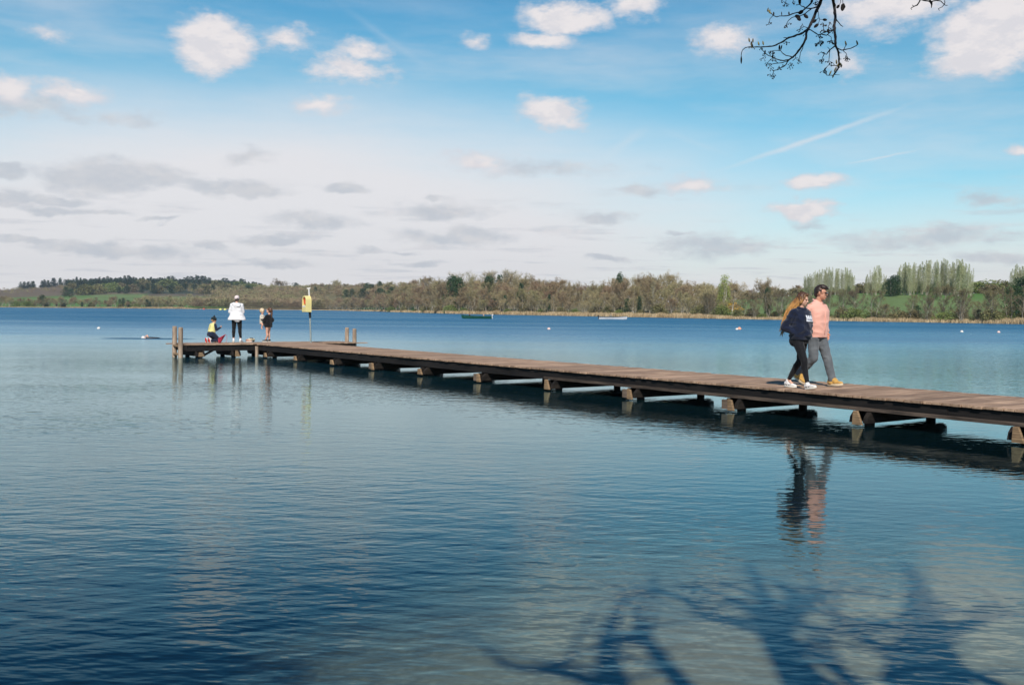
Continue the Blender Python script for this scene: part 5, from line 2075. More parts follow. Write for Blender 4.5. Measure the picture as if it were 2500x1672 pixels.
    for k in range(60):
        a = rnd.uniform(-1, 1)
        x0 = rnd.uniform(-0.09, 0.06)
        b0 = Vector((x0, a * 0.06, 0.10 - abs(a) * 0.02 - abs(x0) * 0.15))
        capsule(mb, T(*b0), T(b0.x + 0.035, b0.y * 1.2, b0.z + 0.018), 0.011, 0.005, 6)
    fuse(mb, 'hair', DARK, Mn, 0.0065, 1, 0.007, (50, 50, 30), 2.0)
    GL = simple_mat('dark_lens', (0.012, 0.010, 0.010), 0.08, 0.0, 4, spec=0.8)
    FR = simple_mat('pale_frame', (0.75, 0.72, 0.68), 0.3)
    gl = bpy.data.objects.new('sunglasses', None)
    COL.objects.link(gl)
    gl.parent = Mn
    for y in (-1, 1):
        mb = MB()
        ring_sphere(mb, T(0.103, 0.034 * y, 0.000), (0.008, 0.029, 0.022), Matrix.Rotation(R(22), 3, 'Z'), 12, 8)
        mb.build('lens', GL, gl, smooth=True)
        mb = MB()
        mb.tube([T(0.098, 0.062 * y, 0.008), T(0.06, 0.078 * y, 0.008), T(0.0, 0.084 * y, 0.004)], 0.0038, 6)
        mb.build('temple', GL, gl)
    mb = MB()
    mb.tube([T(0.112, -0.012, 0.006), T(0.116, 0.0, 0.008), T(0.112, 0.012, 0.006)], 0.004, 6)
    mb.build('bridge', FR, gl)


couple()


def pier_end_people():
    # ---- woman in white seen from behind
    p = unproj(578, 835.6, DK)
    back = math.atan2(1.0, -0.12)
    W = empty('person', (p.x, p.y, DK), back)
    W.scale = (1.045, 1.045, 1.045)
    tag(W, 'woman in long white jacket and pale cap seen from behind on the pier head', 'person')
    mb = MB()
    feet = ((0.0, -0.135, 0.10), (0.02, 0.115, 0.10))
    for an in feet:
        sg = 1 if an[1] > 0 else -1
        hip, kn = (0.0, 0.09 * sg, 0.86), (0.03, 0.105 * sg, 0.48)
        capsule(mb, hip, kn, 0.09, 0.055)
        capsule(mb, kn, (0.01, 0.11 * sg, 0.36), 0.052, 0.053)
        capsule(mb, (0.01, 0.11 * sg, 0.36), an, 0.052, 0.033)
        capsule(mb, an, (an[0] + 0.1, an[1], 0.05), 0.03, 0.025)
    loft(mb, [((0, 0, 0.80), 0.12, 0.16), ((0, 0, 0.9), 0.12, 0.17), ((0, 0, 1.1), 0.10, 0.14), ((0, 0, 1.3), 0.10, 0.16), ((0, 0, 1.4), 0.06, 0.12)])
    capsule(mb, (0, 0, 1.36), (0.02, 0, 1.48), 0.055, 0.05)
    arm = {}
    for sg in (-1, 1):
        sh, el, wp = Vector((0, 0.165 * sg, 1.33)), Vector((0.03, 0.215 * sg if sg < 0 else 0.245, 1.09)), Vector((0.24, 0.12 * sg, 1.18))
        arm[sg] = (sh, el, wp)
        capsule(mb, sh, el, 0.05, 0.04)
        capsule(mb, el, wp, 0.04, 0.028)
        hand(mb, wp, (0.7, -0.5 * sg, 0.2), (0, -sg, 0), (0, 0, 1), 0.8)
    T = head(mb, (0.03, 0.0, 1.555), R(3), R(6), 0.98)
    fuse(mb, 'body', SKIN, W, 0.009, 2)
    eyes(T, W, None, EYE)
    LEG = cloth_mat('black_tights', (0.008, 0.009, 0.010), 0.1, 0.8)
    mb = MB()
    for an in feet:
        sg = 1 if an[1] > 0 else -1
        capsule(mb, (0.0, 0.085 * sg, 0.86), (0.03, 0.105 * sg, 0.48), 0.10, 0.068)
        capsule(mb, (0.03, 0.105 * sg, 0.48), (0.005, 0.11 * sg, 0.36), 0.066, 0.064)
        capsule(mb, (0.005, 0.11 * sg, 0.36), (an[0], an[1], 0.185), 0.062, 0.045)
    fuse(mb, 'leggings', LEG, W, 0.010, 3, 0.006, (14, 14, 14))
    WJ = cloth_mat('white_jacket', (0.82, 0.80, 0.80), 0.03, 0.8, 200, 0.2)
    mb = MB()
    loft(mb, [((0, 0, 0.80), 0.21, 0.325), ((0, 0, 0.84), 0.21, 0.315), ((0, 0, 0.95), 0.185, 0.265), ((0, 0, 1.10), 0.155, 0.205), ((0, 0, 1.25), 0.145, 0.205), ((0, 0, 1.34), 0.12, 0.19), ((0, 0, 1.41), 0.075, 0.12)])
    for sg in (-1, 1):
        sh, el, wp = arm[sg]
        capsule(mb, sh, el, 0.075, 0.062)
        capsule(mb, el, wp, 0.060, 0.045)
    jk = fuse(mb, 'jacket', WJ, W, 0.010, 3, 0.010, (5, 5, 9))
    mb = MB()
    ring_sphere(mb, (-0.115, -0.015, 1.31), (0.065, 0.13, 0.085))
    capsule(mb, (-0.09, -0.11, 1.36), (-0.10, 0.10, 1.375), 0.05, 0.05)
    fuse(mb, 'hood', WJ, jk, 0.010, 3, 0.02, (9, 9, 9))
    mb = MB()
    loft(mb, [((-0.14, -0.04, 0.735), 0.02, 0.06), ((-0.13, -0.03, 0.78), 0.035, 0.12), ((-0.12, -0.02, 0.84), 0.05, 0.15)])
    fuse(mb, 'shirt_tail', WJ, W, 0.01, 2)
    for k, an in enumerate(feet):
        shoe('trainer', (an[0], an[1], 0.10), R(16 if k else -14), 0, W, WHITE_SHOE, WHITE_SOLE, 0.26, 0.10, 0.11, 0.008)
    CAP = cloth_mat('pale_pink_cap', (0.80, 0.66, 0.64), 0.03)
    mb = MB()
    ring_sphere(mb, T(-0.014, 0, 0.040), (0.108, 0.088, 0.092))
    ring_sphere(mb, T(0.10, 0, 0.045), (0.075, 0.07, 0.012))
    fuse(mb, 'cap', CAP, W, 0.009, 2)
    HB = hair_mat('dark_hair', (0.035, 0.018, 0.014))
    mb = MB()
    ring_sphere(mb, T(-0.045, 0, -0.035), (0.062, 0.072, 0.055))
    capsule(mb, T(-0.09, -0.01, 0.01), T(-0.105, -0.045, -0.085), 0.028, 0.022)
    fuse(mb, 'ponytail', HB, W, 0.009, 2, 0.006, (30, 30, 8))

    # ---- girl in black holding a toddler
    p = unproj(654, 834.6, DK)
    G = empty('person', (p.x, p.y, DK), R(160))
    tag(G, 'bare legged girl in a baggy black top holding a blond toddler on the pier head', 'person')
    mb = MB()
    for sg, an in ((-1, (-0.02, -0.055, 0.085)), (1, (0.06, 0.06, 0.085))):
        capsule(mb, (-0.02, 0.07 * sg, 0.64), (0.0, 0.062 * sg, 0.36), 0.072, 0.046)
        capsule(mb, (0.0, 0.062 * sg, 0.36), (-0.015, 0.06 * sg, 0.26), 0.044, 0.043)
        capsule(mb, (-0.015, 0.06 * sg, 0.26), an, 0.042, 0.027)
        capsule(mb, an, (an[0] + 0.09, an[1], 0.04), 0.026, 0.021)
    loft(mb, [((-0.01, 0, 0.6), 0.09, 0.12), ((0, 0, 0.75), 0.08, 0.11), ((-0.03, 0, 0.95), 0.08, 0.12), ((-0.06, 0, 1.04), 0.05, 0.09)])
    capsule(mb, (-0.06, 0, 1.0), (-0.055, 0, 1.11), 0.042, 0.040)
    ga = {}
    for sg in (-1, 1):
        sh, el, wp = Vector((-0.05, 0.12 * sg, 0.99)), Vector((0.03, 0.18 * sg, 0.83)), Vector((0.20, 0.08 * sg, 0.78 + 0.05 * sg))
        ga[sg] = (sh, el, wp)
        capsule(mb, sh, el, 0.038, 0.032)
        capsule(mb, el, wp, 0.031, 0.023)
        hand(mb, wp, (0.5, -0.8 * sg, 0), (-1, 0, 0), (0, 0, 1), 0.6, 0.75)
    T = head(mb, (-0.055, 0.0, 1.20), R(15), R(-22), 0.92)
    fuse(mb, 'body', SKIN, G, 0.008, 2)
    eyes(T, G, None, EYE)
    BK = cloth_mat('black_jersey', (0.010, 0.010, 0.012), 0.1)
    mb = MB()
    loft(mb, [((-0.02, 0, 0.565), 0.125, 0.155), ((-0.01, 0, 0.62), 0.14, 0.17), ((0.0, 0, 0.75), 0.15, 0.18), ((-0.01, 0, 0.88), 0.14, 0.175), ((-0.045, 0, 0.99), 0.10, 0.15), ((-0.06, 0, 1.05), 0.055, 0.08)])
    for sg in (-1, 1):
        sh, el, wp = ga[sg]
        capsule(mb, sh, el, 0.066, 0.072)
        capsule(mb, el, wp, 0.062, 0.045)
    ring_sphere(mb, (-0.10, -0.1, 0.84), (0.10, 0.09, 0.10))
    fuse(mb, 'top', BK, G, 0.010, 3, 0.015, (8, 8, 10))
    BS = simple_mat('black_canvas_shoe', (0.02, 0.02, 0.022), 0.8)
    shoe('trainer', (-0.02, -0.055, 0.095), 0, 0, G, BS, WHITE_SOLE, 0.22, 0.085, 0.075, 0.008)
    shoe('trainer', (0.06, 0.06, 0.095), R(12), 0, G, BS, WHITE_SOLE, 0.22, 0.085, 0.075, 0.008)
    BR = hair_mat('brown_hair', (0.13, 0.055, 0.025))
    mb = MB()
    ring_sphere(mb, T(-0.025, 0, 0.03), (0.103, 0.085, 0.10))
    ring_sphere(mb, T(-0.11, 0, 0.0), (0.045, 0.05, 0.055))
    capsule(mb, T(-0.12, 0, -0.02), (-0.155, -0.02, 1.03), 0.038, 0.034)
    capsule(mb, (-0.155, -0.02, 1.03), (-0.16, -0.03, 0.93), 0.032, 0.014)
    fuse(mb, 'hair', BR, G, 0.008, 2, 0.008, (30, 30, 8))
    # toddler
    q = G.matrix_basis
    pos = Vector((p.x, p.y, DK)) + Matrix.Rotation(R(160), 3, 'Z') @ Vector((0.24, 0.02, 0.60))
    K = empty('person', pos, R(-25))
    tag(K, 'blond toddler in a pale top carried against the chest of the girl in black', 'person')
    mb = MB()
    loft(mb, [((0, 0, 0.10), 0.075, 0.09), ((0, 0, 0.2), 0.08, 0.09), ((0, 0, 0.36), 0.07, 0.09), ((0, 0, 0.44), 0.04, 0.06)])
    capsule(mb, (0, 0, 0.42), (0.0, 0, 0.49), 0.034, 0.034)
    for sg in (-1, 1):
        capsule(mb, (0.0, 0.06 * sg, 0.12), (0.10, 0.11 * sg, 0.06), 0.046, 0.036)
        capsule(mb, (0.10, 0.11 * sg, 0.06), (0.06, 0.12 * sg, -0.08), 0.034, 0.024)
        capsule(mb, (0.06, 0.12 * sg, -0.08), (0.11, 0.12 * sg, -0.10), 0.024, 0.018)
        capsule(mb, (0.0, 0.085 * sg, 0.39), (0.04, 0.125 * sg, 0.29), 0.030, 0.025)
        capsule(mb, (0.04, 0.125 * sg, 0.29), (0.13, 0.09 * sg, 0.30), 0.024, 0.018)
        hand(mb, (0.13, 0.09 * sg, 0.30), (1, -0.3 * sg, 0.1), (0, -sg, 0), (0, 0, 1), 0.7, 0.55)
    T = head(mb, (0.0, 0, 0.565), R(-20), R(5), 0.80)
    fuse(mb, 'body', SKIN, K, 0.0075, 2)
    eyes(T, K, None, EYE)
    mb = MB()
    loft(mb, [((0, 0, 0.08), 0.09, 0.105), ((0, 0, 0.2), 0.095, 0.105), ((0, 0, 0.36), 0.082, 0.105), ((0, 0, 0.44), 0.048, 0.07)])
    for sg in (-1, 1):
        capsule(mb, (0.0, 0.085 * sg, 0.39), (0.04, 0.125 * sg, 0.29), 0.042, 0.038)
        capsule(mb, (0.04, 0.125 * sg, 0.29), (0.11, 0.1 * sg, 0.30), 0.036, 0.028)
    fuse(mb, 'top', cloth_mat('pale_grey_jersey', (0.62, 0.57, 0.47), 0.05), K, 0.009, 2, 0.008, (10, 10, 10))
    mb = MB()
    ring_sphere(mb, (0.03, 0, 0.10), (0.085, 0.115, 0.07))
    fuse(mb, 'shorts', cloth_mat('dark_green_shorts', (0.05, 0.08, 0.07), 0.1), K, 0.009, 2)
    mb = MB()
    ring_sphere(mb, T(-0.024, 0, 0.034), (0.104, 0.086, 0.10))
    fuse(mb, 'hair', hair_mat('blond_hair', (0.74, 0.56, 0.36)), K, 0.008, 2, 0.008, (30, 30, 14))

    # ---- child kneeling with the back to the camera
    p = unproj(517, 836.5, DK)
    C = empty('person', (p.x, p.y, DK), math.atan2(0.75, 0.66))
    tag(C, 'child in yellow vest and dark pointed hat kneeling on the pier head', 'person')
    mb = MB()
    for sg in (-1, 1):
        kn = Vector((0.26, 0.10 * sg, 0.065))
        an = Vector((-0.12, 0.11 * sg, 0.075))
        capsule(mb, (-0.02, 0.08 * sg, 0.34), kn, 0.082, 0.058)
        capsule(mb, kn, (0.08, 0.105 * sg, 0.065), 0.05, 0.052)
        capsule(mb, (0.08, 0.105 * sg, 0.065), an, 0.05, 0.033)
        capsule(mb, an, (-0.17, 0.11 * sg, 0.02), 0.03, 0.025)
    loft(mb, [((-0.02, 0, 0.30), 0.10, 0.13), ((0.0, 0, 0.45), 0.09, 0.12), ((0.05, 0, 0.62), 0.09, 0.135), ((0.06, 0, 0.70), 0.06, 0.10)])
    capsule(mb, (0.06, 0, 0.68), (0.085, 0, 0.77), 0.045, 0.043)
    ca = {}
    for sg in (-1, 1):
        sh, el, wp = Vector((0.05, 0.135 * sg, 0.655)), Vector((0.07 if sg < 0 else 0.02, 0.20 * sg, 0.48)), Vector((0.24, 0.19 * sg, 0.56 if sg < 0 else 0.42))
        ca[sg] = (sh, el, wp)
        capsule(mb, sh, el, 0.042, 0.035)
        capsule(mb, el, wp, 0.034, 0.025)
        hand(mb, wp, (0.8, -0.2 * sg, 0.5), (0, -sg, 0), (0, 0, 1), 0.9, 0.8)
    T = head(mb, (0.095, 0.0, 0.84), R(-8), R(14), 0.92)
    fuse(mb, 'body', SKIN, C, 0.008, 2)
    eyes(T, C, None, EYE)
    NV = cloth_mat('navy_jersey', (0.016, 0.024, 0.055), 0.15)
    mb = MB()
    for sg in (-1, 1):
        kn = Vector((0.26, 0.10 * sg, 0.075))
        capsule(mb, (-0.03, 0.08 * sg, 0.33), kn, 0.105, 0.072)
        capsule(mb, kn, (-0.10, 0.11 * sg, 0.075), 0.068, 0.048)
    loft(mb, [((-0.04, 0, 0.24), 0.12, 0.155), ((-0.03, 0, 0.33), 0.135, 0.16), ((0.0, 0, 0.44), 0.11, 0.13)])
    fuse(mb, 'trousers', NV, C, 0.010, 3, 0.01, (10, 10, 10))
    mb = MB()
    for sg in (-1, 1):
        sh, el, wp = ca[sg]
        capsule(mb, sh, el, 0.058, 0.050)
        capsule(mb, el, wp, 0.048, 0.036)
    loft(mb, [((0.0, 0, 0.45), 0.105, 0.13), ((0.05, 0, 0.62), 0.10, 0.14), ((0.06, 0, 0.71), 0.06, 0.09)])
    fuse(mb, 'jumper', NV, C, 0.010, 3, 0.008, (10, 10, 10))
    YV = cloth_mat('yellow_vest', (0.78, 0.70, 0.28), 0.05, 0.7)
    mb = MB()
    loft(mb, [((-0.01, 0, 0.37), 0.125, 0.155), ((0.01, 0, 0.48), 0.12, 0.15), ((0.045, 0, 0.60), 0.118, 0.165), ((0.055, 0, 0.68), 0.095, 0.165), ((0.06, 0, 0.725), 0.062, 0.085)])
    vest = fuse(mb, 'vest', YV, C, 0.010, 3, 0.008, (8, 8, 12))
    mb = MB()
    mb.tube([(-0.005, -0.02, 0.71), (-0.045, -0.02, 0.66), (-0.075, -0.02, 0.6), (-0.108, -0.02, 0.49)], 0.008, 6)
    mb.build('vest_seam', simple_mat('grey_tape', (0.35, 0.33, 0.25), 0.6), vest)
    RS = simple_mat('red_sole', (0.62, 0.045, 0.03), 0.6, 0.05)
    for sg in (-1, 1):
        A = Vector((-0.145, 0.11 * sg, 0.085))
        shoe('shoe', (-0.10, 0.11 * sg, 0.125), R(4 * sg), R(78), C, WHITE_SHOE, RS, 0.22, 0.095, 0.09, 0.008, thick=0.03)
    mb = MB()
    ring_sphere(mb, T(-0.02, 0, 0.035), (0.110, 0.096, 0.085))
    capsule(mb, T(-0.02, 0, 0.08), T(-0.03, 0, 0.165), 0.062, 0.022)
    fuse(mb, 'hat', cloth_mat('dark_wool', (0.014, 0.024, 0.026), 0.15), C, 0.008, 2, 0.004, (30, 30, 30))
    mb = MB()
    ring_sphere(mb, T(-0.045, 0, -0.02), (0.07, 0.075, 0.06))
    fuse(mb, 'hair', hair_mat('fair_hair', (0.45, 0.26, 0.16)), C, 0.008, 2, 0.006, (30, 30, 8))

    # ---- things lying on the head of the pier
    p = unproj(536, 837.6, DK)
    N = empty('net_bag', (p.x, p.y, DK), R(20))
    N.scale = (0.8, 0.8, 0.8)
    tag(N, 'crimson net bag with a wide tilted opening standing beside the kneeling child', 'net')
    crim = cloth_mat('crimson_mesh', (0.50, 0.045, 0.08), 0.15)
    mb = MB()
    rings = []
    n = 22
    for j, (h, r, sx) in enumerate([(0.0, 0.05, 0), (0.08, 0.085, 0.02), (0.17, 0.12, 0.05), (0.26, 0.15, 0.085), (0.30, 0.165, 0.10)]):
        for k in range(n):
            a = 2 * math.pi * k / n
            w_ = 1 + 0.08 * math.sin(5 * a + j)
            mb.v.append((sx + r * w_ * math.cos(a), r * w_ * 0.7 * math.sin(a), h + 0.10 * math.cos(a) * (h / 0.3)))
    for j in range(4):
        for k in range(n):
            mb.f.append((j * n + k, j * n + (k + 1) % n, (j + 1) * n + (k + 1) % n, (j + 1) * n + k))
    mb.f.append(tuple(reversed(range(n))))
    b = mb.build('net', crim, N, smooth=True)
    so = b.modifiers.new('thick', 'SOLIDIFY')
    so.thickness = 0.006
    mb = MB()
    mb.tube([(0.10 + 0.17 * math.cos(a), 0.12 * math.sin(a), 0.30 + 0.10 * math.cos(a)) for a in [2 * math.pi * k / 20 for k in range(21)]], 0.009, 6)
    mb.build('rim', crim, N)
    mb = MB()
    mb.tube([(0.25, 0.0, 0.40), (0.31, 0.0, 0.36), (0.33, 0.01, 0.24), (0.31, 0.02, 0.10), (0.27, 0.02, 0.02)], 0.007, 6)
    mb.build('cord', crim, N)
    p = unproj(604, 834.8, DK)
    S = empty('sandal_pile', (p.x, p.y, DK), R(10))
    S.name = 'trainer_pair'
    tag(S, 'small pinkish trainers on the boards between the woman in white and girl in black', 'shoes')
    PK = cloth_mat('dusty_pink_canvas', (0.50, 0.27, 0.20), 0.15)
    shoe('shoe', (0, 0.06, 0.095), R(5), 0, S, PK, WHITE_SOLE, 0.23, 0.09, 0.08, 0.009)
    shoe('shoe', (0.03, -0.06, 0.095), R(-8), 0, S, PK, WHITE_SOLE, 0.23, 0.09, 0.08, 0.009)
    p = unproj(613.5, 834.6, DK)
    B = empty('rolled_towel', (p.x, p.y, DK), R(0))
    tag(B, 'small cream and black rolled towel beside the pink trainers', 'towel')
    mb = MB()
    capsule(mb, (-0.05, -0.10, 0.07), (0.05, 0.10, 0.07), 0.07, 0.065)
    fuse(mb, 'cloth', cloth_mat('cream_towel', (0.66, 0.56, 0.36), 0.1), B, 0.008, 2, 0.012, (14, 14, 14))
    mb = MB()
    mb.tube([(-0.085, -0.02, 0.0), (-0.095, -0.02, 0.08), (-0.03, 0.0, 0.15), (0.05, 0.02, 0.14), (0.085, 0.02, 0.0)], 0.016, 8)
    mb.build('strap', BK, B, smooth=True)


pier_end_people()


# ------------------------------------------------------------------ boats, buoys, swimmer
def seated(parent_pos, rz, top_col, label, hat=None):
    P_ = empty('person', parent_pos, rz)
    tag(P_, label, 'person')
    mb = MB()
    loft(mb, [((0, 0, 0.0), 0.11, 0.16), ((0, 0, 0.15), 0.10, 0.14), ((0.03, 0, 0.38), 0.11, 0.18), ((0.03, 0, 0.48), 0.06, 0.13)])
    capsule(mb, (0.03, 0, 0.46), (0.05, 0, 0.56), 0.05, 0.05)
    for sg in (-1, 1):
        capsule(mb, (0.0, 0.09 * sg, 0.05), (0.42, 0.12 * sg, 0.06), 0.08, 0.055)
        capsule(mb, (0.42, 0.12 * sg, 0.06), (0.45, 0.12 * sg, -0.30), 0.05, 0.035)
        capsule(mb, (0.03, 0.18 * sg, 0.42), (0.07, 0.24 * sg, 0.18), 0.05, 0.042)
        capsule(mb, (0.07, 0.24 * sg, 0.18), (0.30, 0.16 * sg, 0.14), 0.04, 0.03)
        hand(mb, (0.30, 0.16 * sg, 0.14), (1, 0, -0.2), (0, 0, -1), (0, -sg, 0), 0.7)
    T = head(mb, (0.06, 0, 0.66), 0, 0, 1.0)
    fuse(mb, 'body', SKIN, P_, 0.015, 1)
    mb = MB()
    loft(mb, [((0, 0, -0.02), 0.15, 0.20), ((0, 0, 0.15), 0.14, 0.18), ((0.03, 0, 0.38), 0.145, 0.22), ((0.03, 0, 0.50), 0.075, 0.12)])
    for sg in (-1, 1):
        capsule(mb, (0.03, 0.18 * sg, 0.42), (0.07, 0.24 * sg, 0.18), 0.07, 0.06)
        capsule(mb, (0.07, 0.24 * sg, 0.18), (0.27, 0.17 * sg, 0.14), 0.058, 0.045)
    fuse(mb, 'jacket', cloth_mat('jacket', top_col, 0.1), P_, 0.018, 2)
    mb = MB()
    ring_sphere(mb, T(-0.02, 0, 0.04), (0.108, 0.092, 0.10))
    fuse(mb, 'hat' if hat else 'hair', cloth_mat('hat_cloth', hat or (0.04, 0.03, 0.02), 0.1), P_, 0.015, 1)
    return P_


def boat(name, pos, rz, L, B, H, hull_m, rim_m, in_m, motor_m, label, bow=0.35, cap_m=None):
    b = empty(name, pos, rz)
    tag(b, label, 'boat')
    n, m = 22, 9
    mb = MB()
    vs = []
    for off, sc in ((0.0, 1.0), (0.035, 0.93)):
        for i in range(n + 1):
            t_ = i / n
            x = -L / 2 + L * t_
            w = B / 2 * (min(1.0, 0.80 + 0.9 * t_) if t_ < 0.4 else (1 - ((t_ - 0.4) / 0.6) ** 2.4) ** 0.75 if t_ < 1 else 0.0)
            w = max(w, 0.012) * sc
            sheer = H * (0.80 + 0.06 * (1 - t_) + bow * max(0, t_ - 0.35) ** 2)
            keel = -0.16 + (0.40 * max(0, t_ - 0.82) / 0.18 * H if t_ > 0.82 else 0) + off
            for j in range(m + 1):
                a = -1 + 2 * j / m
                y = w * math.copysign(abs(a) ** 0.55, a) if a else 0
                z = keel + (sheer - keel) * abs(a) ** 2.2
                vs.append((x + (0.12 * t_ * abs(a) if t_ > .9 else 0) - (off if t_ > .5 else -off), y, z))
    q = (n + 1) * (m + 1)
    fs = []
    for s_ in range(2):
        for i in range(n):
            for j in range(m):
                a = s_ * q + i * (m + 1) + j
                f = (a, a + 1, a + m + 2, a + m + 1)
                fs.append(f if s_ else tuple(reversed(f)))
    for i in range(n):
        for j in (0, m):
            a = i * (m + 1) + j
            fs.append((a, a + m + 1, a + m + 1 + q, a + q))
    fs.append(tuple(range(m + 1)))
    fs.append(tuple(q + k for k in reversed(range(m + 1))))
    mb.add(vs, fs)
    mb.build('hull', hull_m, b, smooth=False)
    for sg, j in ((-1, 0), (1, m)):
        mb = MB()
        mb.tube([Vector(vs[i * (m + 1) + j]) + Vector((0, 0, 0.015)) for i in range(n + 1)], 0.04, 6)
        mb.build('gunwale', rim_m, b)
    for t_ in (0.22, 0.48, 0.74):
        mb = MB()
        x = -L / 2 + L * t_
        w = B / 2 * (1.0 if t_ < .6 else 0.78) * 0.9
        mb.box((x, 0, H * 0.55), (0.13, w, 0.018))
        mb.build('thwart', in_m, b, bevel=0.005)
    mo = MB()
    ring_sphere(mo, (-L / 2 - 0.16, 0, H + 0.17), (0.20, 0.15, 0.17), None, 12, 8)
    mo.box((-L / 2 - 0.13, 0, H * 0.45), (0.06, 0.05, H * 0.75))
    mo.box((-L / 2 - 0.03, 0, H * 0.80), (0.06, 0.09, 0.10))
    mb = mo
    mot = mb.build('outboard_motor', motor_m, b, smooth=False)
    return b


def lake_things():
    p = unproj(1164, 778.0, 0)
    gr = simple_mat('green_hull_paint', (0.010, 0.085, 0.052), 0.45, 0.1, 2, spec=0.5)
    dkg = simple_mat('dark_green_rim', (0.02, 0.06, 0.04), 0.6)
    wood = simple_mat('boat_wood', (0.16, 0.11, 0.08), 0.7)
    whp = simple_mat('white_hull_paint', (0.72, 0.70, 0.70), 0.5, 0.05, 2)
    drk = simple_mat('dark_brown_rim', (0.035, 0.028, 0.025), 0.6)
    gmot = simple_mat('white_motor', (0.7, 0.7, 0.7), 0.4)
    boat('rowing_boat', (p.x, p.y, 0), R(180), 6.2, 1.5, 0.62, gr, dkg, wood, gmot, 'long green open boat with two people aboard and a white outboard motor', 0.9)
    seated((p.x - 1.55, p.y, 0.40), R(0), (0.03, 0.012, 0.014), 'person in dark clothes sitting near the bow of the green boat', (0.02, 0.01, 0.012))
    seated((p.x + 1.45, p.y, 0.30), R(180), (0.55, 0.38, 0.28), 'person in a beige jacket sitting near the motor of the green boat', (0.6, 0.4, 0.3))
    p = unproj(1496, 780.0, 0)
    boat('rowing_boat', (p.x, p.y, 0), R(0), 6.2, 1.5, 0.60, whp, drk, wood, drk, 'white open boat with a dark rim and a dark outboard motor', 1.0)
    seated((p.x - 0.4, p.y, 0.48), R(90), (0.20, 0.19, 0.15), 'person in a grey green coat sitting amidships in the white boat', (0.25, 0.22, 0.17))
    # buoys
    org = simple_mat('orange_buoy', (0.85, 0.42, 0.28), 0.5, 0.06)
    pnk = simple_mat('faded_pink_buoy', (0.85, 0.62, 0.55), 0.5, 0.06)
    wht = simple_mat('white_buoy', (0.85, 0.80, 0.72), 0.5, 0.04)
    ylw = simple_mat('yellow_buoy', (0.80, 0.78, 0.25), 0.5, 0.05)
    red = simple_mat('red_buoy', (0.65, 0.14, 0.10), 0.5, 0.05)
    rope = simple_mat('wet_rope', (0.08, 0.07, 0.05), 0.9)
    L_ = [(241, 803.0, 0.13, wht, 'pale cream mooring buoy alone on the water left of the swimmer', 0.25), (1340, 804.5, 0.16, pnk, 'faded pink mooring buoy between the two rowing boats and the pier', .2),
          (1805, 804.5, 0.22, org, 'large orange and white mooring buoy left of the walking couple', .2), (1799, 805.0, 0.15, wht, 'small white float tied to the large orange buoy', .15),
          (2348, 811.0, 0.16, wht, 'white mooring buoy right of the walking couple, under the long poplar row', .2), (2438, 812.5, 0.165, pnk, 'pale pink mooring buoy nearest the right end of the lake', .2),
          (538.5, 757.3, 0.95, ylw, 'left one of two yellow marker buoys far out beyond the kneeling child', .3), (549.5, 757.3, 0.95, ylw, 'right one of two yellow marker buoys far out beyond the kneeling child', .3),
          (498, 755.8, 0.9, red, 'red marker buoy by the far shore beyond the kneeling child', .3)]
    for px, py, r, m, lab, sink in L_:
        p = unproj(px, py, 0)
        b = empty('buoy', (p.x, p.y, 0), 0)
        tag(b, lab, 'buoy', 'buoys on the lake')
        mb = MB()
        prof = [(r * 0.25, -r * 0.55), (r * 0.8, -r * 0.25), (r, r * 0.1), (r * 1.03, r * 0.3), (r * 0.95, r * 0.55), (r * 0.7, r * 0.95), (r * 0.28, r * 1.2), (r * 0.15, r * 1.25)]
        mb.lathe((0, 0, 0), prof, 16)
        mb.build('float', m, b, smooth=True)
        mb = MB()
        mb.tube([(r * 0.16 * math.cos(a), 0, r * 1.32 + r * 0.16 * math.sin(a)) for a in [2 * math.pi * k / 12 for k in range(13)]], r * 0.05, 6)
        mb.build('ring', rope, b)
        mb = MB()
        mb.tube([(0, 0, -r * 0.5), (0.05, 0, -1.5)], r * 0.05 + 0.005, 6)
        mb.build('mooring_rope', rope, b)
    # swimmer
    S = empty('person', (SWIM.x, SWIM.y, -0.05), R(180))
    tag(S, 'swimmer in a dark wetsuit and pale cap doing front crawl left of the pier head', 'person')
    mb = MB()
    loft_pts = [((-0.75, 0, -0.06), 0.06), ((-0.35, 0, -0.01), 0.095), ((0.0, 0, 0.0), 0.125), ((0.28, 0, 0.02), 0.115)]
    for sg in (-1, 1):
        capsule(mb, (-0.32, 0.08 * sg, -0.01), (-0.72, 0.09 * sg, -0.06 + 0.04 * sg), 0.085, 0.055)
        capsule(mb, (-0.72, 0.09 * sg, -0.06 + 0.04 * sg), (-1.12, 0.08 * sg, -0.05 + 0.05 * sg), 0.052, 0.032)
        capsule(mb, (-1.12, 0.08 * sg, -0.05 + 0.05 * sg), (-1.26, 0.08 * sg, -0.04 + 0.05 * sg), 0.03, 0.02)
        capsule(mb, (0.0, 0.06 * sg, 0.0), (0.24, 0.10 * sg, 0.02), 0.12, 0.10)
        capsule(mb, (0.0, 0.06 * sg, 0.0), (-0.32, 0.06 * sg, 0.0), 0.115, 0.10)
    capsule(mb, (0.26, -0.15, 0.03), (0.38, -0.24, 0.20), 0.055, 0.045)
    capsule(mb, (0.38, -0.24, 0.20), (0.60, -0.22, 0.06), 0.044, 0.03)
    hand(mb, (0.60, -0.22, 0.06), (1, 0, -0.5), (0, 0, -1), (0, 1, 0), 0.2)
    capsule(mb, (0.26, 0.15, 0.0), (0.45, 0.18, -0.18), 0.055, 0.045)
    capsule(mb, (0.45, 0.18, -0.18), (0.35, 0.16, -0.38), 0.044, 0.03)
    capsule(mb, (0.27, 0, 0.03), (0.42, 0, 0.05), 0.055, 0.05)
    T = head(mb, (0.50, 0.0, 0.045), 0, R(55), 1.0)
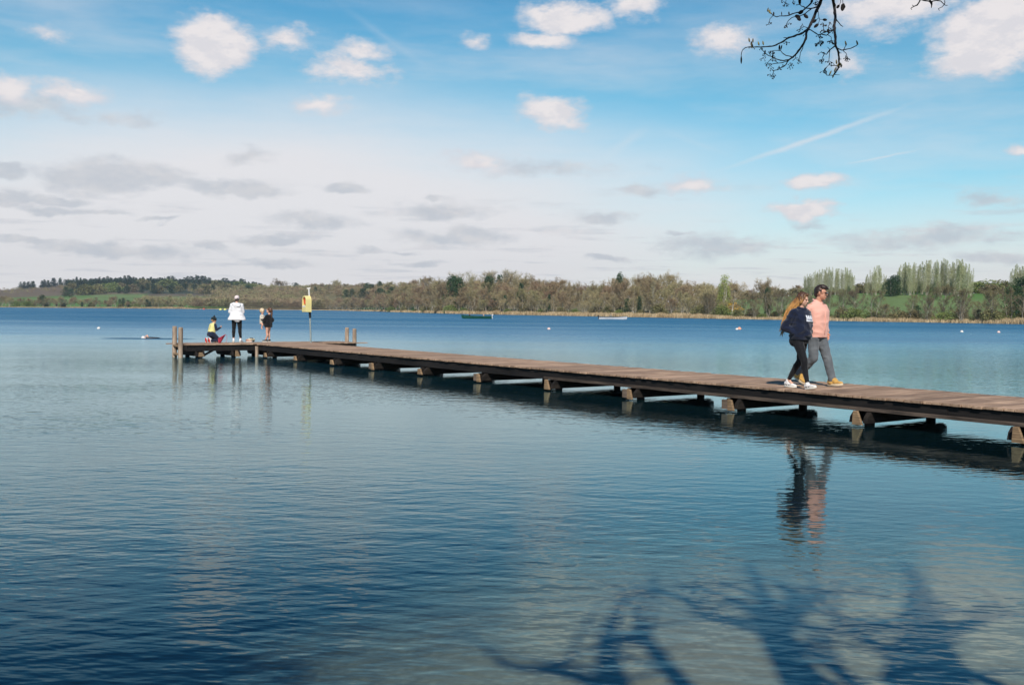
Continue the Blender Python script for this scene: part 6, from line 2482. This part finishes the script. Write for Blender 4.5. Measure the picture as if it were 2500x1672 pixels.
    fuse(mb, 'body', SKIN, S, 0.01, 2)
    mb = MB()
    for sg in (-1, 1):
        capsule(mb, (-0.32, 0.08 * sg, -0.01), (-0.72, 0.09 * sg, -0.06 + 0.04 * sg), 0.098, 0.065)
        capsule(mb, (-0.72, 0.09 * sg, -0.06 + 0.04 * sg), (-1.08, 0.08 * sg, -0.05 + 0.05 * sg), 0.062, 0.042)
        capsule(mb, (0.0, 0.06 * sg, 0.0), (0.24, 0.10 * sg, 0.02), 0.135, 0.11)
        capsule(mb, (0.0, 0.06 * sg, 0.0), (-0.32, 0.06 * sg, 0.0), 0.13, 0.11)
    fuse(mb, 'wetsuit', simple_mat('black_neoprene', (0.012, 0.015, 0.018), 0.35, 0.1, spec=0.5), S, 0.012, 2)
    mb = MB()
    ring_sphere(mb, T(-0.016, 0, 0.035), (0.108, 0.088, 0.10))
    fuse(mb, 'swim_cap', simple_mat('pale_cap', (0.82, 0.76, 0.72), 0.4), S, 0.01, 1)


lake_things()
# ------------------------------------------------------------------ the alder on the near bank
def alder():
    rnd = random.Random(21)
    A = empty('alder_tree', (2.35, -1.3, 0.35))
    tag(A, 'bare near alder whose drooping twigs with cones and catkins hang into the sky', 'tree')
    bark = new_mat('alder_bark')
    t = NT(bark.node_tree)
    out = t.node('ShaderNodeOutputMaterial')
    b = t.node('ShaderNodeBsdfPrincipled')
    g = t.node('ShaderNodeNewGeometry')
    n = t.noise(t.vmath('MULTIPLY', g.outputs['Position'], (1, 1, 0.4)), 26, 5, 0.65)
    t._in(b.inputs['Base Color'], t.mix(t.smooth(n, 0.35, 0.65), (0.022, 0.020, 0.018), (0.085, 0.075, 0.060)))
    b.inputs['Roughness'].default_value = 0.9
    bp = t.node('ShaderNodeBump')
    bp.inputs['Distance'].default_value = 0.004
    t._in(bp.inputs['Height'], n)
    t.l.new(bp.outputs[0], b.inputs['Normal'])
    t.l.new(b.outputs[0], out.inputs['Surface'])
    twig = simple_mat('dark_twig', (0.030, 0.024, 0.022), 0.8, 0.3, 60)
    bud = simple_mat('opening_bud', (0.25, 0.20, 0.06), 0.7, 0.3, 60, col2=(0.06, 0.05, 0.03))
    cone_m = simple_mat('old_cone', (0.018, 0.013, 0.011), 0.9, 0.3, 80)
    base = Vector(A.location)

    def loc(p):
        return Vector(p) - base

    # --- crown overhead: branches whose shadows fall on the lake bed. Points are given as they fall
    # on the bed (photo crop coordinates) and carried up along the sun's direction to the tree.
    def shp(cx, cy, yplane):
        px, py = 1200 + cx / 1.804, 1330 + cy / 1.804
        q = unproj(px, py, -0.30)
        s = (q.y - yplane) / -sunv.y
        return q + sunv * s
    limbs = [
        ([(1905, 640), (1900, 500), (1890, 400), (1880, 300), (1875, 200), (1870, 110), (1850, 20)], [.20, .17, .12, .09, .07, .055, .04], -1.3, 'T1'),
        ([(1960, 470), (2060, 560), (2250, 640)], [.05, .045, .05], -1.1, None),
        ([(1960, 420), (2040, 385), (2180, 330), (2345, 320), (2500, 300)], [.07, .055, .045, .04, .03], -1.0, None),
        ([(1830, 505), (1700, 450), (1560, 400), (1400, 372), (1300, 350)], [.05, .045, .04, .035, .03], -1.2, None),
        ([(1900, 330), (2000, 300), (2100, 310), (2200, 260)], [.05, .04, .03, .02], -1.4, None),
        ([(1780, 520), (1690, 440), (1580, 380), (1490, 300), (1430, 240)], [.035, .035, .03, .025, .02], -1.5, None),
        ([(1385, 640), (1330, 540), (1270, 440), (1235, 370), (1210, 290), (1180, 200), (1150, 90), (1150, 30)], [.11, .10, .10, .09, .055, .045, .035, .025], -1.6, 'T2'),
        ([(1490, 640), (1390, 560), (1310, 450), (1260, 390)], [.06, .055, .05, .05], -1.6, None),
        ([(1640, 640), (1520, 550), (1400, 465), (1300, 420)], [.045, .045, .04, .04], -1.7, None),
        ([(1250, 375), (1120, 350), (1020, 335), (920, 312), (870, 255), (790, 225), (730, 190), (700, 130)], [.05, .045, .04, .035, .03, .03, .028, .02], -1.6, None),
        ([(1230, 350), (1150, 290), (1060, 255), (960, 200), (830, 170)], [.06, .05, .045, .035, .02], -1.5, None),
        ([(1260, 370), (1330, 300), (1330, 230), (1250, 170)], [.08, .07, .05, .03], -1.6, None),
        ([(1300, 340), (1420, 250), (1500, 220), (1650, 235), (1750, 250)], [.06, .05, .04, .035, .02], -1.5, None),
        ([(860, 640), (800, 570), (730, 490), (690, 430), (660, 370), (640, 320)], [.055, .05, .045, .04, .03, .02], -1.9, 'T3'),
        ([(700, 440), (620, 425), (560, 400), (500, 350)], [.03, .03, .025, .02], -1.9, None),
        ([(560, 640), (530, 560), (510, 470), (520, 370), (560, 270), (580, 180)], [.075, .07, .06, .05, .035, .02], -2.1, 'T4'),
        ([(520, 640), (450, 590), (360, 545), (240, 515), (120, 500), (20, 470)], [.05, .05, .045, .04, .03, .02], -2.1, None),
        ([(1900, 470), (1800, 380), (1740, 360), (1650, 370)], [.05, .05, .04, .03], -1.3, None),
    ]
    heads = {}
    top = []
    for pts, rad, yp, key in limbs:
        P_ = [shp(x, y, yp + rnd.uniform(-0.05, 0.05)) for x, y in pts]
        if key:
            heads[key] = (P_[0], rad[0], P_[0] - P_[1])
            top.append(P_)
        mb = MB()
        mb.tube([loc(q) for q in P_], [v * 1.2 for v in rad], 8)
        mb.build('branch', bark, A, smooth=True)
        # side twigs high in the crown
        mb = MB()
        for i in range(len(P_) - 1):
            for k in range(1):
                q = P_[i].lerp(P_[i + 1], rnd.random())
                d = Vector((rnd.uniform(-1, 1), rnd.uniform(-0.5, 0.5), rnd.uniform(0.2, 1)))
                tw = limb(rnd, q, d, rnd.uniform(0.5, 1.3), 4, 0.03, 0.2)
                mb.tube([loc(v) for v in tw], [0.026, 0.022, 0.017, 0.012, 0.006], 5, False)
        mb.build('twigs', twig, A)
    # stems down to the ground
    foot = Vector((2.35, -1.3, 0.0))
    t1 = heads['T1'][0]
    mb = MB()
    mb.tube([loc(foot), loc(foot + Vector((0, 0, 0.6))), loc(Vector((t1.x * 0.4 + foot.x * 0.6, -1.3, 2.4))), loc(t1)], [.34, .27, .22, .20], 14)
    mb.build('trunk', bark, A, smooth=True)
    t2 = heads['T2'][0]
    mb = MB()
    mb.tube([loc(foot + Vector((-0.1, 0, 0.3))), loc(foot + Vector((-0.35, -0.15, 2.0))), loc(Vector((t2.x + 0.15, t2.y, t2.z - 1.2))), loc(t2)], [.20, .15, .12, .11], 12)
    mb.build('trunk', bark, A, smooth=True)
    t3, t4 = heads['T3'][0], heads['T4'][0]
    mb = MB()
    f2 = foot + Vector((-0.35, -0.15, 1.6))
    mb.tube([loc(f2), loc(Vector((1.2, -2.0, 3.4))), loc(Vector((t3.x + 0.05, t3.y, t3.z - 0.6))), loc(t3)], [.11, .085, .065, .055], 10)
    mb.build('trunk', bark, A, smooth=True)
    mb = MB()
    mb.tube([loc(f2), loc(Vector((1.0, -2.1, 3.0))), loc(Vector((t4.x + 0.2, t4.y, t4.z - 0.9))), loc(t4)], [.12, .10, .085, .075], 10)
    mb.build('trunk', bark, A, smooth=True)

    # --- the twigs that hang into the view
    def wp(px, py):
        d = ray(px, py)
        dist = 4.15 + 0.22 * math.sin(px * 0.021 + 0.5) + 0.18 * math.sin(py * 0.035 + 1.0)
        return Vector((0, 0, CAM_H)) + d * dist

    def C1(x, y):
        return 1780 + x / 6.897, y / 6.897

    def C2(x, y):
        return 2200 + x / 14.65, y / 14.65
    UPX = 4.15 / F_PX            # metres per photo pixel at that distance

    class Tw:
        pass
    branches = MB()

    def stroke(pts, w0, w1, cf=C1, mb=branches, knots=True, k=6.897):
        P3 = []
        raw = [cf(x, y) for x, y in pts]
        # subdivide with a little natural kink
        dense = []
        for i in range(len(raw) - 1):
            a, b_ = raw[i], raw[i + 1]
            L_ = math.hypot(b_[0] - a[0], b_[1] - a[1])
            m = max(1, int(L_ / 5))
            for j in range(m):
                f = j / m
                jit = 0.45 if j else 0
                dense.append((a[0] + (b_[0] - a[0]) * f + rnd.gauss(0, jit), a[1] + (b_[1] - a[1]) * f + rnd.gauss(0, jit)))
        dense.append(raw[-1])
        n_ = len(dense)
        P3 = [loc(wp(*q)) for q in dense]
        rr = []
        for i in range(n_):
            w = (w0 + (w1 - w0) * i / max(1, n_ - 1)) / k * UPX / 2 * 1.22
            if knots and i % 3 == 0:
                w *= 1.22
            rr.append(w)
        mb.tube(P3, rr, 7)
        return dense

    big = MB()
    A_main = stroke([(1620, -260), (1590, -120), (1530, 60), (1490, 150), (1440, 260), (1390, 370), (1340, 480), (1310, 520)], 44, 30, mb=big)
    B_main = stroke([(1700, -260), (1740, -60), (1760, 60), (1780, 180), (1790, 300), (1775, 400), (1775, 520), (1790, 620), (1790, 770)], 40, 26, mb=big)
    # join both to a limb that runs back over the camera to the trunk
    pa, pb = wp(*C1(1620, -260)), wp(*C1(1700, -260))
    j = (pa + pb) / 2 + Vector((0.08, -0.1, 0.55))
    trunkpt = heads['T1'][0].lerp(Vector((t1.x * 0.4 + foot.x * 0.6, -1.3, 2.4)), 0.35)
    big.tube([loc(trunkpt), loc(trunkpt + Vector((0.3, 1.0, 1.0))), loc(j + Vector((0.35, -1.6, 0.75))), loc(j + Vector((0.1, -0.5, 0.35))), loc(j)], [.06, .045, .03, .016, .010], 8)
    big.tube([loc(j), loc((j + pa) / 2 + Vector((-0.02, 0, 0.03))), loc(pa)], [.008, .0065, .0055], 7)
    big.tube([loc(j), loc((j + pb) / 2 + Vector((0.02, 0, 0.03))), loc(pb)], [.008, .0062, .005], 7)
    big.build('hanging_branch', twig, A, smooth=True)
    S_ = stroke
    ends = []

    def E(l):
        ends.append((l[-1], l[-2]))
        return l
    E(S_([(1310, 510), (1220, 570), (1110, 610), (1000, 640), (900, 710), (760, 775), (640, 790), (500, 795), (380, 798)], 24, 12))
    S_([(380, 798), (350, 790), (270, 810), (225, 850), (205, 920), (205, 960)], 11, 8)
    S_([(400, 790), (390, 750), (370, 700)], 12, 10)
    S_([(1310, 520), (1300, 620), (1260, 730), (1200, 820), (1140, 900), (1070, 970), (1010, 1010)], 27, 19)
    E(S_([(1010, 1010), (960, 1090), (890, 1140), (820, 1180), (760, 1190), (735, 1250)], 15, 9))
    E(S_([(1010, 1010), (920, 1025), (830, 1010), (740, 970), (660, 940), (600, 890), (540, 830), (535, 790)], 15, 8))
    E(S_([(1000, 1020), (900, 1060), (820, 1070), (720, 1085), (690, 1070)], 12, 8))
    E(S_([(820, 1065), (750, 1020), (690, 1015), (640, 1070)], 9, 6))
    E(S_([(1050, 960), (960, 940), (900, 900), (870, 860), (760, 855), (700, 870)], 12, 7))
    S_([(1260, 740), (1240, 820), (1200, 890), (1190, 960), (1180, 1040)], 10, 6)
    S_([(1140, 900), (1120, 950), (1120, 990)], 8, 5)
    S_([(1000, 650), (950, 640), (920, 640)], 12, 8)
    E(S_([(1340, 500), (1420, 540), (1500, 590), (1550, 580), (1640, 600), (1690, 560), (1750, 515)], 12, 10))
    S_([(1490, 115), (1440, 135), (1370, 150), (1290, 145), (1220, 110), (1190, 80), (1130, 90)], 18, 8)
    S_([(1420, -60), (1380, 60), (1340, 100), (1270, 160), (1200, 210), (1130, 220), (1060, 240), (1010, 265), (900, 275), (800, 290), (740, 265)], 20, 10)
    E(S_([(740, 265), (690, 320), (680, 360)], 9, 6))
    S_([(740, 265), (700, 215)], 9, 8)
    E(S_([(1380, 160), (1290, 230), (1230, 260), (1150, 280), (1060, 300), (1000, 350), (970, 400)], 13, 8))
    S_([(1500, 190), (1510, 290), (1525, 330), (1600, 335)], 7, 5)
    S_([(1525, 330), (1500, 400)], 6, 5)
    S_([(1510, 310), (1460, 345)], 6, 5)
    S_([(1340, 480), (1270, 455), (1220, 470), (1200, 490)], 9, 6)
    S_([(1250, 450), (1230, 400)], 6, 5)
    S_([(1790, 770), (1830, 850), (1850, 960), (1855, 1080), (1830, 1170), (1770, 1260)], 24, 17)
    S_([(1795, 320), (1850, 390), (1880, 430), (1920, 455)], 14, 7)
    E(S_([(1775, 500), (1690, 520), (1600, 550), (1520, 590)], 14, 9))
    E(S_([(1600, 540), (1590, 450), (1580, 390)], 8, 6))
    E(S_([(1690, 520), (1670, 450), (1710, 380)], 8, 6))
    S_([(1740, 470), (1750, 420)], 7, 6)
    E(S_([(1660, 590), (1720, 630), (1720, 690)], 8, 6))
    E(S_([(1540, 590), (1530, 660), (1520, 720)], 8, 6))
    E(S_([(1780, 780), (1700, 840), (1640, 920), (1580, 900), (1555, 880)], 15, 8))
    E(S_([(1600, 920), (1570, 980), (1570, 1010)], 9, 6))
    E(S_([(1700, 840), (1690, 930), (1680, 1030)], 9, 6))
    S_([(1700, 850), (1680, 820), (1660, 800)], 7, 6)
    S_([(1810, 810), (1900, 850), (2000, 830), (2090, 800), (2150, 770), (2160, 730)], 13, 9)
    E(S_([(1920, 850), (1970, 900), (1990, 980)], 9, 6))
    S_([(1930, 840), (1960, 780), (1970, 740)], 8, 7)
    S_([(1850, 890), (1890, 900)], 7, 6)
    S_([(1850, 1000), (1890, 1000)], 7, 6)
    S_([(1850, 1110), (1760, 1110), (1680, 1095), (1640, 1140), (1600, 1200)], 10, 7)
    E(S_([(1640, 1140), (1610, 1160), (1590, 1210)], 9, 8))
    S_([(1640, 1200), (1640, 1270), (1760, 1280)], 8, 9)
    S_([(1850, 1150), (1890, 1110), (1910, 1100)], 8, 6)
    S_([(1800, 1230), (1810, 1170), (1800, 1120)], 8, 6)
    S_([(1780, 1260), (1860, 1265)], 7, 5)
    S_([(1870, -90), (1880, 50), (1850, 90)], 8, 6)
    S_([(1900, -90), (1915, 30), (1915, 80)], 8, 6)
    S_([(850, -100), (880, 0), (890, 20)], 7, 6)
    E(S_([(940, -120), (965, -10), (950, 50)], 7, 6))
    E(S_([(1060, -120), (1080, -20), (1080, 20)], 7, 6))
    E(S_([(1440, -60), (1470, 0), (1460, 40)], 7, 6))
    branches.build('twigs', twig, A, smooth=True)
    far = MB()
    S_([(650, -160), (700, -30), (640, 100), (580, 190), (460, 240), (370, 290), (350, 310), (380, 360)], 42, 12, C2, far, True, 14.65)
    S_([(455, 240), (400, 195)], 20, 16, C2, far, False, 14.65)
    S_([(600, -120), (720, -10), (900, 40), (1050, 85), (1250, 30), (1420, 50), (1540, 170), (1470, 260), (1330, 325), (1370, 390)], 42, 12, C2, far, True, 14.65)
    S_([(1540, 180), (1620, 210), (1660, 200)], 18, 14, C2, far, False, 14.65)
    S_([(1550, 160), (1570, 90), (1540, 40), (1575, 20)], 22, 12, C2, far, False, 14.65)
    S_([(1070, 80), (1095, 180), (1080, 300)], 60, 14, C2, far, True, 14.65)
    S_([(1010, -60), (1050, 60)], 40, 40, C2, far, True, 14.65)
    S_([(1270, -80), (1290, 20)], 36, 30, C2, far, True, 14.65)
    pf = wp(*C2(620, -140))
    far.tube([loc(pf), loc(pf + Vector((-0.1, -0.3, 0.4))), loc(j + Vector((0.35, -1.6, 0.75)))], [.005, .010, .022], 7)
    far.build('twigs', twig, A, smooth=True)
    # little clusters of male catkin stubs at the ends
    cl = MB()
    budm = MB()
    spots = [C1(*q) for q in ((980, 400), (960, 430), (1010, 390), (680, 380), (735, 1260), (700, 1250), (745, 1290), (590, 900), (600, 940), (575, 980), (1030, 1060), (1050, 1090), (1020, 1130), (1520, 700), (1540, 690), (1500, 720),
                              (1720, 680), (1700, 700), (1740, 690), (960, 700), (975, 720), (700, 860), (730, 860), (690, 1110), (700, 1150), (1590, 1190), (1610, 1160), (1990, 990), (1960, 940), (1970, 960), (1570, 1000), (1590, 990), (1680, 1030), (1720, 1060),
                              (1590, 400), (1640, 420), (1560, 510), (1600, 500), (1700, 480), (890, 10), (950, 60), (1080, 30), (1450, 40), (1490, 20), (1540, 610), (1280, 580), (650, 1060), (740, 930), (740, 990), (840, 1140), (900, 1090), (1120, 980), (1190, 1030), (1230, 420), (1200, 480))]
    spots += [e[0] for e in ends]
    for sx, sy in spots:
        for k in range(rnd.choice((2, 3, 3, 4))):
            a = rnd.uniform(0.25, 2.9)
            L_ = rnd.uniform(3.5, 8.5)
            ex, ey = sx + math.cos(a) * L_, sy + math.sin(a) * L_
            mx_, my_ = (sx + ex) / 2 + rnd.gauss(0, 1), (sy + ey) / 2 + rnd.gauss(0, 1)
            cl.tube([loc(wp(sx, sy)), loc(wp(mx_, my_)), loc(wp(ex, ey))], [0.00085, 0.00075, 0.0008], 5)
            p3 = loc(wp(ex, ey))
            dv = (p3 - loc(wp(mx_, my_))).normalized()
            budm.tube([p3 - dv * 0.001, p3 + dv * 0.002, p3 + dv * 0.0045, p3 + dv * 0.0065], [0.0009, 0.0020, 0.0018, 0.0006], 6)
    cl.build('sprays', twig, A)
    budm.build('leaves_or_buds', twig, A, smooth=True)  # bud tips of the catkin stubs, not leaves
    gb = MB()
    for q in ((340, 690), (400, 700), (375, 760), (385, 795), (500, 750), (575, 740), (1810, 1060), (1830, 1105), (1870, 1090), (1780, 1190), (1700, 1240), (1750, 1290), (2160, 735), (1968, 745), (1890, 1115), (680, 205), (650, 180)):
        sx, sy = C1(*q)
        p3 = loc(wp(sx, sy))
        dv = Vector((rnd.uniform(-.5, .5), 0, 1)).normalized()
        gb.tube([p3 - dv * 0.006, p3, p3 + dv * 0.006, p3 + dv * 0.012], [0.0012, 0.0032, 0.0028, 0.0006], 7)
    gb.build('leaves_or_buds', bud, A, smooth=True)  # opening buds along the twigs, not leaves
    # catkins and cones, each its own part

    def spindle(name, a, b_, w, m=cone_m, cf=C1):
        p, q = loc(wp(*cf(*a))), loc(wp(*cf(*b_)))
        r_ = w / 6.897 * UPX / 2
        mb = MB()
        n_ = 10
        pts, rr = [], []
        for i in range(n_ + 1):
            f = i / n_
            pts.append(p.lerp(q, f))
            rr.append(r_ * (math.sin(math.pi * (0.08 + 0.86 * f)) ** 0.6) * (1.0 if i % 2 else 0.86))
        mb.tube(pts, rr, 9)
        mb.build(name, m, A, smooth=False)
    spindle('catkin', (205, 955), (205, 1075), 30)
    spindle('catkin', (1185, -40), (1192, 85), 48)
    spindle('catkin', (650, 172), (712, 240), 30, bud)
    spindle('catkin', (750, 210), (752, 262), 28)
    spindle('catkin', (882, 205), (888, 268), 17)
    spindle('catkin', (1005, 205), (1012, 262), 26)
    spindle('catkin', (850, 765), (845, 850), 30)
    spindle('catkin', (890, 765), (868, 850), 22)
    spindle('catkin', (842, 1115), (840, 1175), 20)
    spindle('catkin', (608, 850), (600, 925), 26)
    spindle('catkin', (735, 910), (738, 990), 22)
    for a, b_, w in (((1175, 235), (1245, 185), 62), ((1120, 270), (1190, 300), 60), ((1150, 300), (1200, 345), 55), ((1265, 255), (1325, 305), 52), ((1580, 335), (1645, 342), 42),
                     ((1500, 410), (1435, 465), 46), ((1465, 340), (1410, 385), 44), ((1852, 95), (1815, 140), 46), ((1925, 70), (1905, 185), 70), ((1900, 90), (1945, 130), 60), ((1400, 5), (1385, 50), 40), ((1660, 500), (1680, 560), 40)):
        spindle('cone', a, b_, w)


alder()

# ------------------------------------------------------------------ air over the lake
def haze():
    mb = MB()
    mb.box((0, 900, 44), (1900, 1100, 48))
    m = new_mat('air')
    t = NT(m.node_tree)
    out = t.node('ShaderNodeOutputMaterial')
    pv = t.node('ShaderNodeVolumePrincipled')
    pv.inputs['Color'].default_value = (0.80, 0.88, 1.0, 1)
    pv.inputs['Density'].default_value = 0.00012
    pv.inputs['Anisotropy'].default_value = 0.2
    t.l.new(pv.outputs[0], out.inputs['Volume'])
    o = mb.build('haze', m)
    tag(o, 'thin spring haze over the lake', 'haze', kind='stuff')


haze()
